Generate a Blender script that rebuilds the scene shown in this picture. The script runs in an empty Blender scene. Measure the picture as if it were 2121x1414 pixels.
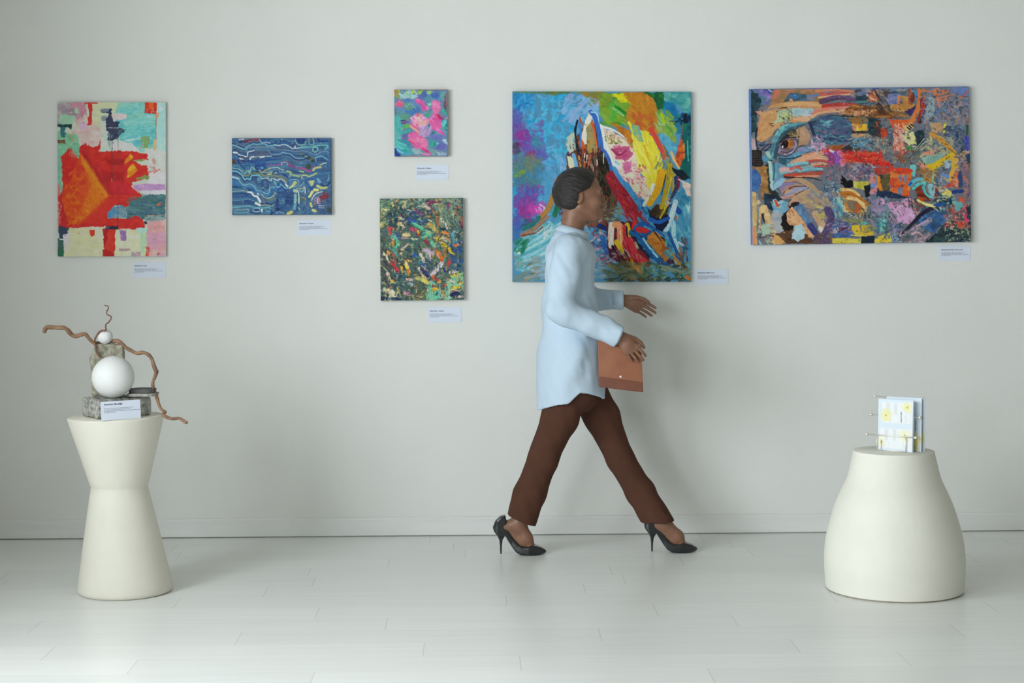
import bpy, bmesh, math, random
import numpy as np
from mathutils import Vector, Matrix

# ------------------------------------------------------------------ paint engine
_TR = np.random.RandomState(7)
_TAB = _TR.rand(16, 64, 64).astype(np.float32) * 2 - 1


def vn(u, v, k=0):
    """smooth value noise in [-1,1] at any coordinates"""
    t = _TAB[k % 16]
    iu = np.floor(u); iv = np.floor(v)
    fu = u - iu; fv = v - iv
    fu = fu * fu * (3 - 2 * fu); fv = fv * fv * (3 - 2 * fv)
    a = iu.astype(np.int64) & 63; b = iv.astype(np.int64) & 63
    a1 = (a + 1) & 63; b1 = (b + 1) & 63
    return ((t[a, b] * (1 - fu) + t[a1, b] * fu) * (1 - fv) + (t[a, b1] * (1 - fu) + t[a1, b1] * fu) * fv)


def fbm(u, v, k=0):
    return (vn(u, v, k) + .5 * vn(u * 2.1 + 5, v * 2.1 + 9, k + 1) + .25 * vn(u * 4.3 + 3, v * 4.3 + 1, k + 2)) / 1.4


def smooth(pts, n=6):
    p = np.array(pts, float)
    if len(p) < 3:
        return p
    q = np.vstack([2 * p[0] - p[1], p, 2 * p[-1] - p[-2]])
    out = []
    for i in range(1, len(q) - 2):
        for j in range(n):
            t = j / n
            out.append(.5 * (2 * q[i] + (q[i + 1] - q[i - 1]) * t + (2 * q[i - 1] - 5 * q[i] + 4 * q[i + 1] - q[i + 2]) * t * t
                             + (3 * q[i] - q[i - 1] - 3 * q[i + 1] + q[i + 2]) * t ** 3))
    out.append(p[-1])
    return np.array(out)


class Paint:
    """a painted canvas: colour and relief on a grid; coordinates run over the four corners given (tl, tr, br, bl)"""

    def __init__(s, corners, nx, ny, base, seed=1, u=1.0):
        a = np.linspace(0, 1, nx)[None, :]; b = np.linspace(0, 1, ny)[:, None]
        tl, tr, br, bl = [np.array(c, float) for c in corners]
        s.X = tl[0] * (1 - a) * (1 - b) + tr[0] * a * (1 - b) + br[0] * a * b + bl[0] * (1 - a) * b
        s.Y = tl[1] * (1 - a) * (1 - b) + tr[1] * a * (1 - b) + br[1] * a * b + bl[1] * (1 - a) * b
        s.nx, s.ny = nx, ny
        s.x0, s.y0 = min(tl[0], bl[0]), min(tl[1], tr[1])
        s.px = (max(tr[0], br[0]) - s.x0) / (nx - 1); s.py = (max(bl[1], br[1]) - s.y0) / (ny - 1)
        s.C = np.ones((ny, nx, 3)) * np.array(base, float)
        s.H = np.zeros((ny, nx)) + .15
        s.r = np.random.RandomState(seed)
        s.u = u                     # unit: how many coordinate units one photo pixel is

    def box(s, x0, y0, x1, y1):
        m = 5 * s.u + 3
        i0 = max(0, int((x0 - m - s.x0) / s.px) - 3); i1 = min(s.nx, int((x1 + m - s.x0) / s.px) + 4)
        j0 = max(0, int((y0 - m - s.y0) / s.py) - 3); j1 = min(s.ny, int((y1 + m - s.y0) / s.py) + 4)
        if i1 <= i0 or j1 <= j0:
            return None
        return slice(j0, j1), slice(i0, i1)

    def put(s, sl, m, col, th, ridge=0):
        m3 = m[..., None]
        s.C[sl] = s.C[sl] * (1 - m3) + np.clip(col, 0, 255) * m3
        s.H[sl] = s.H[sl] * (1 - .7 * m) + m * (th + ridge)

    def P(s, pts, col, rough=1.5, rs=6, soft=.7, alpha=1., var=9, ang=None, dry=0., th=.3, curve=False, cols=None):
        """filled shape with a rough painted edge"""
        u = s.u; rough *= u; rs *= u; soft *= u
        p = smooth(list(pts) + [pts[0]], 5) if curve else np.array(pts, float)
        ex = rough + soft
        sl = s.box(p[:, 0].min() - ex, p[:, 1].min() - ex, p[:, 0].max() + ex, p[:, 1].max() + ex)
        if sl is None:
            return
        X = s.X[sl]; Y = s.Y[sl]
        o = s.r.rand(6) * 50
        X2 = X + rough * fbm(X / rs + o[0], Y / rs + o[1], 0); Y2 = Y + rough * fbm(X / rs + o[2], Y / rs + o[3], 3)
        d = np.full(X.shape, 1e9); ins = np.zeros(X.shape, bool)
        q = np.roll(p, -1, 0)
        for (ax, ay), (bx, by) in zip(p, q):
            ex_, ey_ = bx - ax, by - ay; L = ex_ * ex_ + ey_ * ey_ + 1e-9
            t = np.clip(((X2 - ax) * ex_ + (Y2 - ay) * ey_) / L, 0, 1)
            d = np.minimum(d, (X2 - ax - t * ex_) ** 2 + (Y2 - ay - t * ey_) ** 2)
            if ay != by:
                c = ((ay > Y2) != (by > Y2)) & (X2 < ex_ * (Y2 - ay) / ey_ + ax)
                ins ^= c
        d = np.sqrt(d); d = np.where(ins, -d, d)
        m = np.clip(.5 - d / (2 * soft + 1e-6), 0, 1); m = m * m * (3 - 2 * m)
        g = ang if ang is not None else s.r.rand() * 180
        ca, sa = math.cos(math.radians(g)), math.sin(math.radians(g))
        al = X * ca + Y * sa; cr = -X * sa + Y * ca
        st = vn(al / (14 * u) + o[4], cr / (1.6 * u) + o[5], 4)
        lo = fbm(X / (9 * u) + o[5], Y / (9 * u) + o[4], 5)
        if dry:
            k = np.clip((.55 * st + .6 * vn(X / (1.7 * u), Y / (1.7 * u), 9) + .5 * lo + 1 - 2 * dry) * 3, 0, 1)
            m = m * k
        c = np.array(col, float) + (var * (.6 * st + .8 * lo))[..., None]
        if cols:
            w = np.clip(lo * 1.6 + st * .7, -1, 1)
            for i, cc in enumerate(cols):
                ww = np.clip(vn(X / (10 * u) + o[i % 6] + 3 * i, Y / (7 * u) + o[0], 6 + i) * 1.7 + .5 * st - .25, 0, 1)[..., None]
                c = c * (1 - ww) + (np.array(cc, float) + (var * .6 * st)[..., None]) * ww
        s.put(sl, m * alpha, c, th, .22 * st)

    def S(s, pts, w, col, w1=None, rough=.5, alpha=1., var=12, dry=0., th=.55, soft=.5, curve=True, col2=None, rag=0.):
        """a brush stroke along a path"""
        u = s.u; rough *= u; soft *= u
        w1 = w if w1 is None else w1
        p = smooth(pts, 5) if curve else np.array(pts, float)
        if len(p) == 1:
            p = np.vstack([p, p + .01])
        ex = max(w, w1) * .5 + rough + soft
        sl = s.box(p[:, 0].min() - ex, p[:, 1].min() - ex, p[:, 0].max() + ex, p[:, 1].max() + ex)
        if sl is None:
            return
        X = s.X[sl]; Y = s.Y[sl]; o = s.r.rand(6) * 50
        seg = p[1:] - p[:-1]; Ls = np.sqrt((seg ** 2).sum(1)) + 1e-9; cum = np.concatenate([[0], np.cumsum(Ls)]); tot = cum[-1]
        best = np.full(X.shape, 1e9); V = np.zeros(X.shape); A = np.zeros(X.shape)
        for i in range(len(seg)):
            ex_, ey_ = seg[i] / Ls[i]; dx = X - p[i, 0]; dy = Y - p[i, 1]
            t = np.clip(dx * ex_ + dy * ey_, 0, Ls[i])
            d = (dx - t * ex_) ** 2 + (dy - t * ey_) ** 2
            k = d < best
            best = np.where(k, d, best); V = np.where(k, -dx * ey_ + dy * ex_, V); A = np.where(k, cum[i] + t, A)
        d = np.sqrt(best); t = A / tot
        hw = .5 * (w + (w1 - w) * t)
        br = vn(V / (.9 * u) + o[0], A / (10 * u) + o[1], 4)
        nz = fbm(X / (2.5 * u) + o[2], Y / (2.5 * u) + o[3], 2)
        e = d - hw + rough * nz + rag * u * br * np.clip(np.abs(t - .5) * 4 - 1, 0, 1)
        m = np.clip(.5 - e / (2 * soft + 1e-6), 0, 1)
        if dry:
            m = m * np.clip((br * .8 + .5 * nz + 1 - 2 * dry * (.5 + t)) * 3, 0, 1)
        c = np.array(col, float) + (var * (br + .5 * nz))[..., None]
        if col2 is not None:
            k = np.clip(br * 1.5 + .3 * nz, 0, 1)[..., None]
            c = c * (1 - k) + np.array(col2, float) * k
        edge = np.clip(1 - (hw - d) / (.35 * hw + 1e-6), 0, 1)
        s.put(sl, m * alpha, c, th, .3 * br + .18 * edge)

    def inside(s, poly, n):
        p = np.array(poly, float); out = []
        lo, hi = p.min(0), p.max(0)
        while len(out) < n:
            x, y = lo + s.r.rand(2) * (hi - lo); c = False; j = len(p) - 1
            for i in range(len(p)):
                if (p[i, 1] > y) != (p[j, 1] > y) and x < (p[j, 0] - p[i, 0]) * (y - p[i, 1]) / (p[j, 1] - p[i, 1]) + p[i, 0]:
                    c = not c
                j = i
            if c:
                out.append((x, y))
        return out

    def D(s, poly, n, pal, L=(6, 14), W=(3, 6), ang=0, da=30, bend=.2, dry=.15, alpha=1., th=.6, var=14, two=True):
        """n dabs of a palette scattered over a region"""
        u = s.u
        if len(poly) == 2:
            (a, b), (c, d) = poly; poly = [(a, b), (c, b), (c, d), (a, d)]
        for x, y in s.inside(poly, n):
            g = math.radians(ang + (s.r.rand() * 2 - 1) * da); l = (L[0] + s.r.rand() * (L[1] - L[0])) * u * .5
            w = (W[0] + s.r.rand() * (W[1] - W[0])) * u
            b = (s.r.rand() * 2 - 1) * bend * l
            c, sn = math.cos(g), math.sin(g)
            k = pal[s.r.randint(len(pal))]; k2 = pal[s.r.randint(len(pal))] if two else None
            s.S([(x - c * l, y - sn * l), (x - sn * b, y + c * b), (x + c * l, y + sn * l)], w, k, w * (.4 + .6 * s.r.rand()), dry=dry * s.r.rand() * 2,
                alpha=alpha * (.5 + .45 * s.r.rand()), rough=.9, soft=.75, th=th * (.6 + .8 * s.r.rand()), var=var, col2=k2 if s.r.rand() < .5 else None, rag=1.)

    def B(s, x, y, rx, ry, col, alpha=.8, ang=0):
        """soft blended patch of colour, brushed wet in wet"""
        u = s.u; ex = max(rx, ry) * 1.6
        sl = s.box(x - ex, y - ex, x + ex, y + ex)
        if sl is None:
            return
        X = s.X[sl] - x; Y = s.Y[sl] - y; o = s.r.rand(4) * 50
        c, sn = math.cos(math.radians(ang)), math.sin(math.radians(ang))
        a = (X * c + Y * sn) / rx; b = (-X * sn + Y * c) / ry
        q = np.sqrt(a * a + b * b) + .35 * fbm(X / (7 * u) + o[0], Y / (7 * u) + o[1], 1) + .12 * vn(X / (2 * u) + o[2], Y / (2 * u) + o[3], 2)
        m = np.clip((1.25 - q) / .6, 0, 1); m = m * m * (3 - 2 * m) * alpha
        n = fbm(X / (3 * u) + o[2], Y / (3 * u) + o[0], 4)
        s.put(sl, m, np.array(col, float) + (12 * n)[..., None], .3, .15 * n)

    def speck(s, poly, n, pal, size=(.8, 2.2)):
        s.D(poly, n, pal, L=(size[0], size[1] * 1.6), W=size, da=90, dry=0, th=.8, two=False)
# ------------------------------------------------------------------ the six paintings
def paint_red():
    c = Paint([(57, 48), (985, 48), (990, 1378), (60, 1375)], 300, 430, (188, 194, 180), 11, 4.16)
    P, S, D, B = c.P, c.S, c.D, c.B
    D([(57, 48), (990, 1378)], 160, [(188, 194, 180), (198, 196, 186), (180, 192, 178)], L=(14, 30), W=(5, 10), ang=0)
    P([(57, 48), (300, 48), (310, 200), (180, 240), (57, 245)], (165, 150, 158), 3, cols=[(180, 170, 165), (150, 140, 150)])
    P([(160, 52), (305, 52), (305, 150), (260, 240), (170, 110)], (188, 134, 148), 3, ang=90, dry=.2)
    P([(125, 105), (230, 105), (220, 170), (125, 165)], (150, 128, 140), 2.5, dry=.2)
    P([(75, 150), (205, 165), (200, 240), (75, 235)], (150, 186, 160), 2.5, cols=[(165, 190, 165)])
    P([(205, 98), (240, 98), (235, 150), (205, 145)], (155, 188, 165), 1.5)
    P([(190, 240), (300, 150), (420, 220), (432, 330), (405, 430), (320, 425), (300, 410), (180, 370)], (204, 178, 172), 4, cols=[(212, 195, 188), (190, 185, 170), (205, 160, 160)])
    P([(240, 215), (310, 230), (300, 280), (235, 270)], (205, 160, 195), 3, soft=4, alpha=.8)
    P([(57, 290), (230, 330), (245, 430), (240, 555), (160, 470), (57, 540)], (128, 182, 150), 4, cols=[(150, 190, 165), (110, 170, 140)])
    P([(57, 440), (110, 520), (105, 640), (100, 830), (57, 900)], (124, 176, 150), 3, cols=[(140, 185, 160)])
    P([(57, 745), (78, 750), (80, 840), (110, 850), (57, 900)], (205, 120, 120), 2)
    P([(355, 48), (590, 48), (580, 110), (520, 150), (430, 200), (400, 260), (350, 200)], (196, 198, 160), 3, cols=[(206, 205, 175), (180, 195, 165)])
    P([(560, 48), (910, 48), (908, 470), (820, 480), (700, 440), (560, 390)], (126, 190, 184), 4, ang=8, var=13, cols=[(150, 202, 192), (100, 182, 186), (140, 190, 170)])
    P([(590, 260), (900, 250), (890, 410), (700, 420), (590, 380)], (98, 178, 184), 5, ang=-8, soft=3, cols=[(130, 195, 195), (90, 165, 170)])
    D([(600, 70), (890, 400)], 50, [(150, 205, 195), (105, 182, 184), (120, 190, 180)], L=(16, 34), W=(3, 7), ang=-12, da=12, alpha=.6)
    S([(640, 380), (750, 362), (860, 350)], 16, (190, 214, 205), dry=.3)
    P([(905, 48), (990, 48), (990, 480), (905, 470)], (164, 205, 198), 2, ang=90, cols=[(180, 212, 200), (150, 200, 200)])
    P([(430, 280), (520, 370), (520, 480), (430, 490)], (186, 198, 186), 3, cols=[(200, 205, 195)])
    P([(520, 360), (590, 385), (700, 400), (760, 470), (520, 475)], (204, 202, 200), 3, cols=[(190, 200, 190), (212, 200, 202)])
    P([(800, 430), (990, 470), (990, 850), (830, 840), (830, 560)], (198, 200, 192), 4, cols=[(205, 190, 190), (188, 200, 188)])
    P([(850, 640), (985, 650), (985, 760), (840, 760)], (212, 200, 208), 4, cols=[(200, 200, 195)])
    D([(830, 560), (930, 660)], 12, [(205, 110, 100), (200, 160, 155)], L=(6, 14), W=(3, 6), ang=0, da=90, dry=.4)
    # red field
    P([(248, 425), (300, 405), (330, 428), (405, 430), (425, 368), (432, 430), (412, 480), (500, 468), (690, 468), (830, 492), (832, 540), (722, 552), (772, 592), (830, 592),
       (838, 690), (770, 722), (700, 742), (700, 790), (788, 852), (742, 892), (690, 902), (650, 952), (636, 962), (540, 950), (490, 1018), (490, 1042), (640, 1052), (735, 1020),
       (795, 1060), (806, 1110), (800, 1140), (590, 1142), (470, 1116), (200, 1132), (75, 1136), (64, 870), (104, 822), (94, 560), (82, 520), (160, 440), (205, 500), (244, 548)],
      (202, 44, 36), 2.5, rs=4, var=8, cols=[(208, 54, 38), (192, 38, 40)])
    P([(66, 860), (140, 780), (150, 1110), (75, 1130)], (186, 40, 42), 3, soft=5)
    P([(262, 480), (300, 500), (440, 700), (500, 848), (480, 840)], (164, 30, 36), 2, soft=6)
    P([(440, 640), (480, 650), (520, 760), (700, 850), (500, 850)], (172, 34, 38), 2, soft=7)
    P([(455, 532), (640, 535), (620, 592), (508, 590)], (172, 30, 30), 1.5, soft=3)
    P([(445, 648), (628, 650), (628, 730), (520, 728), (470, 690)], (176, 30, 32), 1.5, soft=3)
    P([(510, 730), (620, 732), (760, 850), (560, 840), (500, 790)], (198, 40, 50), 2, soft=8)
    P([(500, 850), (780, 850), (700, 870), (520, 866)], (208, 50, 36), 1.5, soft=2)
    P([(240, 1090), (490, 870), (520, 900), (470, 1010), (480, 1100)], (206, 52, 38), 2, soft=3)
    # orange sheet
    P([(255, 488), (495, 855), (328, 1012), (240, 1092), (150, 1098), (92, 880), (112, 780), (178, 720), (210, 600)], (212, 76, 24), 1.5, ang=45, var=14, cols=[(222, 100, 20), (204, 58, 30)])
    P([(300, 560), (495, 855), (240, 1090), (300, 900), (330, 760)], (222, 112, 20), 3, ang=50, soft=9, cols=[(232, 140, 20)])
    P([(255, 488), (495, 855), (465, 872), (270, 580)], (228, 132, 24), 1.5, soft=3, ang=56)
    D([(262, 520), (300, 560), (492, 852), (260, 1080), (160, 1090), (250, 900), (400, 850)], 90, [(236, 150, 24), (228, 120, 20), (220, 90, 24)], L=(4, 11), W=(2, 4), ang=50, da=25, dry=.35, alpha=.8)
    D([(130, 720), (250, 860)], 14, [(232, 140, 26), (222, 110, 24)], L=(6, 12), W=(2, 4), ang=-40, da=15, dry=.4)
    D([(155, 640), (230, 690)], 6, [(232, 120, 30)], L=(6, 10), W=(2, 4), ang=-30, da=15, dry=.4)
    D([(150, 1060), (230, 1100)], 8, [(232, 140, 26)], L=(5, 9), W=(2, 3), ang=-30, da=20, dry=.4)
    P([(640, 545), (682, 486), (710, 522), (680, 552), (632, 580)], (228, 130, 24), 1.5, cols=[(238, 160, 30)])
    P([(662, 625), (708, 570), (748, 636), (690, 690), (655, 698)], (228, 128, 24), 1.5, cols=[(238, 165, 34)])
    P([(700, 550), (800, 534), (792, 556), (720, 558)], (140, 150, 96), 1)
    P([(725, 706), (800, 676), (852, 690), (842, 714), (740, 716)], (134, 146, 82), 1.5)
    # upper accents
    P([(312, 52), (354, 52), (356, 150), (350, 242), (312, 244), (330, 150)], (200, 50, 36), 1.5, ang=90)
    S([(292, 54), (400, 56)], 12, (196, 58, 44)); S([(268, 130), (280, 230)], 6, (190, 60, 60), dry=.3)
    P([(428, 105), (520, 105), (528, 180), (540, 212), (585, 212), (580, 270), (646, 286), (618, 312), (578, 352), (522, 384), (488, 372), (490, 300), (474, 280), (470, 200), (500, 150), (430, 132)], (58, 66, 92), 2.2, rs=4)
    P([(428, 105), (495, 105), (495, 132), (430, 134)], (120, 130, 146), 1.5)
    P([(435, 165), (480, 165), (470, 205), (440, 215)], (128, 140, 150), 1.5, dry=.2)
    P([(570, 280), (640, 285), (600, 310), (580, 350)], (70, 100, 115), 2)
    D([(480, 360), (580, 450)], 10, [(90, 105, 120), (170, 185, 180)], L=(8, 20), W=(3, 6), ang=90, da=8, dry=.5)
    P([(530, 150), (652, 148), (650, 192), (538, 206)], (214, 190, 190), 2.5)
    P([(57, 240), (182, 240), (178, 284), (150, 264), (57, 262)], (28, 72, 72), 1.2)
    P([(80, 266), (126, 266), (122, 350), (84, 345)], (58, 108, 114), 2, dry=.1)
    P([(60, 370), (126, 368), (124, 402), (60, 402)], (130, 86, 56), 2, cols=[(180, 60, 40), (60, 90, 70)])
    S([(165, 328), (200, 395)], 10, (226, 140, 70), dry=.1)
    P([(190, 400), (244, 400), (242, 540), (200, 480)], (120, 172, 140), 2, ang=90, dry=.25)
    P([(160, 440), (240, 500), (240, 560), (150, 500)], (186, 110, 90), 3, ang=90, dry=.45)
    P([(805, 50), (910, 50), (905, 146), (805, 140)], (208, 58, 34), 1.2); P([(838, 54), (882, 54), (876, 112), (842, 108)], (228, 98, 28), 1.5)
    c.speck([(815, 100), (895, 140)], 8, [(210, 180, 170)])
    S([(905, 150), (903, 280), (900, 400)], 8, (180, 104, 78), dry=.2)
    P([(880, 370), (906, 368), (904, 462), (882, 460)], (222, 168, 124), 1.5); P([(904, 140), (930, 140), (924, 180), (906, 184)], (226, 156, 120), 1.5)
    P([(770, 342), (850, 342), (846, 380), (836, 440), (790, 444), (800, 400), (772, 392)], (126, 160, 108), 2)
    S([(770, 442), (796, 396)], 8, (220, 180, 160)); S([(772, 440), (798, 400)], 3, (190, 90, 60))
    for a, b in (((936, 86), (964, 104)), ((964, 104), (938, 124)), ((938, 124), (936, 86)), ((944, 108), (958, 104))):
        S([a, b], 4, (232, 240, 236), curve=False)
    # right side
    P([(700, 762), (760, 752), (982, 758), (982, 806), (740, 812), (712, 790)], (180, 140, 184), 2, cols=[(196, 156, 196)])
    P([(780, 812), (985, 806), (985, 845), (800, 846)], (204, 198, 206), 2)
    P([(688, 902), (745, 888), (800, 850), (985, 842), (985, 1050), (900, 1072), (800, 1062), (735, 1022), (655, 1045), (645, 962)], (74, 114, 126), 2.5, ang=4, var=15, cols=[(60, 96, 118), (84, 130, 122), (96, 130, 140)])
    D([(690, 860), (980, 1050)], 40, [(60, 98, 118), (90, 135, 130), (110, 130, 140), (70, 110, 110)], L=(14, 34), W=(3, 7), ang=4, da=8, alpha=.7)
    S([(920, 934), (950, 918), (985, 928)], 18, (222, 110, 60), 8, dry=.2); S([(830, 1028), (970, 1022)], 8, (190, 150, 120), dry=.4)
    P([(800, 1040), (985, 1030), (980, 1072), (810, 1080)], (140, 156, 156), 2.5, dry=.2)
    P([(488, 1012), (545, 935), (620, 935), (646, 972), (650, 1046), (490, 1046)], (112, 146, 160), 2, cols=[(150, 165, 170), (90, 140, 170)])
    P([(488, 1012), (522, 996), (524, 1046), (490, 1046)], (76, 138, 178), 1.5)
    P([(560, 955), (645, 960), (640, 1000), (570, 990)], (128, 150, 156), 1.5, dry=.3)
    P([(804, 1075), (830, 1075), (828, 1102), (806, 1102)], (40, 60, 76), 1)
    # bottom
    P([(110, 1142), (200, 1132), (440, 1120), (470, 1135), (458, 1378), (110, 1378)], (204, 200, 158), 2.5, ang=0, cols=[(212, 206, 172), (196, 194, 160), (206, 198, 180)])
    P([(550, 1140), (740, 1150), (830, 1140), (830, 1378), (545, 1378)], (206, 205, 168), 3, cols=[(214, 212, 190), (196, 200, 170)])
    P([(446, 1134), (556, 1140), (548, 1376), (448, 1376), (448, 1330), (462, 1310)], (204, 54, 40), 1.8, ang=90)
    P([(446, 1134), (492, 1136), (482, 1240), (462, 1300)], (172, 32, 32), 2, ang=90); P([(448, 1310), (520, 1330), (540, 1376), (448, 1376)], (182, 36, 34), 2)
    P([(336, 1145), (378, 1148), (376, 1192), (352, 1206), (338, 1180)], (206, 56, 40), 1.5); c.speck([(225, 1160), (245, 1190)], 2, [(200, 60, 50)], (1, 2))
    P([(590, 1150), (652, 1154), (646, 1242), (600, 1240)], (150, 112, 164), 2, ang=90, cols=[(170, 140, 180)])
    P([(580, 1312), (682, 1308), (690, 1328), (590, 1334)], (172, 142, 152), 1.5, dry=.1); P([(690, 1342), (770, 1338), (768, 1376), (690, 1374)], (170, 146, 156), 2, dry=.2)
    P([(735, 1132), (832, 1128), (828, 1172), (745, 1176)], (166, 208, 194), 2.5, dry=.1); P([(762, 1176), (828, 1172), (822, 1345), (780, 1350)], (170, 204, 166), 3, ang=90, dry=.15)
    P([(828, 1082), (985, 1060), (990, 1378), (815, 1378), (830, 1250)], (212, 154, 154), 2.5, ang=0, cols=[(204, 150, 170), (220, 170, 165)])
    P([(830, 1180), (988, 1170), (988, 1270), (830, 1285)], (202, 152, 172), 3, soft=5)
    P([(815, 1290), (850, 1300), (838, 1378), (815, 1378)], (206, 84, 70), 2.5, dry=.2); S([(915, 1360), (935, 1350)], 5, (110, 60, 70)); S([(926, 1350), (924, 1372)], 4, (110, 60, 70))
    P([(68, 1112), (158, 1130), (150, 1160), (120, 1215), (75, 1222), (62, 1150)], (58, 72, 94), 2.2)
    P([(60, 1220), (112, 1225), (112, 1378), (60, 1378)], (74, 108, 98), 2, ang=90, cols=[(60, 95, 90)]); P([(60, 1310), (112, 1320), (110, 1378), (60, 1378)], (48, 112, 84), 2)
    S([(80, 1228), (150, 1226)], 10, (214, 212, 210)); P([(110, 1180), (165, 1180), (160, 1290), (115, 1290)], (206, 196, 204), 2.5, dry=.15)
    D([(66, 900), (92, 1095)], 26, [(214, 190, 186), (200, 150, 150)], L=(2, 4), W=(1, 2), ang=0, da=70)
    S([(160, 1130), (240, 1120), (260, 1122)], 5, (214, 190, 180), dry=.3); S([(590, 1140), (800, 1142)], 6, (214, 190, 180), dry=.45)
    # ruled lines
    S([(526, 272), (525, 728)], 4.5, (60, 62, 74), curve=False, var=4); S([(578, 272), (577, 930)], 2.6, (110, 70, 76), curve=False, var=4, alpha=.8); S([(577, 930), (576, 1125)], 4.5, (44, 60, 80), curve=False, var=4)
    S([(490, 268), (582, 270)], 4, (200, 208, 200), curve=False); S([(524, 700), (524, 732)], 4, (200, 190, 180), curve=False)
    P([(474, 1116), (580, 1118), (578, 1144), (474, 1142)], (38, 44, 68), 1); S([(470, 1130), (500, 1128)], 12, (96, 110, 140))
    return c


def paint_waves():
    c = Paint([(78, 85), (1690, 85), (1697, 1335), (88, 1335)], 270, 212, (60, 104, 146), 12, 7.857)
    P, S, D, B = c.P, c.S, c.D, c.B
    D([(78, 85), (1697, 1335)], 330, [(50, 96, 148), (70, 120, 160), (86, 126, 162), (40, 84, 146), (84, 108, 142), (62, 134, 172), (96, 112, 142), (76, 96, 130)], L=(18, 50), W=(2.5, 5), ang=2, da=12, dry=.1)
    D([(300, 400), (900, 560)], 40, [(30, 80, 146), (44, 104, 164), (70, 130, 170)], L=(18, 46), W=(2.5, 5), ang=-4, da=6)
    D([(90, 180), (700, 470)], 36, [(92, 96, 126), (110, 106, 130), (76, 90, 130)], L=(18, 46), W=(2.5, 5), ang=4, da=8)
    D([(960, 700), (1680, 900)], 40, [(44, 100, 160), (60, 124, 168), (74, 110, 150)], L=(14, 36), W=(2.5, 5), ang=-10, da=20)
    D([(400, 740), (980, 930)], 30, [(52, 84, 136), (66, 100, 146)], L=(10, 24), W=(3, 5), ang=0, da=40)
    P([(800, 940), (1080, 940), (1085, 1140), (800, 1140)], (46, 86, 140), 2, soft=2, cols=[(60, 100, 150), (40, 70, 128)])
    D([(760, 1090), (1085, 1260)], 55, [(24, 48, 108), (36, 70, 132), (50, 96, 150)], L=(4, 12), W=(1.5, 3.5), ang=-8, da=50)
    D([(1100, 900), (1400, 1330)], 70, [(50, 90, 144), (70, 116, 150), (90, 110, 150), (40, 74, 130), (80, 130, 140)], L=(5, 14), W=(2, 4), ang=90, da=40)
    D([(1420, 960), (1690, 1330)], 60, [(60, 96, 140), (90, 100, 130), (50, 80, 130), (110, 110, 120)], L=(4, 10), W=(2, 4), ang=0, da=90)
    D([(95, 960), (640, 1330)], 50, [(30, 66, 128), (44, 92, 150), (70, 110, 146), (90, 130, 150)], L=(18, 44), W=(2.5, 5), ang=4, da=8)
    S([(100, 800), (200, 850), (300, 885), (400, 885), (450, 930), (560, 975), (640, 1015), (700, 990)], 60, (42, 112, 178), var=16)
    S([(760, 900), (850, 930), (960, 920)], 50, (44, 118, 186)); S([(90, 780), (150, 800), (200, 850)], 40, (50, 120, 176))
    S([(100, 985), (210, 978), (340, 985)], 36, (26, 50, 104)); S([(95, 870), (200, 890), (380, 930)], 26, (30, 66, 112))
    S([(300, 220), (330, 240)], 30, (60, 130, 190)); P([(110, 370), (180, 370), (180, 410), (110, 410)], (46, 116, 182), 2, soft=2)
    S([(400, 455), (560, 450), (800, 430)], 30, (34, 84, 150)); S([(420, 520), (600, 510), (840, 490)], 34, (34, 80, 156))
    # dark contours
    for w, col, pts in (
        (30, (30, 62, 134), [(180, 450), (205, 500), (230, 545), (290, 592), (360, 575), (405, 520), (400, 470), (340, 455), (250, 455)]),
        (22, (32, 66, 138), [(455, 560), (490, 590), (560, 590), (590, 610), (630, 560), (580, 545), (470, 545)]),
        (20, (34, 88, 160), [(1285, 790), (1305, 850), (1385, 912), (1440, 850), (1440, 780), (1380, 755), (1300, 770)]),
        (26, (34, 66, 140), [(1560, 345), (1600, 395), (1640, 335), (1560, 345)]),
        (24, (30, 62, 136), [(1490, 105), (1520, 142), (1640, 132)]),
        (22, (34, 78, 140), [(1060, 610), (1120, 640), (1260, 650)]),
        (24, (30, 70, 140), [(900, 660), (960, 700), (1040, 730), (1200, 740)]),
        (20, (30, 60, 110), [(1530, 830), (1580, 870), (1640, 850), (1680, 800)]),
        (30, (34, 60, 110), [(250, 780), (300, 800), (350, 770)]),
        (24, (40, 70, 130), [(430, 720), (420, 760)]),
        (26, (30, 64, 120), [(700, 1260), (740, 1290), (720, 1330)])):
        S(pts, w, col)
    for x, y, rx, ry, col in ((1200, 130, 80, 56, (28, 62, 132)), (1230, 355, 70, 40, (44, 56, 46)), (1345, 400, 50, 36, (46, 60, 50)), (1405, 450, 44, 34, (40, 64, 52)), (1322, 550, 46, 56, (44, 66, 54)), (100, 465, 40, 40, (90, 64, 44)),
                              (1545, 245, 44, 44, (36, 62, 60)), (1500, 300, 30, 20, (90, 150, 170)), (470, 115, 50, 30, (150, 56, 66)), (380, 130, 46, 30, (160, 50, 60)), (290, 140, 60, 22, (100, 46, 66)), (210, 148, 36, 20, (30, 60, 110)),
                              (850, 240, 70, 20, (120, 56, 80)), (160, 270, 60, 30, (90, 60, 90)), (1090, 205, 40, 24, (110, 60, 80)), (1560, 1030, 90, 56, (146, 44, 60)), (1660, 1260, 36, 44, (60, 80, 70)), (570, 570, 34, 24, (80, 160, 200)),
                              (1340, 700, 20, 10, (140, 110, 150)), (1215, 1080, 50, 40, (70, 120, 110))):
        B(x, y, rx, ry, col, .9)
    c.speck([(1190, 330), (1280, 380)], 12, [(120, 120, 60), (90, 100, 60), (200, 190, 120)]); c.speck([(1320, 390), (1430, 470)], 14, [(90, 110, 80), (110, 130, 90), (140, 100, 120)])
    c.speck([(1290, 510), (1350, 590)], 8, [(110, 110, 60)])
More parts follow.
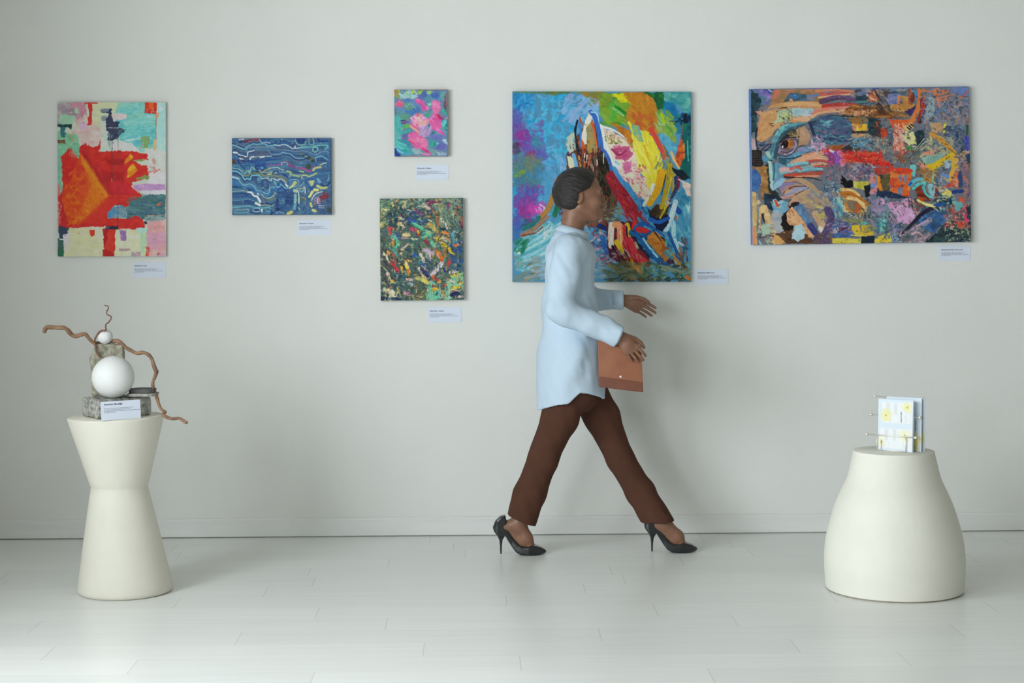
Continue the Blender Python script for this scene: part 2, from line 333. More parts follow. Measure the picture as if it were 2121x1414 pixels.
    L = (
        (22, (104, 178, 194), [(80, 195), (150, 215), (230, 250), (290, 265), (320, 225), (390, 195), (430, 180), (480, 192), (560, 180), (630, 185), (660, 212), (740, 207), (790, 195)]),
        (14, (208, 212, 200), [(780, 192), (840, 207), (920, 190), (980, 205), (1030, 235), (1080, 260), (1112, 215), (1108, 252), (1180, 245), (1215, 235)]),
        (18, (100, 186, 190), [(1200, 240), (1300, 230), (1390, 230), (1420, 212), (1500, 208), (1560, 205), (1625, 205), (1645, 235), (1600, 262)]),
        (14, (112, 152, 176), [(325, 300), (335, 240), (480, 230), (600, 225), (700, 240), (770, 245), (800, 272), (900, 280), (1000, 287), (1090, 302), (1200, 300), (1240, 290), (1330, 312), (1400, 345), (1460, 352), (1540, 312), (1620, 300), (1655, 330)]),
        (14, (226, 226, 222), [(110, 318), (150, 315), (190, 352), (260, 370), (325, 386), (345, 312), (400, 300), (438, 285)]), (30, (226, 226, 222), [(112, 318), (160, 322)]),
        (24, (206, 212, 206), [(380, 432), (388, 398), (440, 388)]), (20, (214, 216, 212), [(212, 415), (258, 430)]), (30, (204, 210, 206), [(545, 396), (602, 388)]), (9, (200, 210, 214), [(600, 385), (730, 378)]), (9, (170, 190, 200), [(440, 392), (545, 385)]),
        (14, (120, 166, 190), [(690, 285), (702, 332), (742, 352), (850, 350), (912, 320), (970, 335), (1032, 347), (1080, 390), (1140, 412), (1250, 410), (1280, 380), (1312, 400)]),
        (14, (130, 180, 180), [(1450, 480), (1440, 420), (1480, 395), (1560, 390), (1620, 430), (1640, 440)]),
        (16, (150, 64, 138), [(640, 525), (740, 520), (830, 515), (885, 518)]), (26, (174, 60, 132), [(840, 515), (884, 520)]), (28, (172, 58, 132), [(990, 508), (1040, 540), (1085, 556)]),
        (26, (176, 70, 140), [(1150, 582), (1220, 575), (1280, 600), (1345, 632), (1370, 612)]), (10, (206, 176, 200), [(888, 528), (895, 490), (940, 475), (976, 490), (986, 520)]), (14, (140, 60, 150), [(1362, 620), (1392, 560), (1460, 535)]), (8, (200, 150, 180), [(1110, 548), (1220, 560)]),
        (16, (142, 190, 180), [(80, 570), (150, 580), (200, 590), (250, 632), (290, 660), (330, 615), (350, 610), (365, 650), (385, 620), (396, 560), (430, 570), (452, 592)]),
        (26, (126, 138, 96), [(230, 665), (300, 702), (400, 662), (450, 650), (560, 680), (660, 700), (760, 700), (850, 716), (925, 742), (980, 790)]),
        (18, (112, 196, 200), [(80, 620), (150, 625), (200, 650), (250, 690), (270, 740), (300, 756), (330, 740), (380, 756), (395, 700), (430, 690), (520, 690), (560, 730)]),
        (15, (204, 208, 180), [(560, 738), (600, 742), (660, 735), (715, 778), (732, 740)]),
        (16, (204, 214, 192), [(755, 740), (820, 772), (870, 750), (930, 780), (962, 832), (985, 872)]), (30, (200, 212, 200), [(960, 840), (985, 870)]),
        (36, (150, 194, 206), [(85, 712), (130, 727), (190, 745)]),
        (18, (120, 180, 198), [(200, 770), (250, 830), (300, 850), (370, 830), (440, 862), (470, 902), (482, 932), (560, 948), (620, 978), (660, 986), (690, 960), (702, 890), (775, 880)]),
        (16, (120, 180, 200), [(770, 790), (800, 850), (822, 892)]), (14, (120, 190, 214), [(820, 885), (862, 875), (875, 830), (920, 870), (970, 906), (1000, 870)]),
        (20, (132, 162, 166), [(95, 952), (180, 946), (270, 940), (340, 960)]), (30, (214, 222, 224), [(345, 962), (400, 972), (440, 1022), (490, 1035), (522, 1082), (545, 1118)], 36),
        (20, (216, 222, 224), [(500, 985), (520, 1012)]), (12, (110, 156, 166), [(95, 1090), (200, 1095), (320, 1080), (420, 1096), (500, 1126), (550, 1150)]),
        (42, (204, 220, 206), [(470, 1142), (535, 1175)]), (18, (146, 176, 150), [(560, 1180), (620, 1172), (680, 1180), (730, 1196), (760, 1165)]),
        (24, (96, 172, 190), [(90, 1212), (200, 1202), (330, 1186), (420, 1202), (520, 1216), (600, 1222), (680, 1207), (712, 1232)]), (40, (80, 150, 180), [(650, 1270), (700, 1280)]),
        (18, (116, 160, 166), [(120, 1290), (150, 1250), (250, 1252), (360, 1246), (330, 1290), (200, 1302), (120, 1290)]), (14, (150, 190, 200), [(420, 1270), (432, 1240), (480, 1226), (530, 1236), (540, 1270), (480, 1286), (420, 1270)]),
        (28, (216, 224, 220), [(572, 1250), (574, 1278)]), (26, (134, 166, 156), [(560, 1002), (620, 1050), (700, 1060), (760, 1022), (785, 975)]), (40, (100, 130, 120), [(660, 1090), (780, 1075)]), (30, (110, 110, 150), [(570, 1050), (610, 1140)]),
        (12, (92, 154, 166), [(850, 1110), (880, 1140), (930, 1132), (935, 1105), (890, 1105)]), (14, (112, 168, 192), [(1010, 780), (1070, 755), (1140, 766), (1175, 810), (1150, 860), (1080, 882)]),
        (60, (192, 198, 124), [(1110, 815), (1070, 860), (1010, 905)], 20), (34, (158, 180, 118), [(980, 625), (1030, 642), (1052, 672), (1100, 692), (1160, 706)]), (28, (160, 182, 118), [(1190, 625), (1250, 640)]),
        (14, (140, 180, 150), [(1010, 720), (1030, 690), (1020, 650)]), (12, (150, 180, 150), [(1170, 720), (1190, 680)]),
        (26, (166, 182, 116), [(1215, 745), (1226, 692), (1280, 690), (1330, 712), (1390, 692), (1455, 660)]), (38, (182, 184, 122), [(1405, 612), (1435, 576), (1525, 560)]), (16, (202, 206, 172), [(1515, 525), (1570, 500), (1620, 490)]),
        (26, (150, 156, 112), [(530, 600), (552, 642), (590, 642), (622, 605), (690, 590)]), (10, (200, 206, 180), [(680, 575), (760, 570), (830, 565), (870, 590), (930, 610)]), (14, (192, 202, 160), [(620, 642), (740, 636)]), (22, (190, 200, 140), [(660, 677), (720, 670)]), (16, (170, 200, 170), [(770, 655), (805, 645)]), (8, (150, 190, 190), [(850, 630), (900, 650), (980, 640)]),
        (48, (186, 190, 120), [(1475, 865), (1540, 900), (1620, 892)], 40), (44, (208, 204, 122), [(1342, 1040), (1392, 960)]), (50, (216, 206, 112), [(1425, 928), (1475, 932)]), (38, (204, 204, 110), [(1362, 1150), (1378, 1198)]), (46, (196, 200, 120), [(1400, 1262), (1440, 1276)]),
        (60, (196, 190, 104), [(1000, 1315), (1050, 1288)]), (18, (196, 206, 200), [(1378, 1100), (1405, 1040), (1462, 985), (1552, 960)]),
        (54, (166, 186, 160), [(1100, 945), (1140, 950)]), (50, (132, 176, 180), [(1115, 1015), (1115, 1050)]), (48, (130, 180, 176), [(1120, 1090), (1110, 1130)]), (46, (92, 166, 182), [(1112, 1170), (1100, 1240)]), (18, (192, 206, 190), [(1165, 970), (1172, 1060), (1172, 1150)]),
        (16, (206, 216, 210), [(1250, 880), (1272, 900), (1276, 985)]), (18, (150, 160, 120), [(1130, 905), (1200, 908), (1250, 890), (1260, 860)]), (14, (120, 180, 190), [(1180, 880), (1230, 830), (1250, 800)]), (14, (150, 180, 180), [(1180, 940), (1230, 960), (1250, 910)]),
        (12, (196, 204, 170), [(1160, 1215), (1190, 1250)]), (16, (190, 130, 90), [(1215, 1050), (1270, 1065), (1280, 1090)]),
        (12, (176, 190, 214), [(530, 110), (560, 152), (640, 152), (690, 166), (702, 150)]), (14, (214, 210, 210), [(200, 106), (270, 102)]),
        (24, (112, 164, 150), [(1110, 110), (1125, 150), (1160, 195), (1260, 192), (1282, 140)]), (18, (122, 166, 150), [(1330, 100), (1345, 190), (1410, 182), (1402, 100)]), (22, (126, 176, 160), [(1400, 250), (1402, 300), (1450, 312), (1480, 262), (1440, 236), (1400, 250)]),
        (12, (110, 170, 180), [(500, 760), (520, 730), (545, 750), (520, 775), (500, 760)]), (12, (90, 140, 170), [(600, 800), (620, 780), (630, 800), (605, 815)]), (14, (100, 160, 160), [(570, 890), (590, 878), (605, 895), (580, 905), (570, 890)]),
        (14, (120, 180, 200), [(800, 1310), (850, 1285), (930, 1310)]), (12, (120, 170, 186), [(1640, 780), (1660, 720), (1650, 690)]), (50, (100, 160, 190), [(1480, 760), (1510, 800)]))
    sh = [(34, 78, 146), (70, 126, 166), (48, 96, 150), (92, 128, 158), (30, 64, 124), (66, 140, 172), (84, 100, 134)]
    for k in (58, 42, 26):      # contour bands that follow each line
        for i, q in enumerate(L):
            if len(q[2]) > 3 and q[0] < 24:
                for sg in (-1, 1):
                    S([(x, y + sg * k) for x, y in q[2]], 15, sh[(i * 3 + k + sg) % 7], alpha=.75, var=14)
    for q in L:
        S(q[2], q[0] * .92, q[1], q[3] if len(q) > 3 else None, var=16)
    P([(1320, 792), (1425, 765), (1400, 860), (1375, 874), (1348, 822)], (188, 188, 124), 1, cols=[(200, 190, 110)])
    for i in range(9):
        S([(1440 + 12 * (i % 4), 1060 + 24 * i // 2), (1500 + 10 * (i % 3), 1055 + 24 * i // 2)], 8, (204, 150, 160))
    S([(1430, 1070), (1425, 1170)], 12, (190, 120, 140)); S([(1470, 1080), (1480, 1150)], 12, (214, 190, 196)); S([(1510, 1080), (1520, 1130)], 12, (200, 110, 120)); S([(1490, 1190), (1590, 1185)], 9, (200, 190, 200)); S([(1490, 1220), (1580, 1222)], 8, (180, 190, 200))
    c.speck([(120, 100), (1680, 1320)], 60, [(150, 190, 200), (200, 200, 180), (90, 150, 180)], (.6, 1.4))
    return c


def paint_pink():
    c = Paint([(103, 95), (1080, 95), (1083, 1310), (107, 1315)], 150, 187, (104, 134, 166), 13, 8.837)
    P, S, D, B = c.P, c.S, c.D, c.B
    D([(103, 95), (1083, 1315)], 110, [(104, 134, 170), (112, 150, 170), (110, 120, 170), (120, 150, 160)], L=(8, 16), W=(4, 8), da=90)
    T = [(60, 168, 160), (80, 178, 172), (100, 180, 176)]
    for x, y, rx, ry, col in ((180, 700, 110, 140, (74, 168, 166)), (170, 900, 110, 120, (96, 172, 176)), (180, 1040, 110, 90, (120, 176, 178)), (250, 1150, 150, 110, (50, 158, 162)), (400, 470, 170, 110, (62, 116, 186)), (240, 470, 100, 70, (96, 140, 190)),
                              (300, 590, 110, 70, (96, 156, 128)), (200, 520, 60, 60, (90, 150, 150)), (370, 390, 110, 80, (106, 158, 128)), (450, 330, 80, 70, (90, 140, 190)), (330, 290, 70, 40, (84, 116, 190)), (640, 200, 80, 80, (72, 104, 176)),
                              (760, 270, 130, 80, (92, 146, 168)), (880, 190, 100, 70, (66, 98, 178)), (1000, 200, 90, 100, (96, 160, 158)), (540, 230, 70, 40, (110, 96, 170)), (270, 690, 70, 40, (116, 90, 150)), (300, 960, 60, 110, (110, 100, 160)), (360, 1060, 90, 60, (116, 110, 176)),
                              (860, 970, 130, 70, (108, 112, 186)), (940, 1130, 130, 90, (104, 98, 180)), (1010, 870, 60, 60, (110, 150, 176)), (820, 1070, 110, 80, (66, 154, 160)), (840, 1240, 110, 60, (120, 156, 160)), (150, 1250, 60, 80, (36, 70, 150)), (520, 1220, 90, 60, (150, 176, 178)),
                              (650, 850, 110, 100, (176, 140, 186)), (330, 1250, 110, 50, (70, 160, 190)), (1040, 370, 40, 90, (110, 100, 110))):
        B(x, y, rx, ry, col, .85)
    D([(110, 620), (230, 960)], 18, T, L=(10, 18), W=(5, 9), ang=80, da=30, alpha=.7); D([(120, 1040), (400, 1230)], 18, [(60, 168, 160), (40, 150, 156), (100, 190, 190)], L=(12, 22), W=(5, 9), ang=30, da=20)
    S([(120, 1160), (190, 1220), (260, 1250)], 30, (120, 180, 210)); S([(115, 1190), (130, 1260), (190, 1300)], 60, (34, 66, 146))
    D([(220, 110), (520, 250)], 26, [(160, 200, 190), (140, 190, 150), (150, 190, 110), (170, 200, 200)], L=(4, 9), W=(3, 5), da=90); D([(110, 110), (200, 230)], 14, [(150, 170, 60), (190, 180, 60), (120, 150, 110), (180, 120, 80)], L=(4, 9), W=(3, 5), da=90)
    P([(400, 110), (460, 110), (460, 180), (410, 190)], (170, 196, 70), 2); P([(530, 110), (620, 105), (600, 180), (540, 190)], (150, 186, 70), 2.5); P([(700, 110), (790, 110), (770, 160), (710, 170)], (150, 190, 120), 2.5)
    S([(430, 185), (480, 165)], 20, (50, 110, 160)); D([(180, 180), (480, 260)], 10, [(160, 200, 206), (150, 190, 200)], L=(5, 12), W=(3, 5), da=40)
    P([(120, 330), (200, 270), (275, 330), (250, 400), (180, 420), (120, 380)], (222, 94, 136), 3, cols=[(232, 120, 160), (214, 80, 110)])
    P([(480, 300), (520, 250), (600, 270), (660, 340), (700, 410), (750, 420), (720, 470), (650, 500), (620, 450), (600, 400), (540, 360)], (226, 92, 160), 3, ang=50, cols=[(232, 130, 180), (214, 70, 150)])
    P([(790, 330), (830, 290), (910, 290), (950, 340), (945, 480), (900, 540), (800, 520)], (232, 110, 164), 3, ang=70, cols=[(240, 140, 180)])
    P([(720, 640), (800, 540), (900, 530), (950, 620), (950, 800), (1000, 870), (1040, 940), (1000, 950), (930, 880), (860, 850), (760, 800), (740, 700)], (226, 92, 158), 4, ang=60, cols=[(232, 120, 176), (220, 70, 150)])
    P([(870, 545), (920, 540), (1000, 640), (930, 620)], (186, 24, 72), 2, soft=2.5)
    P([(390, 600), (480, 540), (600, 560), (720, 640), (720, 720), (600, 790), (540, 800), (420, 720)], (222, 130, 186), 4, cols=[(236, 170, 200), (206, 90, 160), (230, 150, 180)])
    D([(450, 560), (700, 780)], 26, [(240, 190, 200), (236, 160, 190), (240, 180, 160), (214, 110, 170)], L=(6, 13), W=(3, 5), ang=40, da=60); S([(530, 545), (550, 570)], 34, (226, 110, 70))
    S([(470, 560), (500, 620), (560, 600)], 16, (244, 206, 206)); D([(590, 650), (700, 720)], 8, [(236, 160, 140)], L=(8, 12), W=(3, 5), ang=-20)
    S([(400, 760), (470, 810), (540, 870)], 44, (240, 150, 130)); S([(400, 720), (480, 770), (560, 820)], 34, (226, 90, 150))
    P([(350, 930), (420, 860), (520, 870), (600, 930), (700, 1020), (730, 1080), (700, 1160), (600, 1170), (480, 1160), (420, 1080), (360, 1020)], (226, 96, 160), 3.5, ang=45, cols=[(236, 130, 170), (220, 80, 140), (238, 110, 150)])
    P([(560, 1000), (700, 1040), (725, 1090), (690, 1150), (590, 1120)], (238, 120, 166), 3, soft=3)
    S([(360, 1020), (430, 1060), (480, 1090)], 22, (232, 70, 120)); S([(510, 1065), (545, 1090)], 16, (180, 60, 130)); S([(390, 910), (420, 890)], 12, (200, 70, 140)); S([(600, 1000), (700, 1020)], 10, (236, 150, 180))
    S([(620, 1180), (720, 1230), (750, 1260)], 46, (230, 66, 134)); S([(620, 1270), (740, 1290)], 34, (232, 100, 150)); S([(660, 1210), (720, 1222)], 10, (170, 30, 80)); S([(600, 1250), (700, 1275), (750, 1270)], 8, (240, 170, 196))
    G = [(36, 150, 130), (24, 130, 120), (60, 170, 140)]
    for a in ([(660, 550), (720, 530), (790, 560), (740, 600), (690, 590)], [(740, 490), (790, 450), (780, 490)], [(720, 740), (760, 720), (780, 760), (740, 780)], [(770, 890), (830, 860), (850, 890), (790, 920)], [(670, 950), (730, 930), (720, 970), (690, 980)],
              [(740, 1130), (800, 1060), (860, 1050), (850, 1100), (780, 1150)], [(960, 480), (1010, 430), (1060, 450), (1070, 540), (1000, 560)], [(990, 720), (1070, 650), (1075, 860), (1010, 830)]):
        P(a, G[len(a) % 3], 2.5, cols=[(90, 180, 170), (30, 120, 120)])
    P([(960, 720), (1000, 660), (1060, 640), (1070, 700), (1000, 780)], (96, 186, 190), 2.5); P([(230, 830), (260, 770), (330, 720), (380, 740), (380, 790), (290, 810)], (124, 196, 66), 2.5, cols=[(150, 210, 90), (90, 180, 90)])
    P([(250, 850), (380, 800), (420, 830), (330, 890), (260, 900)], (60, 164, 150), 3); S([(225, 660), (300, 655)], 14, (60, 50, 90)); S([(240, 710), (350, 680)], 34, (120, 86, 146))
    P([(960, 1040), (1010, 980), (1075, 1010), (1070, 1120), (1020, 1090)], (160, 184, 206), 3, dry=.1); P([(880, 1220), (1000, 1230), (1080, 1250), (1040, 1300), (900, 1300)], (158, 176, 190), 3, dry=.2); S([(880, 1090), (900, 1070)], 22, (150, 180, 210))
    P([(710, 340), (770, 330), (790, 380), (730, 400)], (140, 194, 170), 2.5); S([(900, 230), (930, 290)], 20, (90, 150, 210)); D([(1030, 100), (1078, 500)], 10, [(110, 60, 70), (90, 60, 70), (150, 110, 110)], L=(6, 14), W=(2, 4), ang=90, da=10)
    S([(540, 100), (1070, 100)], 12, (120, 70, 100)); S([(1060, 620), (1078, 600)], 20, (226, 160, 140)); S([(300, 1305), (600, 1300)], 14, (150, 140, 140)); S([(105, 100), (130, 170)], 16, (170, 110, 50)); S([(115, 440), (130, 580)], 16, (70, 110, 120))
    S([(320, 420), (400, 350), (500, 440)], 14, (130, 170, 170)); D([(560, 760), (760, 920)], 12, [(180, 150, 196), (196, 160, 190), (160, 130, 180)], L=(8, 14), W=(4, 7), ang=-60)
    return c


def paint_garden():
    c = Paint([(70, 72), (1106, 55), (1118, 1330), (80, 1336)], 235, 282, (84, 104, 98), 14, 6.015)
    P, S, D, B = c.P, c.S, c.D, c.B
    W_ = [(70, 60), (1118, 1336)]
    D(W_, 500, [(70, 96, 96), (86, 110, 100), (60, 84, 96), (100, 120, 100), (120, 134, 110), (50, 74, 84), (96, 104, 90), (110, 140, 124)], L=(4, 10), W=(2, 5), da=90)
    D([(70, 60), (1106, 190)], 70, [(130, 156, 128), (110, 146, 130), (146, 164, 134), (120, 150, 140)], L=(5, 12), W=(3, 6), ang=0, da=40)
    D([(760, 80), (1106, 420)], 80, [(138, 158, 126), (126, 150, 130), (150, 166, 130), (130, 140, 120)], L=(5, 12), W=(3, 6), ang=60, da=40)
    D([(80, 150), (250, 420)], 40, [(140, 150, 104), (160, 164, 120), (96, 120, 100), (70, 90, 90)], L=(5, 12), W=(3, 6), da=60)
    D([(170, 170), (480, 480)], 60, [(40, 64, 82), (50, 80, 90), (34, 56, 76), (60, 96, 96)], L=(5, 12), W=(2.5, 5), ang=70, da=50)
    D([(360, 230), (640, 380)], 40, [(52, 84, 130), (60, 90, 120), (80, 96, 130), (44, 70, 110)], L=(5, 12), W=(2.5, 5), da=70)
    D([(70, 420), (220, 700)], 50, [(84, 104, 90), (60, 76, 74), (110, 124, 90), (90, 110, 100)], L=(4, 9), W=(2, 4), da=90)
    D([(80, 700), (300, 1160)], 90, [(70, 56, 58), (84, 66, 62), (56, 54, 62), (100, 80, 74), (64, 74, 74)], L=(4, 10), W=(2, 4), ang=50, da=50)
    D([(380, 560), (640, 820)], 60, [(50, 84, 96), (64, 104, 106), (84, 116, 106), (44, 70, 84), (90, 104, 80)], L=(4, 10), W=(2, 4.5), da=90)
    D([(960, 600), (1112, 940)], 60, [(46, 86, 150), (56, 100, 156), (40, 70, 130), (70, 96, 130)], L=(4, 10), W=(2.5, 5), da=90)
    D([(230, 930), (520, 1180)], 60, [(50, 82, 90), (60, 110, 116), (46, 70, 90), (90, 110, 100)], L=(4, 10), W=(2, 4.5), da=90)
    D([(80, 1150), (300, 1330)], 40, [(60, 70, 90), (54, 84, 90), (100, 110, 90), (70, 60, 80)], L=(4, 10), W=(2, 4.5), da=90)
    D([(440, 1080), (660, 1320)], 60, [(110, 96, 62), (76, 86, 66), (60, 84, 84), (140, 116, 66), (90, 110, 90)], L=(5, 12), W=(2, 4.5), ang=90, da=30)
    D([(600, 800), (720, 1060)], 30, [(52, 70, 110), (64, 84, 120), (90, 100, 120), (44, 54, 84)], L=(5, 12), W=(2.5, 5), ang=60, da=30)
    D([(640, 560), (900, 820)], 60, [(120, 134, 116), (150, 140, 84), (110, 140, 120), (130, 110, 96)], L=(5, 12), W=(2.5, 5), ang=50, da=40)
    P([(640, 1330), (700, 1080), (820, 1160), (830, 1330)], (112, 186, 156), 3, ang=100, cols=[(130, 196, 166), (96, 170, 150)]); P([(900, 1080), (1115, 980), (1118, 1160), (960, 1180), (940, 1330), (890, 1330)], (134, 180, 146), 4, cols=[(120, 170, 140), (150, 184, 150)])
    D([(640, 1180), (960, 1330)], 24, [(112, 186, 156), (130, 180, 150), (150, 160, 140)], L=(8, 18), W=(3, 5), ang=100, da=30); P([(930, 1180), (980, 1200), (960, 1320), (920, 1320)], (160, 190, 170), 2)
    SP = (  # placed knife marks: colour, path, w0, w1
        ((216, 206, 170), [(130, 1200), (230, 1230), (200, 1310)], 50, 70), ((214, 200, 160), [(160, 1210), (260, 1280), (290, 1240)], 60, 20), ((40, 50, 90), [(90, 1310), (200, 1310), (320, 1315)], 40, 30), ((70, 40, 60), [(85, 1290), (100, 1330)], 30, 30),
        ((224, 196, 150), [(310, 380), (360, 400), (370, 430)], 50, 40), ((222, 190, 146), [(380, 520), (430, 520)], 60, 50), ((206, 200, 170), [(320, 310), (360, 320)], 40, 30), ((150, 130, 140), [(340, 560), (420, 560)], 40, 30),
        ((200, 70, 80), [(190, 450), (200, 510)], 50, 30), ((210, 130, 60), [(235, 440), (245, 460)], 30, 20), ((190, 80, 100), [(180, 440), (215, 430)], 40, 30), ((190, 50, 50), [(480, 450), (540, 470), (550, 530)], 46, 26), ((170, 80, 110), [(450, 440), (500, 470)], 46, 36), ((226, 170, 60), [(545, 470), (555, 500)], 26, 14),
        ((100, 186, 150), [(490, 375), (560, 420), (640, 460)], 46, 40), ((96, 170, 146), [(620, 500), (700, 520), (600, 550)], 50, 40), ((150, 180, 140), [(660, 480), (720, 500)], 40, 30),
        ((186, 164, 70), [(680, 380), (740, 430), (790, 480)], 40, 56), ((170, 160, 90), [(700, 420), (760, 480)], 36, 26), ((160, 110, 60), [(780, 260), (790, 340), (800, 420)], 46, 36), ((150, 116, 70), [(740, 230), (780, 260)], 40, 30),
        ((206, 160, 60), [(780, 560), (830, 600), (880, 650)], 66, 40), ((212, 184, 40), [(860, 640), (900, 660)], 50, 36), ((220, 190, 50), [(790, 570), (850, 580)], 40, 26), ((206, 170, 50), [(930, 690), (960, 740), (1000, 760)], 46, 26), ((160, 130, 80), [(880, 700), (890, 800)], 46, 26),
        ((226, 130, 60), [(850, 490), (920, 500), (940, 530)], 56, 30), ((220, 150, 100), [(880, 550), (940, 600)], 30, 20), ((206, 214, 190), [(850, 560), (900, 600)], 40, 20), ((90, 150, 160), [(980, 500), (1000, 600)], 66, 40), ((150, 170, 170), [(1000, 480), (1050, 490)], 30, 20),
        ((222, 112, 50), [(790, 740), (830, 790), (850, 880)], 66, 50), ((214, 140, 80), [(780, 740), (810, 800)], 50, 30), ((206, 110, 60), [(1000, 650), (1050, 640)], 40, 26), ((196, 60, 60), [(930, 860), (910, 930)], 40, 24), ((190, 70, 80), [(940, 830), (950, 870)], 30, 20),
        ((220, 200, 190), [(830, 320), (880, 380), (910, 440)], 40, 20), ((210, 200, 186), [(850, 360), (890, 390)], 46, 30), ((30, 36, 60), [(830, 440), (890, 445)], 20, 12),
        ((190, 166, 190), [(620, 710), (700, 720), (740, 760)], 50, 36), ((196, 170, 196), [(690, 740), (700, 830)], 50, 20), ((200, 186, 196), [(840, 880), (770, 960), (720, 1010)], 60, 66), ((214, 206, 206), [(850, 890), (780, 930)], 26, 20), ((190, 180, 186), [(940, 990), (1040, 975)], 36, 30),
        ((222, 100, 50), [(735, 1030), (735, 1080)], 40, 34), ((196, 60, 60), [(790, 1080), (800, 1110)], 30, 20), ((226, 170, 40), [(740, 1200), (790, 1180)], 50, 40), ((140, 50, 50), [(730, 1150), (770, 1160)], 34, 24), ((226, 190, 50), [(980, 1180), (1070, 1170)], 46, 30), ((220, 190, 170), [(960, 1210), (1060, 1220)], 36, 24),
        ((30, 44, 90), [(970, 1270), (1020, 1240), (1060, 1280)], 60, 40), ((96, 54, 70), [(960, 1230), (1000, 1220)], 40, 30), ((210, 180, 170), [(1060, 1290), (1100, 1290)], 40, 30), ((170, 50, 60), [(870, 1150), (900, 1140)], 36, 26), ((200, 160, 70), [(800, 1110), (840, 1090)], 40, 20),
        ((200, 194, 100), [(540, 1060), (600, 1080), (660, 1120)], 56, 50), ((206, 196, 110), [(600, 1050), (650, 1090)], 40, 30), ((196, 190, 90), [(970, 1030), (1050, 1010)], 50, 40), ((210, 180, 150), [(560, 940), (600, 1010), (650, 1060)], 30, 24), ((216, 190, 170), [(550, 950), (570, 920)], 30, 20),
        ((226, 180, 60), [(420, 830), (390, 890), (420, 980)], 46, 36), ((226, 196, 150), [(400, 870), (430, 950)], 40, 26), ((220, 170, 60), [(340, 920), (350, 990)], 34, 18), ((190, 120, 50), [(430, 960), (440, 1020)], 40, 24), ((222, 170, 110), [(430, 840), (460, 850)], 36, 26),
        ((206, 190, 160), [(350, 700), (340, 760)], 44, 30), ((200, 170, 150), [(420, 640), (360, 690)], 34, 24), ((226, 204, 170), [(130, 750), (160, 800), (180, 860)], 50, 20), ((226, 160, 50), [(170, 730), (200, 750)], 36, 26), ((224, 200, 180), [(170, 1000), (190, 1060), (210, 1110)], 40, 26), ((220, 170, 60), [(220, 1090), (240, 1110)], 50, 40),
        ((196, 70, 80), [(230, 860), (270, 930), (300, 970)], 60, 40), ((180, 60, 70), [(240, 890), (280, 980)], 30, 20), ((190, 80, 80), [(240, 750), (250, 790)], 40, 26), ((90, 180, 150), [(240, 560), (300, 620), (260, 680)], 66, 50), ((110, 176, 170), [(230, 540), (290, 560)], 40, 26), ((70, 150, 140), [(240, 700), (290, 780)], 50, 40),
        ((222, 150, 40), [(230, 600), (240, 650)], 40, 36), ((200, 90, 60), [(220, 590), (250, 600)], 20, 16), ((60, 96, 150), [(280, 500), (320, 560)], 40, 26), ((60, 110, 170), [(480, 760), (520, 780)], 50, 40), ((70, 150, 180), [(560, 850), (600, 890)], 30, 20), ((46, 70, 130), [(590, 900), (640, 930)], 40, 40),
        ((130, 110, 150), [(620, 950), (670, 960)], 26, 20), ((44, 54, 96), [(600, 970), (660, 1030)], 60, 40), ((140, 60, 96), [(660, 100), (720, 110), (830, 110)], 56, 30), ((120, 70, 110), [(500, 210), (560, 240), (620, 260)], 46, 30), ((130, 60, 100), [(690, 150), (720, 190)], 46, 30), ((190, 176, 160), [(620, 150), (680, 190)], 60, 46),
        ((130, 80, 116), [(930, 130), (920, 200)], 46, 30), ((120, 60, 80), [(1060, 350), (1090, 420)], 40, 30), ((140, 70, 90), [(1030, 170), (1090, 180)], 26, 20), ((176, 110, 70), [(1010, 240), (1050, 300)], 26, 16), ((160, 80, 80), [(1090, 300), (1095, 380)], 20, 20), ((200, 170, 150), [(540, 170), (600, 160)], 20, 14),
        ((206, 180, 120), [(380, 170), (390, 110)], 40, 26), ((200, 190, 130), [(230, 130), (250, 200)], 30, 24), ((214, 204, 140), [(110, 210), (180, 210)], 36, 30), ((160, 150, 80), [(100, 380), (150, 390)], 60, 40), ((190, 180, 130), [(80, 400), (130, 360)], 40, 30), ((220, 214, 190), [(670, 330), (720, 350)], 14, 10),
        ((190, 130, 60), [(670, 290), (710, 290)], 30, 20), ((150, 40, 70), [(640, 600), (690, 640)], 40, 30), ((120, 190, 150), [(720, 620), (760, 660)], 46, 36), ((190, 200, 180), [(480, 570), (550, 570)], 24, 14), ((206, 190, 150), [(470, 560), (490, 580)], 20, 12), ((196, 190, 170), [(580, 760), (620, 850)], 50, 40),
        ((206, 150, 160), [(380, 1240), (440, 1260)], 50, 40), ((214, 196, 190), [(420, 1080), (480, 1080)], 44, 30), ((150, 180, 200), [(440, 1120), (480, 1140)], 40, 30), ((210, 160, 120), [(420, 1060), (470, 1065)], 20, 14), ((30, 30, 34), [(420, 1050), (480, 1055)], 12, 10), ((40, 36, 40), [(340, 880), (390, 950), (430, 1030)], 14, 8), ((60, 56, 60), [(420, 800), (330, 890)], 16, 10),
        ((170, 160, 90), [(290, 1180), (320, 1260)], 34, 30), ((160, 150, 60), [(400, 1000), (440, 1030)], 20, 14), ((176, 150, 90), [(850, 1230), (880, 1300)], 50, 40), ((200, 190, 180), [(820, 1180), (840, 1300)], 24, 16), ((130, 200, 190), [(560, 330), (600, 350)], 20, 14), ((56, 90, 170), [(440, 330), (510, 350)], 50, 36),
        ((60, 70, 150), [(680, 240), (720, 240)], 26, 20), ((210, 190, 180), [(250, 960), (290, 1040)], 14, 8), ((206, 190, 120), [(90, 900), (150, 960)], 12, 8), ((50, 60, 150), [(870, 950), (880, 970)], 36, 30), ((210, 196, 190), [(940, 1090), (1000, 1100)], 30, 20), ((200, 180, 80), [(1060, 1100), (1090, 1130)], 36, 26))
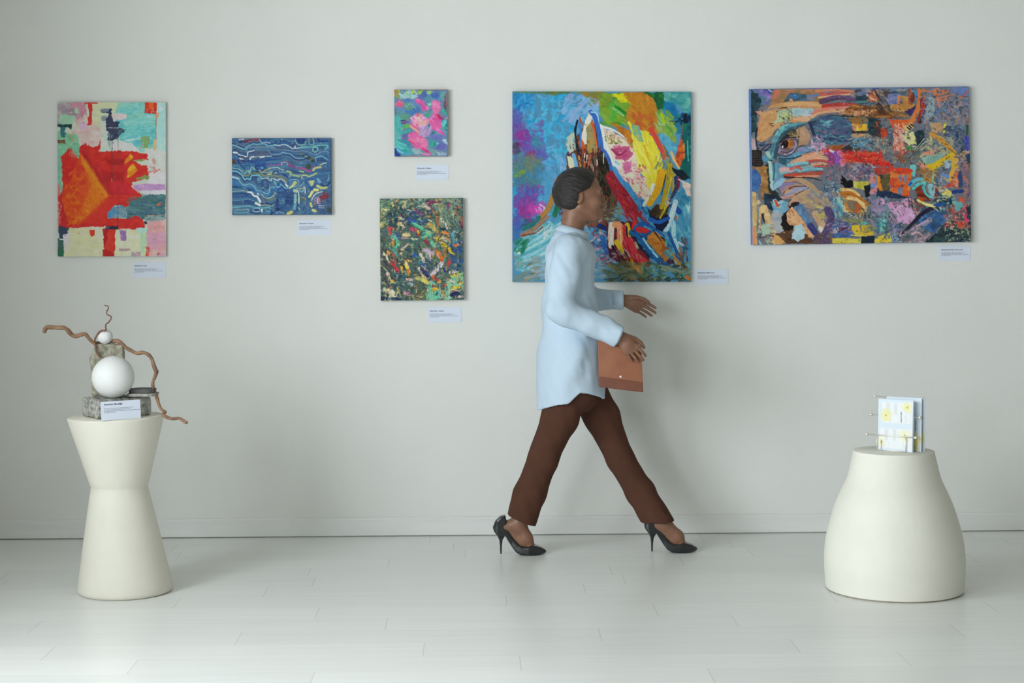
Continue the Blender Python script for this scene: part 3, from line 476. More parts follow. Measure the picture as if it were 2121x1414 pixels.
    for col, pts, a, b in SP:
        S(pts, a * .86, col, b * .8, rough=2.2, rag=1.8, var=20, th=.9, dry=.06, alpha=1.)
    pal = [(216, 204, 170), (190, 180, 110), (96, 170, 150), (50, 80, 120), (190, 90, 80), (200, 150, 70), (160, 150, 160), (40, 56, 70), (110, 140, 120), (70, 60, 60)]
    D(W_, 170, [(206, 190, 150), (190, 176, 110), (170, 150, 90), (150, 170, 150), (200, 170, 150), (110, 150, 140), (196, 140, 80)], L=(3, 8), W=(2, 4), da=90, th=.9)
    D(W_, 230, [(40, 58, 62), (50, 70, 66), (34, 44, 54), (70, 66, 60), (60, 84, 80)], L=(2.5, 7), W=(1.2, 3), da=90, th=.9)
    D(W_, 420, pal, L=(2, 6), W=(1.2, 2.6), da=90, th=.9); c.speck(W_, 350, pal + [(220, 214, 196), (30, 44, 54)], (.6, 1.5))
    return c


def paint_portal():
    c = Paint([(38, 33), (1300, 33), (1297, 1375), (40, 1375)], 470, 500, (84, 140, 172), 15, 3.4076)
    P, S, D, B = c.P, c.S, c.D, c.B
    # sky
    D([(38, 33), (680, 1000)], 260, [(84, 166, 206), (70, 158, 200), (100, 170, 208), (60, 150, 196)], L=(8, 18), W=(4, 8), da=90)
    D([(150, 60), (480, 560)], 120, [(72, 176, 214), (60, 166, 206), (90, 180, 214), (40, 150, 196)], L=(7, 16), W=(4, 8), da=90)
    D([(400, 60), (650, 240)], 70, [(140, 172, 212), (150, 170, 208), (120, 170, 212), (130, 160, 200)], L=(8, 18), W=(4, 9), ang=-50, da=30, dry=.05)
    D([(250, 480), (480, 700)], 60, [(120, 166, 212), (100, 160, 206), (140, 170, 212), (90, 150, 196)], L=(8, 18), W=(4, 9), ang=60, da=40)
    B(120, 95, 70, 60, (36, 130, 184)); B(90, 170, 50, 40, (76, 150, 196)); D([(60, 60), (190, 160)], 26, [(40, 136, 186), (70, 160, 204), (36, 120, 176)], L=(7, 14), W=(4, 7), da=90)
    for x, y, rx, ry, col in ((62, 240, 46, 80, (92, 90, 164)), (70, 330, 60, 80, (110, 80, 156)), (130, 380, 70, 70, (146, 56, 136)), (180, 410, 80, 70, (110, 84, 166)), (110, 330, 50, 40, (140, 60, 140)), (170, 480, 50, 30, (150, 56, 100)), (240, 480, 46, 40, (96, 90, 164)),
                              (60, 430, 40, 60, (80, 66, 84)), (90, 550, 70, 80, (88, 124, 124)), (180, 540, 66, 60, (116, 126, 104)), (100, 660, 80, 70, (66, 120, 140)), (230, 620, 60, 60, (60, 120, 160)), (200, 680, 50, 40, (70, 130, 150)), (70, 760, 50, 80, (44, 150, 190)),
                              (120, 720, 56, 50, (100, 96, 160)), (180, 740, 60, 50, (90, 84, 156)), (60, 860, 40, 70, (60, 140, 190)), (130, 820, 80, 70, (126, 66, 150)), (130, 890, 60, 50, (150, 50, 130)), (190, 860, 60, 46, (196, 62, 156)), (240, 850, 40, 40, (190, 70, 160)),
                              (70, 970, 50, 70, (70, 90, 160)), (150, 960, 50, 40, (60, 80, 110)), (60, 1050, 40, 60, (60, 110, 160)), (300, 750, 70, 60, (80, 150, 190)), (280, 640, 60, 60, (84, 150, 184)), (70, 620, 30, 20, (120, 160, 60)), (110, 600, 20, 16, (130, 150, 60)), (210, 400, 40, 50, (70, 140, 160))):
        B(x, y, rx, ry, col, .85)
    D([(44, 200), (250, 520)], 80, [(120, 70, 150), (96, 90, 170), (150, 60, 140), (110, 110, 180), (70, 130, 180)], L=(4, 10), W=(2.5, 5), da=90, alpha=.7)
    D([(44, 500), (260, 720)], 70, [(88, 126, 130), (60, 120, 160), (110, 130, 110), (70, 140, 150), (90, 110, 130)], L=(5, 11), W=(3, 6), da=90, alpha=.7)
    D([(50, 700), (270, 960)], 80, [(130, 66, 150), (150, 56, 140), (96, 84, 160), (190, 70, 160), (70, 120, 180), (110, 70, 160)], L=(4, 9), W=(2.5, 5), da=90, alpha=.8)
    S([(232, 830), (262, 850), (258, 880)], 12, (170, 190, 220)); S([(228, 850), (245, 878)], 14, (180, 170, 214)); D([(200, 830), (270, 900)], 8, [(214, 90, 170), (220, 160, 190)], L=(4, 8), W=(2, 4), da=60)
    # top band, greens and the orange cloud
    P([(38, 33), (480, 33), (400, 50), (330, 62), (260, 46), (90, 44)], (90, 124, 84), 2, soft=2, cols=[(60, 116, 70), (120, 120, 60)])
    P([(470, 33), (720, 33), (700, 120), (640, 90), (560, 70)], (130, 130, 62), 3, soft=2, cols=[(160, 120, 56), (110, 136, 60)])
    D([(580, 90), (700, 130)], 16, [(130, 130, 80), (150, 180, 190), (160, 130, 70)], L=(8, 16), W=(3, 5), ang=35, da=15)
    P([(650, 50), (830, 36), (900, 130), (850, 240), (760, 280), (700, 260), (660, 190)], (124, 152, 52), 3, cols=[(150, 166, 50), (90, 140, 54), (140, 150, 70)])
    D([(670, 70), (850, 270)], 70, [(110, 160, 50), (150, 176, 40), (70, 140, 50), (130, 140, 50), (110, 170, 80)], L=(8, 20), W=(4, 8), ang=35, da=25)
    P([(740, 50), (830, 40), (890, 110), (800, 110)], (196, 194, 24), 2.5, ang=30, cols=[(180, 186, 40)]); S([(770, 60), (880, 112)], 18, (206, 196, 30), dry=.2)
    S([(740, 130), (760, 190), (740, 230)], 36, (90, 166, 60)); S([(770, 150), (830, 190)], 34, (40, 136, 44)); S([(750, 150), (820, 200)], 18, (130, 180, 110), dry=.2); S([(680, 200), (720, 250)], 30, (130, 160, 60))
    P([(820, 38), (950, 36), (1030, 70), (1060, 160), (1110, 250), (1080, 330), (1030, 340), (960, 300), (900, 290), (850, 240), (840, 180), (880, 120)], (180, 124, 36), 2.5, ang=60, var=12, cols=[(190, 132, 40), (170, 112, 40)])
    D([(850, 50), (1060, 300)], 60, [(184, 128, 38), (176, 116, 40), (192, 136, 44)], L=(8, 20), W=(5, 9), ang=60, da=35, alpha=.7)
    D([(890, 200), (1040, 300)], 26, [(176, 96, 50), (184, 84, 46), (180, 104, 44)], L=(8, 18), W=(4, 7), ang=50, da=20); P([(730, 250), (860, 300), (905, 400), (850, 390), (780, 310)], (184, 124, 34), 2.5, ang=50, cols=[(170, 100, 40)])
    P([(960, 36), (1120, 36), (1115, 110), (1090, 200), (1060, 150), (1030, 80)], (30, 100, 60), 2.5, cols=[(50, 120, 60), (24, 80, 60)]); P([(1100, 36), (1298, 36), (1296, 230), (1200, 120), (1110, 90)], (76, 152, 150), 3, ang=30, cols=[(110, 172, 160), (50, 136, 140)])
    P([(1100, 100), (1180, 110), (1230, 230), (1150, 240), (1110, 180)], (22, 116, 160), 3, soft=3, cols=[(30, 130, 170)]); P([(1180, 200), (1298, 180), (1298, 330), (1200, 330)], (40, 120, 140), 3, cols=[(30, 100, 130)])
    P([(1060, 170), (1110, 190), (1180, 280), (1200, 400), (1170, 390), (1110, 330), (1060, 260)], (128, 156, 78), 3, ang=55, cols=[(96, 146, 60), (150, 178, 120)])
    D([(1060, 180), (1190, 370)], 34, [(120, 160, 60), (90, 150, 70), (150, 176, 116), (140, 160, 60)], L=(8, 20), W=(4, 7), ang=55, da=15); S([(1090, 190), (1110, 250)], 18, (160, 190, 20))
    P([(1070, 330), (1110, 330), (1200, 410), (1190, 500), (1160, 480), (1110, 420)], (90, 160, 186), 3, cols=[(110, 176, 180), (80, 140, 180)])
    D([(1190, 190), (1296, 260)], 14, [(14, 36, 66), (20, 60, 90)], L=(5, 12), W=(3, 6), ang=90, da=50); S([(1150, 240), (1240, 244)], 6, (20, 60, 90)); S([(1260, 200), (1262, 250)], 30, (14, 34, 60))
    # yellow
    P([(860, 250), (905, 300), (980, 310), (1030, 350), (1080, 470), (1100, 560), (1080, 640), (1040, 700), (1000, 740), (960, 640), (920, 560), (895, 470), (890, 380)], (222, 200, 58), 2.5, ang=65, cols=[(210, 190, 40), (228, 214, 110)])
    D([(900, 330), (950, 320), (1060, 450), (1080, 600), (1000, 700), (930, 560)], 70, [(224, 206, 60), (206, 184, 36), (230, 216, 110), (216, 196, 60)], L=(14, 36), W=(3, 6), ang=65, da=12)
    S([(970, 420), (1000, 500), (1030, 570)], 16, (214, 166, 30), dry=.2); S([(860, 250), (890, 300)], 20, (226, 196, 40)); S([(905, 470), (940, 560), (980, 660)], 26, (228, 214, 116), dry=.2)
    P([(872, 262), (930, 272), (968, 388), (930, 380), (890, 330)], (112, 164, 150), 2, cols=[(150, 170, 100)]); c.speck([(900, 330), (960, 400)], 16, [(214, 190, 90)])
    S([(1015, 300), (1050, 360), (1090, 440), (1112, 505)], 34, (206, 76, 60), 26, col2=(190, 60, 60)); S([(1060, 330), (1080, 380)], 10, (150, 120, 90), dry=.3); S([(1105, 420), (1140, 500), (1160, 580)], 16, (116, 104, 46)); S([(1095, 400), (1130, 500)], 8, (170, 120, 90))
    D([(1050, 490), (1150, 620)], 26, [(120, 140, 100), (150, 160, 120), (80, 120, 110), (160, 150, 80)], L=(8, 18), W=(3, 5), ang=110, da=20); S([(1180, 520), (1160, 460)], 18, (210, 160, 110), dry=.2)
    # pale pod
    P([(660, 278), (760, 320), (860, 396), (905, 480), (930, 600), (1005, 730), (1000, 800), (920, 770), (850, 680), (780, 600), (730, 500), (690, 400)], (222, 196, 180), 2.5, ang=60, cols=[(214, 150, 160), (226, 214, 180)])
    S([(655, 285), (680, 380), (720, 490), (750, 580)], 46, (214, 226, 214), 34, var=8); S([(655, 275), (740, 300), (810, 340), (862, 392)], 18, (222, 222, 212), 8); S([(700, 520), (790, 560)], 26, (206, 220, 216), dry=.2)
    D([(690, 320), (810, 400)], 40, [(126, 130, 60), (150, 130, 60), (100, 110, 50), (190, 170, 120)], L=(3, 8), W=(2, 4), ang=40, da=50, dry=.3)
    P([(735, 410), (860, 420), (892, 480), (850, 520), (770, 510)], (186, 92, 128), 3, cols=[(176, 70, 110), (206, 130, 160)]); P([(810, 530), (880, 520), (880, 600), (830, 610)], (196, 110, 150), 3.5, soft=2)
    S([(740, 440), (790, 480), (840, 450)], 14, (160, 50, 96)); S([(830, 340), (890, 440)], 20, (184, 124, 60), dry=.3)
    D([(800, 560), (1000, 790)], 80, [(206, 130, 150), (226, 210, 190), (190, 70, 100), (230, 200, 170), (214, 170, 170)], L=(3, 9), W=(2, 4), ang=50, da=40)
    D([(880, 640), (990, 790)], 30, [(180, 60, 90), (226, 190, 190), (230, 220, 150)], L=(3, 8), W=(2, 4), ang=50, da=40); S([(770, 530), (800, 560)], 20, (120, 180, 214), dry=.4)
    # peak
    P([(420, 480), (470, 380), (520, 300), (585, 200), (640, 300), (690, 460), (760, 600), (820, 720), (700, 1010), (380, 960), (420, 700)], (110, 70, 56), 3, ang=90, cols=[(70, 50, 46), (140, 70, 56), (96, 90, 70)])
    D([(500, 430), (670, 960)], 130, [(130, 60, 50), (90, 50, 44), (160, 90, 70), (70, 46, 40), (120, 110, 90), (40, 36, 36)], L=(10, 26), W=(2, 5), ang=90, da=12)
    P([(582, 170), (600, 210), (590, 300), (575, 400), (520, 420), (518, 380), (535, 300), (555, 240)], (224, 216, 200), 1.8, ang=100, cols=[(206, 170, 130)])
    P([(560, 290), (590, 250), (620, 300), (640, 460), (560, 470)], (160, 146, 100), 2, ang=90, cols=[(180, 140, 60), (120, 110, 80)])
    S([(590, 176), (620, 215), (645, 300), (664, 420), (672, 500)], 30, (60, 108, 180), 36, var=10); S([(595, 178), (635, 190), (650, 260)], 10, (160, 196, 224), 4)
    S([(600, 250), (618, 320), (632, 420)], 16, (212, 92, 50), 10, col2=(224, 130, 60)); S([(520, 390), (545, 440), (540, 490)], 36, (196, 96, 46), 20, dry=.2)
    D([(510, 440), (660, 580)], 60, [(150, 50, 54), (120, 40, 46), (220, 200, 180), (90, 44, 40), (200, 120, 60), (40, 30, 30)], L=(6, 16), W=(1.5, 3.5), ang=95, da=15)
    S([(497, 238), (482, 300), (486, 380), (505, 450), (508, 500)], 15, (24, 36, 56), 9); S([(510, 250), (520, 330), (518, 420)], 18, (74, 130, 190), 10); S([(512, 220), (528, 262)], 13, (180, 90, 50)); S([(478, 330), (486, 440)], 14, (110, 160, 190), dry=.2)
    P([(428, 350), (475, 310), (480, 440), (440, 470), (415, 400)], (176, 186, 168), 3, ang=90, dry=.15); P([(426, 488), (470, 505), (480, 580), (460, 620), (434, 560)], (212, 208, 170), 2.5, ang=80); S([(425, 470), (440, 484)], 12, (70, 60, 130)); S([(505, 490), (520, 560)], 14, (206, 156, 80), dry=.2)
    S([(470, 480), (490, 560)], 26, (110, 166, 214)); S([(548, 470), (545, 560)], 7, (226, 220, 210), dry=.4); S([(565, 480), (560, 550)], 6, (220, 210, 200), dry=.3)
    for a in ([(478, 300), (490, 420), (505, 520)], [(600, 470), (610, 560)], [(530, 560), (520, 700)], [(640, 470), (660, 640)], [(580, 560), (590, 700)], [(690, 480), (700, 600)]):
        S(a, 12, (26, 28, 32), 5, dry=.25)
    # right flank
    P([(650, 470), (690, 440), (740, 560), (760, 680), (720, 780), (650, 720)], (36, 36, 32), 3, ang=80, cols=[(70, 76, 40), (60, 40, 30)])
    D([(650, 560), (760, 860)], 60, [(40, 40, 30), (90, 90, 50), (60, 70, 60), (120, 90, 60), (30, 30, 40), (150, 70, 50)], L=(8, 20), W=(2, 4), ang=85, da=18)
    S([(690, 460), (725, 530), (742, 640)], 28, (66, 106, 176), 20); S([(682, 470), (680, 540)], 7, (226, 222, 214), dry=.2)
    S([(745, 640), (800, 740), (870, 850), (960, 965)], 96, (164, 40, 56), 90, var=18, col2=(130, 40, 56)); D([(720, 640), (800, 680), (960, 960), (850, 950)], 70, [(186, 40, 56), (150, 44, 60), (196, 90, 110), (120, 40, 50), (200, 60, 50)], L=(10, 24), W=(2.5, 5), ang=55, da=15)
    S([(755, 575), (800, 650), (850, 710)], 30, (76, 146, 200), 34); S([(842, 690), (900, 780), (960, 850), (1000, 940)], 40, (76, 150, 196), 30, col2=(60, 130, 180)); D([(920, 820), (1010, 960)], 16, [(40, 110, 170), (90, 170, 200), (60, 150, 130), (20, 60, 110)], L=(8, 16), W=(3, 6), ang=60, da=20)
    D([(660, 840), (800, 960)], 40, [(110, 116, 96), (130, 140, 116), (90, 90, 80), (150, 160, 140), (100, 80, 70)], L=(6, 14), W=(3, 6), da=90); S([(640, 740), (660, 860), (650, 940)], 34, (150, 156, 196), 26); S([(668, 800), (665, 960)], 12, (170, 96, 60), dry=.2)
    # left slope and water
    S([(362, 655), (330, 760), (290, 860), (230, 930)], 44, (176, 130, 66), 36, col2=(140, 110, 60)); S([(375, 780), (355, 850), (335, 905)], 46, (34, 116, 86), 34); S([(385, 800), (375, 900)], 18, (110, 50, 50), dry=.2); S([(395, 700), (350, 800)], 40, (110, 140, 186), dry=.2)
    P([(50, 1180), (110, 1050), (260, 950), (420, 960), (520, 1060), (480, 1200), (300, 1300), (60, 1300)], (110, 168, 180), 4, ang=-30, cols=[(150, 190, 204), (80, 160, 160)])
    S([(110, 1045), (180, 1010), (250, 950), (280, 915)], 34, (160, 130, 108), 30, col2=(130, 100, 80)); S([(105, 1050), (200, 1030), (250, 990)], 9, (120, 60, 46)); S([(120, 1000), (180, 970), (225, 925)], 34, (40, 116, 110), dry=.1)
    for i in range(22):
        y = 1060 + i * 8; S([(70 + i * 4, y + 60), (180 + i * 4, y + 10), (300 + i * 6, y - 70), (380 + i * 5, y - 130 + i)], 11 + (i % 3) * 5, [(60, 150, 150), (120, 190, 200), (190, 210, 214), (70, 160, 140), (150, 196, 214), (140, 170, 196)][(i * 5 + i // 3) % 6], dry=.35, alpha=.6, rough=1.6)
    D([(60, 1080), (150, 1170)], 20, [(40, 130, 96), (60, 150, 120), (30, 110, 80)], L=(8, 16), W=(4, 7), ang=-50, da=25); D([(230, 970), (350, 1060)], 20, [(222, 214, 204), (200, 200, 190)], L=(5, 12), W=(2, 5), ang=-50, da=30, dry=.3); c.speck([(68, 1165), (100, 1180)], 8, [(230, 230, 224)])
    D([(50, 1200), (240, 1370)], 60, [(150, 126, 96), (130, 160, 170), (120, 140, 110), (170, 150, 130), (100, 140, 150), (110, 110, 70)], L=(6, 16), W=(3, 6), ang=-25, da=25)
    D([(200, 1180), (700, 1372)], 120, [(140, 170, 190), (130, 150, 160), (150, 170, 180), (120, 150, 160), (160, 160, 150)], L=(10, 24), W=(4, 8), ang=-10, da=20)
    D([(380, 880), (660, 1080)], 60, [(200, 140, 60), (190, 70, 60), (220, 200, 180), (140, 50, 46), (96, 90, 100)], L=(8, 22), W=(2, 4), ang=90, da=10, dry=.25)
    D([(600, 1000), (730, 1250)], 60, [(60, 100, 160), (190, 80, 110), (90, 110, 150), (120, 110, 140), (40, 60, 100), (214, 180, 180)], L=(6, 14), W=(3, 5), da=60); S([(650, 980), (720, 1010)], 30, (24, 50, 110)); S([(670, 1060), (700, 1170)], 34, (40, 100, 170), dry=.15)
    # fire
    P([(690, 960), (900, 950), (1020, 1250), (880, 1300), (720, 1200)], (90, 36, 50), 4, ang=70, cols=[(40, 30, 50), (140, 40, 50)])
    S([(738, 975), (732, 1060), (735, 1120)], 44, (226, 220, 204), 40, col2=(226, 140, 110)); S([(765, 970), (795, 985), (798, 1060), (800, 1120)], 46, (226, 132, 86), 44, col2=(230, 190, 160)); S([(825, 985), (832, 1060), (834, 1130)], 26, (186, 36, 50), col2=(220, 150, 150)); S([(848, 972), (862, 1030), (860, 1090)], 32, (214, 166, 40), 24, dry=.1)
    S([(842, 985), (848, 1060)], 12, (30, 40, 40)); S([(775, 1095), (800, 1140), (820, 1175)], 40, (228, 180, 40), 26); S([(745, 1125), (760, 1160)], 18, (20, 20, 50)); S([(856, 1100), (880, 1160), (930, 1210), (995, 1245)], 84, (184, 42, 58), 46, col2=(206, 80, 90)); S([(880, 1100), (910, 1180), (990, 1240)], 30, (206, 56, 66), 22)
    S([(900, 950), (890, 1000)], 24, (200, 44, 46)); D([(810, 1170), (950, 1290)], 30, [(216, 126, 40), (226, 170, 50), (150, 40, 50), (80, 40, 50), (210, 190, 180)], L=(6, 14), W=(2, 4), ang=50, da=25); D([(740, 1150), (860, 1250)], 26, [(110, 40, 56), (70, 36, 50), (190, 180, 190)], L=(6, 14), W=(2, 4), ang=50, da=20)
    # blue and ochre sweep
    P([(860, 1020), (960, 960), (1120, 1060), (1220, 1200), (1270, 1300), (1100, 1260), (1000, 1200)], (36, 84, 140), 3, ang=50, cols=[(24, 50, 90), (70, 140, 180)])
    S([(910, 1000), (960, 968), (1040, 1010), (1100, 1060)], 42, (28, 92, 156), 30); S([(930, 1005), (985, 1016)], 44, (190, 44, 46), 34); S([(970, 985), (1060, 1030), (1110, 1070)], 12, (90, 160, 190), dry=.2)
    S([(880, 1030), (930, 1060), (1000, 1150), (1080, 1240)], 44, (36, 110, 168), 30, col2=(20, 50, 90)); S([(960, 1070), (1010, 1140), (1060, 1200)], 14, (150, 200, 214), dry=.15); S([(900, 1060), (940, 1130), (1000, 1200)], 12, (20, 30, 50)); S([(905, 1100), (925, 1150)], 20, (180, 186, 150), dry=.3)
    P([(985, 1085), (1000, 1040), (1040, 1020), (1100, 1060), (1140, 1110), (1180, 1190), (1260, 1270), (1262, 1300), (1200, 1262), (1140, 1210), (1110, 1235), (1060, 1170)], (178, 118, 42), 2, ang=50, cols=[(164, 96, 36), (186, 128, 50)])
    P([(1090, 1100), (1130, 1110), (1130, 1190), (1090, 1160)], (160, 86, 36), 3); P([(1120, 1230), (1150, 1205), (1230, 1270), (1180, 1270)], (62, 44, 74), 2); S([(1090, 1060), (1130, 1100), (1150, 1180)], 14, (30, 50, 60), dry=.2); S([(1030, 1010), (1090, 1090)], 10, (60, 50, 50), dry=.2)
    # right side
    D([(1120, 760), (1296, 1200)], 90, [(48, 134, 164), (70, 150, 176), (110, 180, 190), (40, 116, 150), (60, 140, 160)], L=(8, 20), W=(4, 8), ang=70, da=35)
    P([(1235, 660), (1298, 690), (1298, 780), (1260, 760)], (216, 186, 172), 3, ang=70, dry=.1); D([(1250, 800), (1296, 920)], 10, [(206, 214, 210), (110, 180, 190)], L=(8, 16), W=(3, 6), ang=100); S([(1170, 840), (1215, 880)], 40, (30, 84, 156)); S([(1195, 930), (1190, 920)], 16, (180, 110, 80))
    S([(1190, 810), (1160, 910), (1120, 1000)], 34, (176, 206, 226), 44, col2=(210, 226, 226)); S([(1170, 960), (1180, 1060), (1220, 1180)], 40, (176, 212, 220), 16, dry=.1, col2=(110, 170, 190)); S([(1140, 1030), (1170, 1100), (1200, 1170)], 22, (30, 86, 150))
    P([(985, 850), (1040, 900), (1140, 900), (1140, 960), (1090, 1030), (1030, 970)], (18, 28, 62), 2.5); S([(1010, 935), (1070, 955), (1140, 925)], 30, (30, 96, 170), 24); P([(1000, 890), (1050, 830), (1150, 830), (1120, 910), (1050, 920)], (62, 46, 32), 2.5, cols=[(100, 80, 40)])
    S([(1030, 690), (1010, 770), (970, 830)], 26, (226, 218, 200), 30, dry=.15); S([(1090, 605), (1065, 720), (1005, 825)], 60, (222, 166, 30), 40, col2=(206, 140, 30)); S([(1150, 560), (1140, 680), (1090, 850)], 50, (186, 160, 44), 30, col2=(110, 100, 50)); S([(1180, 620), (1165, 760), (1080, 925)], 20, (176, 156, 40), 14); S([(1120, 620), (1090, 760)], 8, (50, 50, 40), dry=.2); S([(1160, 640), (1110, 860)], 7, (220, 200, 60), dry=.2)
    S([(1150, 790), (1130, 830)], 24, (222, 180, 170), dry=.3); S([(1190, 640), (1190, 720), (1150, 800)], 26, (40, 60, 110), dry=.15); S([(1215, 640), (1205, 720)], 22, (130, 30, 50), dry=.2)
    P([(1235, 262), (1298, 250), (1298, 650), (1230, 640), (1220, 560)], (18, 98, 96), 3, ang=90, cols=[(20, 70, 90), (30, 120, 96)]); S([(1275, 380), (1280, 520)], 8, (80, 170, 150), dry=.2); P([(1165, 568), (1240, 590), (1298, 640), (1240, 655), (1180, 610)], (18, 40, 50), 2.5)
    P([(1236, 345), (1256, 470), (1218, 575), (1180, 505), (1205, 440)], (200, 94, 36), 2, ang=75, cols=[(150, 60, 50), (226, 130, 50)]); S([(1165, 470), (1190, 530), (1215, 572)], 14, (216, 170, 120), dry=.1); S([(1250, 400), (1252, 500)], 8, (226, 150, 80), dry=.2); S([(1235, 270), (1238, 340)], 14, (120, 90, 90), dry=.3); S([(1210, 650), (1270, 690)], 7, (220, 220, 210), dry=.4)
    D([(1215, 1080), (1275, 1300)], 30, [(80, 40, 46), (190, 60, 60), (40, 36, 50), (150, 110, 80)], L=(8, 18), W=(2.5, 5), ang=75, da=15); S([(1210, 1100), (1240, 1120)], 20, (190, 190, 190), dry=.4)
    # foreground
    D([(700, 1240), (1000, 1372)], 90, [(120, 116, 80), (96, 110, 84), (130, 126, 96), (80, 90, 70), (150, 130, 70)], L=(8, 18), W=(4, 8), ang=15, da=30)
    D([(960, 1240), (1296, 1372)], 110, [(90, 140, 112), (60, 100, 84), (116, 136, 96), (50, 80, 74), (130, 170, 150), (80, 110, 70), (70, 60, 70)], L=(6, 14), W=(3, 6), ang=10, da=50); S([(1100, 1270), (1200, 1300), (1290, 1310)], 26, (126, 140, 116), dry=.2); S([(1268, 1340), (1285, 1355)], 24, (190, 110, 40))
    D([(700, 1345), (1296, 1372)], 40, [(60, 60, 50), (90, 80, 50), (50, 70, 60)], L=(4, 10), W=(2, 5), da=40)
    D([(880, 1230), (960, 1300)], 10, [(206, 140, 60), (216, 180, 130)], L=(6, 14), W=(2, 4), ang=60)
    c.speck([(480, 300), (1250, 1300)], 110, [(226, 222, 210), (206, 196, 180), (30, 30, 40), (190, 60, 60)], (.5, 1.3))
    return c


def paint_face():
    c = Paint([(35, 57), (1893, 38), (1912, 1350), (47, 1388)], 560, 400, (112, 116, 126), 16, 4.098)
    P, S, D, B = c.P, c.S, c.D, c.B
    G = [(94, 108, 124), (126, 122, 122), (74, 96, 114), (156, 136, 116), (84, 96, 104), (60, 74, 90)]
    D([(35, 45), (1912, 1388)], 900, G + [(120, 140, 140), (150, 120, 110)], L=(6, 14), W=(3, 6), da=90)
    # top left
    P([(38, 57), (130, 120), (140, 200), (100, 260), (90, 400), (42, 470)], (44, 74, 84), 3, cols=[(56, 90, 96), (36, 56, 66)])
    P([(50, 58), (245, 58), (240, 120), (190, 180), (130, 200), (130, 130), (80, 80)], (110, 106, 166), 3, cols=[(140, 120, 180), (80, 84, 150), (90, 120, 150)]); D([(150, 90), (240, 150)], 12, [(160, 130, 180), (190, 140, 150)], L=(4, 8), W=(2, 4), da=60); S([(190, 60), (240, 95)], 9, (170, 190, 200)); S([(225, 90), (242, 110)], 12, (40, 60, 130))
    P([(230, 58), (660, 52), (650, 120), (640, 180), (330, 170), (200, 230), (150, 260), (220, 160)], (156, 118, 80), 3, ang=0, cols=[(140, 120, 80), (176, 126, 96)]); P([(235, 60), (285, 70), (280, 120), (230, 160)], (200, 116, 96), 3, dry=.15)
    P([(330, 165), (365, 95), (420, 88), (520, 110), (540, 160), (440, 165)], (72, 106, 124), 3, cols=[(84, 120, 170), (60, 90, 100)]); S([(520, 120), (610, 110)], 20, (90, 126, 180), dry=.1); S([(545, 150), (590, 140)], 16, (100, 130, 180), dry=.2); S([(665, 92), (710, 86)], 20, (86, 124, 184)); P([(365, 140), (400, 140), (395, 168), (366, 160)], (206, 146, 126), 2); S([(330, 158), (365, 150)], 8, (60, 60, 56)); S([(390, 110), (440, 125)], 16, (70, 110, 180))
    # brow and forehead
    P([(82, 245), (130, 240), (160, 265), (110, 275)], (206, 140, 120), 2)
    P([(108, 350), (130, 260), (200, 205), (330, 172), (640, 170), (642, 216), (600, 280), (530, 330), (330, 350), (250, 410), (200, 470), (120, 520), (98, 440)], (194, 148, 98), 2.5, ang=-40, cols=[(206, 160, 112), (180, 136, 96)])
    D([(110, 260), (330, 500)], 30, [(200, 154, 104), (190, 142, 92), (206, 160, 116)], L=(14, 34), W=(4, 8), ang=-50, da=15); S([(108, 420), (115, 340), (150, 265)], 12, (206, 130, 90), dry=.2); S([(170, 240), (230, 220), (290, 235)], 22, (130, 126, 132), dry=.35); S([(340, 190), (480, 180), (635, 190)], 34, (208, 160, 110)); S([(360, 215), (500, 208), (620, 222)], 10, (190, 130, 100), dry=.3)
    P([(390, 222), (560, 218), (585, 260), (560, 292), (400, 286)], (160, 184, 190), 2.5, ang=5, cols=[(180, 190, 196), (140, 176, 184)]); P([(395, 300), (520, 290), (550, 318), (520, 338), (410, 336)], (212, 166, 132), 2.5, ang=5); S([(400, 330), (500, 338)], 10, (210, 130, 80), dry=.2)
    P([(280, 250), (330, 225), (395, 225), (390, 290), (340, 340), (230, 345), (260, 310)], (176, 186, 150), 3.5, cols=[(190, 196, 120), (150, 176, 170)]); D([(265, 225), (395, 345)], 60, [(190, 196, 120), (170, 190, 180), (120, 120, 90), (200, 200, 150), (60, 56, 50)], L=(3, 7), W=(1.2, 3), da=90)
    for a in ([(275, 225), (300, 215)], [(300, 220), (345, 215)], [(262, 250), (275, 240)], [(200, 355), (230, 350)], [(210, 365), (240, 375)]):
        S(a, 7, (46, 44, 44), dry=.2)
    # strokes over the forehead to the right
    for a in (((600, 75), (760, 68), (930, 80), 26, (200, 126, 100)), ((640, 105), (800, 92), (940, 110), 26, (196, 90, 80)), ((620, 130), (700, 120), (900, 100), 16, (214, 160, 124)), ((640, 165), (780, 130), (935, 150), 46, (96, 66, 92)), ((690, 140), (800, 122), (920, 140), 18, (110, 84, 130)), ((660, 205), (800, 190), (935, 195), 34, (184, 60, 52)),
              ((640, 225), (720, 212), (920, 216), 12, (206, 90, 70)), ((590, 245), (700, 228), (930, 210), 28, (204, 126, 112)), ((560, 300), (640, 258), (880, 236), 26, (216, 160, 118)), ((560, 270), (620, 240), (700, 232), 18, (206, 120, 100))):
        S(a[:3], a[3], a[4], a[3] * .8, dry=.12, var=16)
    P([(930, 90), (1050, 90), (1060, 180), (930, 185)], (44, 66, 80), 3, cols=[(70, 110, 120), (36, 46, 60)]); S([(940, 170), (1060, 165)], 24, (80, 126, 130), dry=.2)
    # brown strata
    P([(840, 230), (930, 200), (1240, 215), (1260, 290), (1040, 300), (820, 275)], (144, 92, 42), 3, ang=2, cols=[(120, 66, 36), (170, 116, 56), (90, 60, 40)]); D([(930, 195), (1390, 310)], 70, [(150, 96, 44), (120, 70, 40), (176, 120, 60), (96, 60, 44), (190, 140, 80)], L=(14, 34), W=(2, 5), ang=4, da=8)
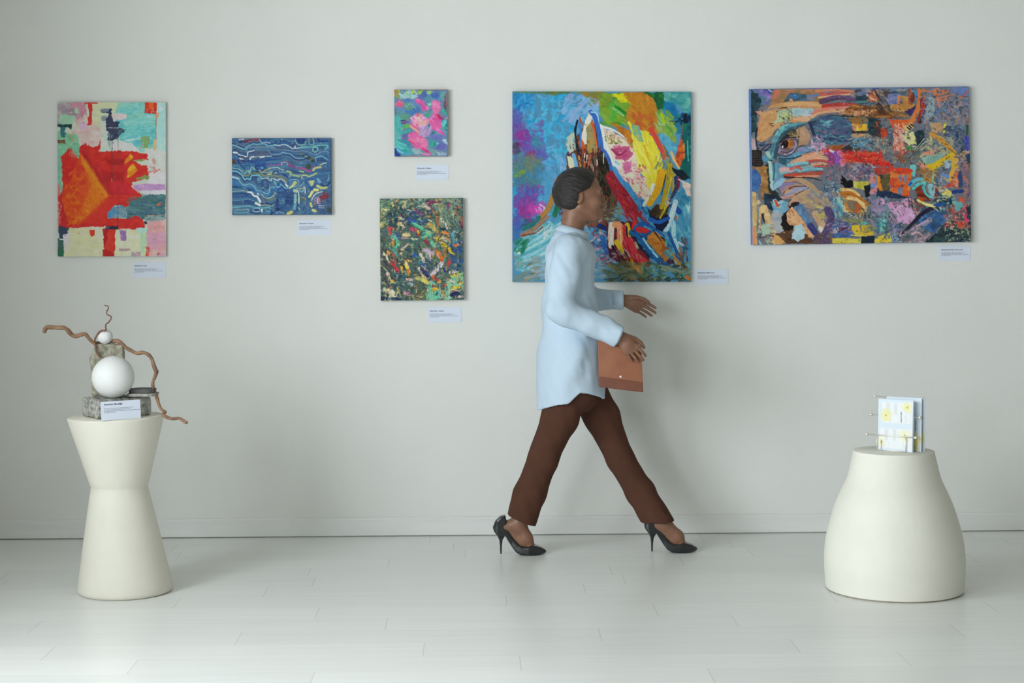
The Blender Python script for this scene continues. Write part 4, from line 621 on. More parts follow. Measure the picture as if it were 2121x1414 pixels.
    D([(770, 235), (1110, 285)], 70, [(214, 160, 130), (220, 170, 150), (190, 120, 80), (120, 70, 40)], L=(3, 8), W=(2, 3.6), ang=10, da=40); S([(700, 285), (860, 290), (1000, 300)], 16, (60, 60, 60), dry=.2); S([(820, 320), (920, 320), (1030, 315)], 20, (160, 110, 50), dry=.15); S([(850, 308), (930, 330)], 20, (206, 160, 140), dry=.3); D([(880, 290), (1040, 350)], 24, [(170, 110, 40), (140, 90, 40), (120, 120, 100)], L=(8, 16), W=(3, 5), ang=0, da=10)
    # temple
    P([(535, 345), (640, 295), (720, 280), (850, 300), (905, 350), (915, 500), (700, 530), (590, 480), (560, 440)], (70, 94, 124), 2.5, cols=[(84, 86, 130), (64, 118, 138), (60, 70, 100)]); D([(580, 310), (910, 530)], 130, [(74, 100, 130), (96, 90, 140), (60, 124, 144), (120, 90, 120), (100, 150, 160), (50, 70, 96), (150, 110, 120)], L=(6, 16), W=(2, 4), ang=0, da=35)
    S([(540, 345), (560, 400), (580, 460)], 22, (46, 56, 84)); D([(660, 450), (920, 530)], 40, [(60, 120, 140), (36, 60, 84), (110, 160, 170)], L=(6, 14), W=(2, 4), ang=0, da=30); D([(640, 320), (740, 370)], 16, [(110, 170, 180), (90, 150, 164)], L=(6, 12), W=(2.5, 4.5), ang=-20, da=20)
    # brow ridge and eye
    P([(330, 460), (420, 385), (500, 362), (560, 480), (520, 530), (440, 545), (430, 470)], (182, 146, 116), 2, ang=60, cols=[(170, 136, 106)]); P([(400, 420), (430, 395), (440, 460), (420, 480)], (120, 110, 84), 2); S([(455, 400), (445, 470), (425, 500)], 10, (150, 120, 90), dry=.2)
    P([(196, 610), (206, 540), (250, 440), (320, 370), (420, 345), (520, 340), (440, 380), (370, 410), (310, 480), (272, 560), (262, 640), (200, 670)], (96, 160, 168), 1.5, soft=1.2, ang=-55, cols=[(120, 180, 182), (80, 136, 150)])
    P([(255, 520), (300, 440), (370, 385), (530, 348), (480, 375), (400, 410), (340, 460), (300, 520), (280, 600), (262, 660), (232, 640)], (62, 88, 104), 1.5, soft=2, ang=-55); P([(300, 490), (350, 425), (420, 395), (440, 390), (380, 450), (320, 510), (285, 600), (272, 580)], (50, 56, 60), 1.5, soft=2)
    S([(530, 346), (590, 332)], 12, (50, 64, 84)); S([(240, 520), (215, 600), (210, 640)], 14, (70, 110, 126), dry=.15); S([(250, 450), (300, 385), (360, 358)], 9, (130, 196, 190), dry=.1)
    P([(262, 600), (290, 520), (330, 480), (420, 470), (446, 510), (430, 580), (370, 620), (300, 625)], (128, 114, 132), 1.5, ang=20, cols=[(150, 140, 160), (110, 96, 116)]); S([(410, 500), (428, 540), (400, 590), (330, 612)], 12, (170, 160, 180), dry=.1)
    P([(300, 560), (306, 510), (340, 484), (400, 484), (416, 520), (390, 556), (350, 580)], (120, 90, 84), 1.2); P([(346, 500), (376, 484), (402, 506), (398, 545), (366, 566), (346, 550)], (192, 116, 56), 1.2, soft=1, cols=[(206, 140, 80), (150, 80, 40)]); P([(296, 540), (312, 500), (345, 490), (362, 512), (356, 548), (330, 562), (312, 556)], (30, 22, 20), 1, soft=1); S([(330, 515), (345, 535)], 12, (70, 50, 40), dry=.2); P([(302, 548), (316, 538), (318, 556), (308, 560)], (226, 232, 234), .5)
    S([(288, 516), (320, 484), (362, 468), (420, 470)], 10, (40, 32, 30)); S([(350, 455), (412, 450)], 8, (50, 40, 36), dry=.2); S([(262, 606), (320, 632), (390, 610), (436, 545), (444, 490)], 9, (70, 66, 84)); S([(300, 590), (350, 600), (400, 570)], 7, (80, 60, 70)); D([(350, 420), (430, 460)], 12, [(190, 170, 80), (60, 50, 40), (150, 120, 70)], L=(3, 7), W=(1.5, 3), ang=-20)
    P([(280, 626), (350, 640), (440, 590), (470, 560), (570, 545), (560, 580), (480, 630), (380, 660), (340, 690), (286, 680)], (92, 150, 176), 2, ang=-15, cols=[(110, 166, 190), (76, 130, 156)]); S([(285, 650), (380, 650), (470, 625), (540, 590)], 12, (50, 76, 96), dry=.1); P([(275, 640), (350, 665), (340, 700), (280, 690)], (60, 100, 116), 2.5, soft=2)
    D([(450, 545), (600, 590)], 24, [(160, 130, 180), (140, 160, 180), (190, 170, 190), (110, 130, 160)], L=(4, 9), W=(2, 3.5), ang=-10, da=40)
    # glasses arc, left edge
    P([(44, 470), (90, 480), (84, 590), (44, 590)], (186, 160, 166), 3, dry=.2); P([(96, 480), (110, 520), (220, 500), (210, 560), (180, 590), (110, 580)], (48, 66, 100), 3, cols=[(80, 100, 130), (40, 50, 80)]); D([(110, 500), (220, 580)], 16, [(190, 150, 120), (120, 130, 150), (60, 90, 110)], L=(4, 10), W=(2, 4), ang=-20); S([(96, 390), (84, 480), (110, 590), (170, 655), (216, 668)], 14, (46, 54, 60), 11)
    P([(46, 580), (132, 578), (150, 720), (46, 715)], (44, 38, 38), 2); 
    for i in range(6):
        S([(50, 596 + i * 20), (140, 600 + i * 20)], 4, (84, 80, 76), dry=.4); S([(56 + i * 15, 590), (58 + i * 15, 710)], 4, (76, 72, 70), dry=.5)
    P([(135, 625), (165, 630), (200, 665), (180, 685), (140, 665)], (88, 150, 176), 1.5); P([(166, 588), (196, 580), (214, 640), (200, 655), (172, 620)], (150, 184, 172), 1.5)
    # nose
    P([(160, 700), (190, 690), (215, 900), (270, 940), (300, 1000), (200, 1000), (170, 860)], (50, 56, 56), 3, cols=[(60, 70, 80)]); P([(210, 680), (280, 690), (350, 700), (420, 690), (370, 780), (320, 820), (320, 850), (250, 905), (220, 800)], (104, 152, 172), 2.5, ang=-60, cols=[(130, 170, 184), (84, 130, 156), (120, 140, 170)])
    P([(188, 668), (214, 672), (224, 760), (232, 850), (226, 925), (206, 900), (198, 800)], (168, 196, 180), 1.5, ang=85, cols=[(150, 190, 190)]); P([(222, 925), (236, 870), (300, 815), (332, 820), (336, 860), (290, 880), (250, 915)], (140, 176, 200), 1.5, ang=-40, cols=[(160, 190, 206), (120, 150, 176)]); S([(236, 690), (240, 760), (230, 830)], 16, (60, 110, 120), dry=.15); S([(300, 690), (350, 710)], 10, (50, 80, 96), dry=.2)
    # cheek
    for a in (((395, 690), (500, 640), (650, 600), 44, (218, 158, 126)), ((480, 665), (600, 640), (685, 650), 40, (222, 160, 126)), ((520, 676), (600, 664), (692, 676), 20, (196, 80, 66)), ((560, 700), (640, 690), (692, 704), 22, (222, 156, 120)), ((520, 720), (620, 712), (690, 720), 16, (196, 90, 70)), ((360, 705), (450, 692), (520, 686), 28, (124, 180, 190)),
              ((300, 770), (420, 740), (560, 720), 36, (130, 164, 170)), ((450, 752), (540, 740), (640, 740), 26, (120, 176, 188)), ((300, 745), (340, 740), (380, 750), 40, (206, 160, 160)), ((330, 800), (480, 785), (640, 772), 36, (186, 74, 56)), ((420, 808), (520, 800), (620, 798), 20, (222, 140, 104)), ((380, 740), (430, 720), (470, 740), 24, (206, 90, 80)), ((480, 620), (560, 600), (640, 590), 14, (206, 140, 110))):
        S(a[:3], a[3], a[4], a[3] * .85, dry=.12, var=16)
    P([(650, 570), (820, 560), (840, 690), (700, 720), (690, 620), (650, 600)], (168, 64, 104), 3, cols=[(200, 110, 150), (130, 66, 130)]); S([(730, 585), (780, 630), (770, 690)], 40, (124, 80, 170), 26, col2=(160, 110, 190)); S([(790, 600), (840, 640), (820, 700)], 40, (206, 120, 156), dry=.1); P([(640, 560), (720, 560), (710, 590), (650, 600)], (206, 60, 50), 2.5); S([(715, 580), (740, 590)], 20, (226, 190, 190))
    D([(555, 460), (680, 600)], 70, [(216, 170, 200), (200, 140, 180), (190, 190, 200), (214, 150, 180), (110, 130, 150)], L=(3, 8), W=(1.5, 3.5), da=90)
    P([(680, 540), (830, 530), (820, 580), (740, 580)], (156, 84, 42), 2.5, cols=[(176, 100, 50)]); P([(810, 560), (880, 530), (980, 540), (960, 580), (860, 580), (820, 610)], (60, 50, 50), 3, dry=.1)
    P([(845, 600), (900, 580), (1150, 588), (1160, 640), (1260, 720), (1150, 715), (1000, 690), (900, 690), (850, 660)], (206, 52, 42), 3, ang=0, cols=[(214, 80, 50), (190, 44, 44)]); D([(850, 590), (1150, 690)], 40, [(210, 54, 44), (196, 44, 44), (214, 90, 60)], L=(14, 34), W=(3, 5), ang=2, da=8, dry=.25); D([(900, 680), (1090, 750)], 34, [(196, 204, 196), (180, 190, 190), (110, 90, 100)], L=(4, 10), W=(2, 4.5), ang=0, da=60)
    D([(690, 700), (1060, 830)], 150, [(130, 104, 134), (160, 124, 134), (84, 96, 136), (110, 110, 120), (170, 80, 90), (70, 80, 110), (176, 150, 160)], L=(5, 12), W=(2, 4.5), da=90)
    # centre: grey plaster texture
    D([(900, 420), (1260, 600)], 120, [(110, 110, 110), (150, 140, 120), (130, 150, 140), (160, 96, 80), (84, 120, 140), (180, 160, 130), (70, 80, 90)], L=(4, 10), W=(2, 4), da=90)
    P([(1030, 300), (1110, 300), (1150, 360), (1140, 470), (1040, 440)], (38, 64, 72), 3, ang=90, cols=[(50, 84, 90), (30, 44, 56)]); P([(905, 355), (1030, 360), (1030, 415), (905, 410)], (226, 176, 56), 2.5, cols=[(222, 120, 60), (230, 200, 90)]); S([(910, 370), (925, 410)], 20, (226, 130, 90)); S([(905, 425), (1030, 425)], 18, (60, 50, 40), dry=.1); S([(910, 455), (1000, 455)], 30, (196, 150, 110), dry=.1); D([(900, 480), (1080, 560)], 40, [(70, 130, 160), (120, 170, 190), (50, 70, 90), (100, 150, 170)], L=(5, 12), W=(2, 4.5), ang=0, da=40)
    D([(1090, 330), (1200, 460)], 30, [(150, 70, 60), (60, 60, 60), (190, 90, 60), (90, 60, 60)], L=(5, 12), W=(2.5, 5), da=70); P([(1140, 400), (1200, 400), (1190, 460), (1150, 490)], (206, 74, 40), 3); P([(1195, 420), (1255, 400), (1250, 570), (1200, 560)], (96, 98, 116), 3, ang=90, dry=.15)
    D([(1100, 480), (1240, 600)], 40, [(150, 140, 120), (120, 150, 130), (190, 120, 100), (200, 180, 150)], L=(3, 8), W=(1.5, 3.5), da=90)
    P([(1200, 318), (1400, 320), (1370, 360), (1330, 400), (1240, 380)], (220, 96, 44), 2.5, cols=[(226, 120, 60), (206, 80, 50)]); P([(1255, 370), (1340, 390), (1340, 600), (1310, 615), (1260, 560)], (218, 160, 146), 3.5, ang=90, cols=[(226, 190, 170), (206, 110, 90)]); D([(1250, 350), (1350, 600)], 70, [(226, 190, 176), (214, 140, 120), (214, 96, 60), (170, 110, 100)], L=(4, 10), W=(2, 3.5), ang=90, da=30)
    P([(1340, 410), (1430, 430), (1440, 520), (1380, 540), (1340, 500)], (214, 204, 144), 3.5, cols=[(220, 210, 120), (200, 190, 160)]); D([(1340, 420), (1470, 580)], 50, [(216, 206, 146), (196, 190, 170), (60, 76, 80), (220, 200, 110)], L=(3, 8), W=(1.5, 3.5), da=90); D([(1280, 580), (1400, 680)], 24, [(200, 50, 40), (180, 80, 50), (110, 80, 60), (120, 110, 60)], L=(5, 12), W=(2, 4.5), da=60); S([(1370, 555), (1400, 560)], 24, (70, 140, 60))
    P([(1430, 430), (1490, 390), (1520, 440), (1490, 560), (1450, 540)], (40, 64, 74), 3, cols=[(70, 96, 100)]); 
    for i in range(7):
        S([(1510 - i * 3 + i * 6, 470 + i * 8), (1440 - i * 8, 570 + i * 12), (1360 - i * 2, 670 + i * 5)], 7, [(40, 60, 70), (200, 200, 180), (60, 70, 70)][i % 3], 4, dry=.2)
    D([(1380, 560), (1520, 700)], 60, [(110, 116, 110), (80, 96, 100), (140, 140, 120), (90, 70, 70)], L=(4, 10), W=(2, 4), ang=-55, da=30)
    # mid top: ochre facade, instrument neck
    D([(930, 45), (1420, 120)], 90, [(96, 120, 170), (130, 130, 140), (80, 96, 110), (150, 150, 150), (110, 140, 180), (60, 66, 80)], L=(8, 20), W=(2.5, 5), ang=0, da=12); S([(1080, 52), (1140, 50)], 14, (60, 110, 190))
    D([(1030, 75), (1130, 160)], 40, [(222, 116, 50), (226, 140, 60), (200, 70, 40), (226, 190, 170)], L=(4, 9), W=(2.5, 4.5), ang=40, da=50); D([(1100, 80), (1230, 240)], 60, [(60, 50, 50), (190, 150, 110), (120, 70, 50), (90, 96, 130), (40, 40, 44)], L=(8, 18), W=(1.5, 3), ang=50, da=12)
    P([(1200, 100), (1300, 110), (1290, 190), (1210, 190)], (116, 124, 172), 3, ang=90, cols=[(140, 140, 176), (100, 110, 150)]); P([(1285, 120), (1390, 122), (1395, 185), (1435, 190), (1400, 240), (1340, 255), (1230, 240), (1220, 195), (1290, 190)], (186, 136, 72), 2, ang=0, cols=[(176, 124, 66), (196, 146, 86)]); S([(1292, 125), (1292, 210)], 14, (220, 130, 80)); S([(1320, 150), (1310, 175)], 20, (110, 116, 150)); S([(1385, 60), (1390, 110), (1388, 180)], 22, (190, 96, 60), col2=(110, 60, 50)); S([(1420, 110), (1410, 160)], 34, (130, 60, 40)); S([(1440, 80), (1445, 130)], 26, (70, 130, 170), dry=.1)
    P([(1338, 248), (1440, 200), (1436, 240), (1400, 292)], (64, 46, 98), 1.8, cols=[(84, 60, 120)]); S([(1470, 70), (1475, 150), (1460, 220), (1420, 310), (1370, 390)], 34, (216, 130, 66), 46, col2=(196, 110, 70)); S([(1490, 150), (1505, 190), (1490, 260), (1470, 340)], 40, (176, 52, 42), 30, col2=(206, 90, 70)); S([(1484, 130), (1478, 240), (1450, 340)], 6, (60, 50, 60), dry=.2); S([(1540, 200), (1500, 290), (1480, 340)], 22, (66, 56, 96), dry=.1)
    P([(1345, 370), (1400, 345), (1430, 375), (1390, 420), (1340, 410)], (214, 176, 120), 1.5)
    for a in ([(1398, 355), (1420, 375)], [(1382, 368), (1406, 390)], [(1368, 382), (1392, 404)]):
        S(a, 10, (34, 40, 46), curve=False)
    # top right
    D([(1500, 45), (1900, 400)], 330, [(110, 130, 176), (140, 130, 150), (196, 126, 96), (90, 120, 160), (160, 150, 160), (66, 84, 104), (120, 140, 150), (180, 150, 140)], L=(5, 12), W=(2.5, 5), da=90)
    P([(1560, 130), (1600, 130), (1590, 290), (1510, 330), (1530, 220)], (144, 160, 164), 4, ang=100, dry=.15, cols=[(130, 140, 160)]); S([(1600, 70), (1620, 150), (1640, 210)], 30, (214, 126, 80), 12, dry=.15)
    for a in ([(1480, 75), (1600, 80)], [(1630, 110), (1700, 90), (1780, 58)], [(1630, 140), (1700, 120), (1760, 98)], [(1640, 160), (1740, 135)], [(1640, 80), (1760, 62)]):
        S(a, 15, (222, 120, 66), 8, dry=.2)
    P([(1700, 60), (1890, 48), (1890, 120), (1800, 110)], (96, 130, 186), 4, dry=.15, cols=[(120, 120, 170)]); S([(1850, 110), (1890, 70)], 12, (190, 90, 80), dry=.3); P([(1555, 350), (1640, 330), (1685, 380), (1660, 430), (1580, 420)], (184, 150, 110), 3, cols=[(170, 130, 100)]); S([(1690, 350), (1680, 420)], 22, (200, 200, 80), dry=.15)
    D([(1690, 380), (1860, 570)], 110, [(48, 66, 104), (70, 90, 120), (40, 50, 90), (120, 150, 170), (90, 110, 130)], L=(4, 9), W=(2, 4), da=90); S([(1870, 470), (1880, 570)], 36, (56, 70, 170), dry=.1, col2=(110, 120, 190)); S([(1880, 370), (1875, 440)], 22, (60, 90, 56), dry=.1); P([(1790, 600), (1840, 570), (1850, 600), (1830, 620)], (50, 64, 66), 2); P([(1840, 580), (1905, 580), (1905, 605), (1840, 605)], (196, 156, 120), 2)
    # golden arch
    D([(1490, 470), (1760, 720)], 110, [(140, 160, 150), (160, 166, 140), (190, 180, 130), (130, 150, 150), (206, 190, 120), (180, 150, 130)], L=(6, 14), W=(3, 5), da=70); P([(1490, 640), (1680, 600), (1650, 670), (1520, 720)], (128, 164, 156), 3, cols=[(150, 180, 160)])
    S([(1570, 440), (1640, 480), (1710, 540), (1770, 605)], 36, (206, 144, 60), 46, col2=(190, 150, 70)); S([(1765, 608), (1680, 660), (1600, 710), (1530, 730)], 44, (222, 184, 40), 60, col2=(206, 160, 50)); S([(1770, 660), (1770, 740), (1720, 830)], 70, (212, 170, 70), 40, col2=(200, 150, 80)); S([(1720, 560), (1790, 620), (1830, 690)], 7, (90, 90, 76)); P([(1500, 590), (1600, 575), (1580, 615), (1510, 620)], (216, 140, 116), 2.5); P([(1440, 690), (1520, 690), (1550, 740), (1500, 740)], (222, 140, 120), 2.5, dry=.1); P([(1680, 670), (1740, 660), (1730, 720), (1690, 730)], (150, 176, 190), 3, dry=.15); D([(1790, 600), (1900, 760)], 50, [(206, 150, 96), (190, 140, 150), (120, 120, 150), (200, 170, 120), (60, 80, 110)], L=(5, 11), W=(2.5, 5), da=70); P([(1860, 600), (1905, 605), (1908, 760), (1880, 700)], (54, 76, 96), 3)
    D([(1460, 730), (1620, 840)], 60, [(190, 130, 50), (160, 96, 44), (214, 160, 60), (110, 70, 50), (130, 140, 120)], L=(5, 11), W=(2.5, 5), da=60); P([(1380, 730), (1410, 690), (1445, 720), (1430, 800), (1400, 780)], (112, 186, 182), 3, ang=90)
    # houses
    P([(1085, 725), (1250, 720), (1230, 780), (1090, 790)], (178, 66, 56), 3, cols=[(130, 90, 70), (196, 90, 70)]); P([(1225, 728), (1330, 722), (1402, 738), (1400, 790), (1385, 965), (1345, 985), (1215, 965)], (220, 104, 42), 2.5, ang=90, cols=[(206, 70, 44), (228, 130, 56)]); S([(1228, 740), (1400, 750)], 30, (214, 64, 46), dry=.1)
    for x0, y0, x1, y1 in ((1296, 780, 1322, 842), (1340, 778, 1364, 850), (1284, 890, 1326, 975)):
        P([(x0, y0 + 10), ((x0 + x1) / 2, y0 - 5), (x1, y0 + 10), (x1, y1), (x0, y1)], (116, 126, 156), 1.5, cols=[(140, 120, 140)])
    P([(1112, 790), (1220, 776), (1214, 925), (1108, 925)], (104, 90, 56), 2, ang=90, cols=[(130, 110, 60), (70, 66, 56)]); P([(1110, 790), (1130, 800), (1160, 920), (1108, 922)], (228, 132, 44), 1.8, ang=90); P([(1050, 790), (1110, 780), (1112, 945), (1046, 950)], (124, 140, 186), 2.5, ang=90, cols=[(206, 130, 130), (100, 130, 190)]); S([(1085, 800), (1085, 850)], 14, (222, 120, 60)); P([(1046, 900), (1112, 890), (1112, 948), (1046, 950)], (206, 130, 136), 3, ang=90); P([(1112, 922), (1220, 925), (1400, 985), (1240, 985), (1100, 970)], (38, 54, 84), 2.5)
    P([(808, 796), (860, 830), (905, 838), (905, 885), (850, 902), (806, 860)], (20, 22, 28), 2.5); P([(905, 842), (1040, 845), (1050, 890), (1000, 910), (915, 895)], (192, 184, 84), 2.5, cols=[(206, 206, 160), (170, 160, 50)]); P([(1000, 885), (1055, 865), (1050, 960), (1020, 985)], (28, 34, 38), 2.5)
    # ear
    P([(735, 935), (820, 900), (940, 940), (1040, 1020), (1000, 1120), (920, 1160), (840, 1090), (780, 1010)], (186, 126, 56), 2.5, ang=40, cols=[(206, 150, 80), (160, 96, 40)]); P([(860, 990), (930, 1000), (985, 1070), (930, 1110), (880, 1080)], (176, 90, 44), 2, cols=[(120, 110, 90)]); P([(850, 1010), (890, 1010), (910, 1080), (870, 1070)], (130, 116, 96), 3, soft=2)
    S([(742, 935), (820, 912), (900, 920), (960, 960)], 30, (222, 176, 110), 20, col2=(230, 200, 150)); S([(745, 945), (800, 1010), (840, 1090), (870, 1105)], 34, (226, 194, 140), 24, col2=(206, 150, 80)); S([(870, 985), (950, 1000), (1005, 1060), (985, 1120), (930, 1150)], 30, (224, 180, 120), 34, col2=(232, 206, 160)); S([(800, 950), (900, 950), (1050, 1045)], 26, (196, 120, 40), 16, col2=(170, 100, 40)); S([(870, 1110), (930, 1150)], 14, (236, 214, 180))
    D([(640, 840), (800, 1100)], 150, [(50, 104, 146), (110, 164, 184), (40, 70, 100), (170, 200, 200), (80, 140, 160), (140, 120, 130)], L=(4, 10), W=(1.5, 3.5), da=90); D([(740, 980), (830, 1180)], 50, [(110, 180, 190), (140, 200, 204), (60, 110, 150)], L=(5, 12), W=(2, 4), ang=70, da=40)
    # mouth and chin
    P([(280, 900), (340, 830), (470, 820), (620, 930), (720, 1030), (560, 1090), (400, 1010), (330, 970)], (170, 142, 120), 3, cols=[(140, 130, 150), (190, 156, 116)])
    for a in (((330, 806), (420, 815), (480, 810), 16, (60, 54, 58)), ((480, 812), (560, 815), (630, 835), 14, (64, 60, 64)), ((340, 850), (430, 826), (520, 850), 30, (184, 144, 112)), ((470, 830), (560, 880), (620, 960), 34, (176, 146, 110)), ((320, 860), (420, 850), (500, 880), 12, (120, 100, 110)), ((300, 900), (330, 870), (400, 862), 30, (130, 116, 156)),
              ((310, 930), (350, 900), (380, 880), 26, (170, 130, 130)), ((320, 945), (400, 890), (510, 890), 12, (104, 50, 60)), ((345, 960), (440, 910), (520, 905), 36, (150, 152, 180)), ((330, 945), (350, 920), (370, 915), 12, (214, 160, 80)), ((370, 985), (450, 940), (530, 900), 8, (70, 66, 84)), ((300, 985), (340, 980), (400, 960), 26, (190, 140, 130)),
              ((365, 1050), (420, 1000), (490, 970), 50, (190, 146, 116)), ((480, 980), (560, 1020), (640, 1060), 50, (170, 146, 110)), ((356, 1050), (360, 1020), (380, 1000), 10, (56, 60, 66)), ((560, 930), (640, 980), (700, 1060), 40, (140, 140, 130)), ((600, 1060), (660, 1070), (720, 1060), 20, (190, 180, 110))):
        S(a[:3], a[3], a[4], a[3] * .8, dry=.1, var=14)
    D([(500, 940), (760, 1180)], 90, [(160, 140, 110), (110, 126, 156), (190, 150, 120), (140, 130, 130), (180, 170, 110), (120, 110, 140)], L=(5, 12), W=(2, 4.5), ang=50, da=50)
    # lower left
    P([(40, 720), (180, 715), (190, 900), (200, 1000), (130, 1010), (120, 900)], (166, 122, 68), 3, ang=85, cols=[(140, 96, 56), (190, 150, 96)]); P([(42, 740), (90, 742), (130, 800), (128, 880), (90, 935), (42, 930)], (66, 106, 160), 2, cols=[(76, 120, 170), (60, 90, 150)]); P([(150, 950), (220, 960), (300, 1000), (290, 1060), (220, 1100), (160, 1060)], (38, 60, 84), 3.5, cols=[(60, 96, 130), (30, 46, 60)])
    P([(45, 930), (80, 940), (98, 1000), (90, 1130), (90, 1380), (47, 1386)], (202, 166, 104), 2, ang=85, cols=[(180, 150, 90), (210, 180, 120)]); P([(46, 1230), (80, 1230), (84, 1380), (50, 1386)], (222, 146, 104), 2, ang=85); S([(96, 960), (100, 1080), (105, 1200), (110, 1300)], 20, (130, 136, 140), dry=.1); P([(94, 1000), (112, 1005), (122, 1030), (104, 1045), (90, 1030)], (212, 180, 140), 1.2)
    P([(105, 1080), (118, 1060), (150, 1042), (172, 1050), (195, 1100), (220, 1200), (262, 1290), (336, 1368), (230, 1380), (190, 1290), (150, 1160), (134, 1110), (124, 1190), (122, 1270), (106, 1260), (108, 1150)], (214, 174, 120), 1.8, ang=70, cols=[(226, 190, 140), (190, 146, 96)]); P([(130, 1120), (150, 1115), (160, 1200), (140, 1180)], (40, 50, 70), 1.5)
    D([(100, 1200), (230, 1380)], 40, [(160, 180, 150), (120, 130, 140), (200, 150, 110), (60, 66, 80), (170, 190, 190)], L=(5, 12), W=(3, 5), da=60); P([(120, 1215), (180, 1205), (210, 1300), (140, 1310)], (160, 180, 160), 3, dry=.15)
    P([(220, 1040), (280, 1000), (360, 1020), (350, 1090), (300, 1150), (230, 1110)], (112, 160, 182), 3, cols=[(150, 180, 190), (90, 140, 160)]); P([(225, 1000), (250, 990), (285, 1030), (290, 1075), (260, 1070), (232, 1040)], (160, 190, 200), 1.5); P([(232, 1005), (252, 1000), (280, 1045), (278, 1070), (256, 1060)], (200, 92, 56), 1.5); P([(220, 1110), (300, 1110), (350, 1200), (330, 1290), (250, 1290), (200, 1180)], (164, 166, 168), 3.5, ang=60, cols=[(140, 156, 170), (180, 170, 160)])
    P([(430, 1020), (480, 1040), (560, 1200), (520, 1250), (450, 1120), (400, 1060)], (92, 126, 166), 2.5, ang=60, cols=[(70, 100, 140), (120, 150, 176)]); P([(355, 1060), (400, 1020), (450, 1020), (430, 1050), (380, 1080)], (44, 42, 46), 2)
    P([(310, 1130), (350, 1080), (370, 1100), (350, 1190), (420, 1220), (400, 1280), (320, 1290), (300, 1200)], (34, 28, 28), 3.5); P([(340, 1120), (352, 1096), (368, 1090), (384, 1062), (400, 1066), (450, 1130), (520, 1230), (585, 1310), (540, 1352), (470, 1270), (420, 1222), (370, 1220), (345, 1180)], (212, 160, 118), 1.8, ang=50, cols=[(226, 180, 136), (196, 140, 100)])
    for a in ([(362, 1100), (384, 1140)], [(380, 1085), (404, 1125)], [(350, 1130), (380, 1160)]):
        S(a, 4, (120, 80, 60), dry=.2)
    P([(240, 1290), (340, 1270), (440, 1250), (560, 1330), (580, 1372), (300, 1380)], (96, 66, 46), 3.5, cols=[(120, 80, 50), (70, 50, 40)]); P([(405, 1225), (470, 1210), (500, 1260), (495, 1320), (440, 1358), (390, 1330)], (166, 192, 202), 2.5, cols=[(150, 180, 176)]); P([(236, 1290), (300, 1330), (336, 1368), (230, 1380)], (208, 160, 100), 2.5)
    S([(545, 1225), (590, 1290), (630, 1340)], 56, (62, 66, 126), 40); S([(585, 1120), (630, 1190), (650, 1250)], 60, (186, 150, 120), 66, col2=(206, 170, 140)); S([(630, 1245), (650, 1275)], 44, (206, 196, 184), 30); S([(690, 1090), (720, 1150), (690, 1240), (640, 1330)], 70, (84, 76, 124), 50, col2=(110, 80, 110)); P([(600, 1120), (660, 1095), (670, 1140), (620, 1170)], (180, 166, 96), 3, dry=.1); D([(560, 1290), (760, 1375)], 40, [(110, 76, 60), (96, 76, 110), (130, 90, 60), (70, 60, 100)], L=(6, 14), W=(3, 6), da=50)
    P([(740, 1200), (900, 1180), (910, 1310), (730, 1330)], (76, 106, 160), 3.5, cols=[(90, 120, 170), (66, 86, 140)]); D([(700, 1180), (900, 1290)], 40, [(110, 76, 110), (140, 120, 150), (80, 100, 150), (190, 170, 170)], L=(5, 12), W=(2.5, 5), da=60); S([(805, 1250), (860, 1235)], 24, (104, 44, 72), 14); P([(735, 1245), (780, 1235), (775, 1280), (740, 1285)], (190, 174, 176), 3, dry=.2); D([(850, 1100), (1090, 1210)], 80, [(70, 90, 110), (140, 150, 140), (100, 110, 140), (120, 130, 100), (160, 160, 170), (60, 70, 80)], L=(5, 11), W=(2, 4.5), da=90); D([(830, 1150), (1000, 1190)], 20, [(170, 160, 80), (110, 120, 80)], L=(5, 12), W=(2, 4), ang=20)
    P([(892, 1215), (968, 1206), (966, 1305), (940, 1300), (905, 1270)], (216, 180, 46), 2.5, cols=[(200, 180, 90)]); P([(980, 1215), (1088, 1208), (1082, 1300), (970, 1310)], (206, 172, 50), 2.5, cols=[(150, 150, 110)]); D([(985, 1225), (1050, 1275)], 16, [(120, 130, 120), (150, 140, 90)], L=(4, 9), W=(2, 4), da=60); S([(985, 1198), (1020, 1200)], 20, (90, 190, 180), dry=.1); S([(890, 1300), (1080, 1312)], 10, (210, 190, 90), dry=.1)
    P([(728, 1330), (976, 1325), (972, 1370), (735, 1374)], (208, 190, 74), 2, ang=0, cols=[(220, 206, 110), (190, 170, 60)]); P([(976, 1310), (1090, 1305), (1080, 1368), (974, 1368)], (30, 48, 64), 2); P([(1092, 1325), (1220, 1275), (1245, 1355), (1085, 1366)], (214, 186, 64), 2.5, cols=[(224, 206, 110)]); P([(1220, 1275), (1320, 1290), (1330, 1355), (1245, 1355)], (140, 160, 176), 3, ang=60, cols=[(110, 140, 160)])
    # lilac impasto
    D([(1060, 990), (1240, 1290)], 80, [(120, 120, 150), (90, 130, 140), (150, 130, 160), (80, 100, 120), (110, 160, 160)], L=(6, 14), W=(3, 6), ang=60, da=40); P([(1060, 1010), (1130, 975), (1180, 1080), (1130, 1130), (1070, 1090)], (136, 126, 152), 3, ang=60, cols=[(110, 130, 140), (160, 140, 170)]); D([(1110, 1140), (1190, 1260)], 20, [(90, 190, 180), (110, 200, 190), (60, 120, 130)], L=(6, 14), W=(3, 5), ang=70, da=40)
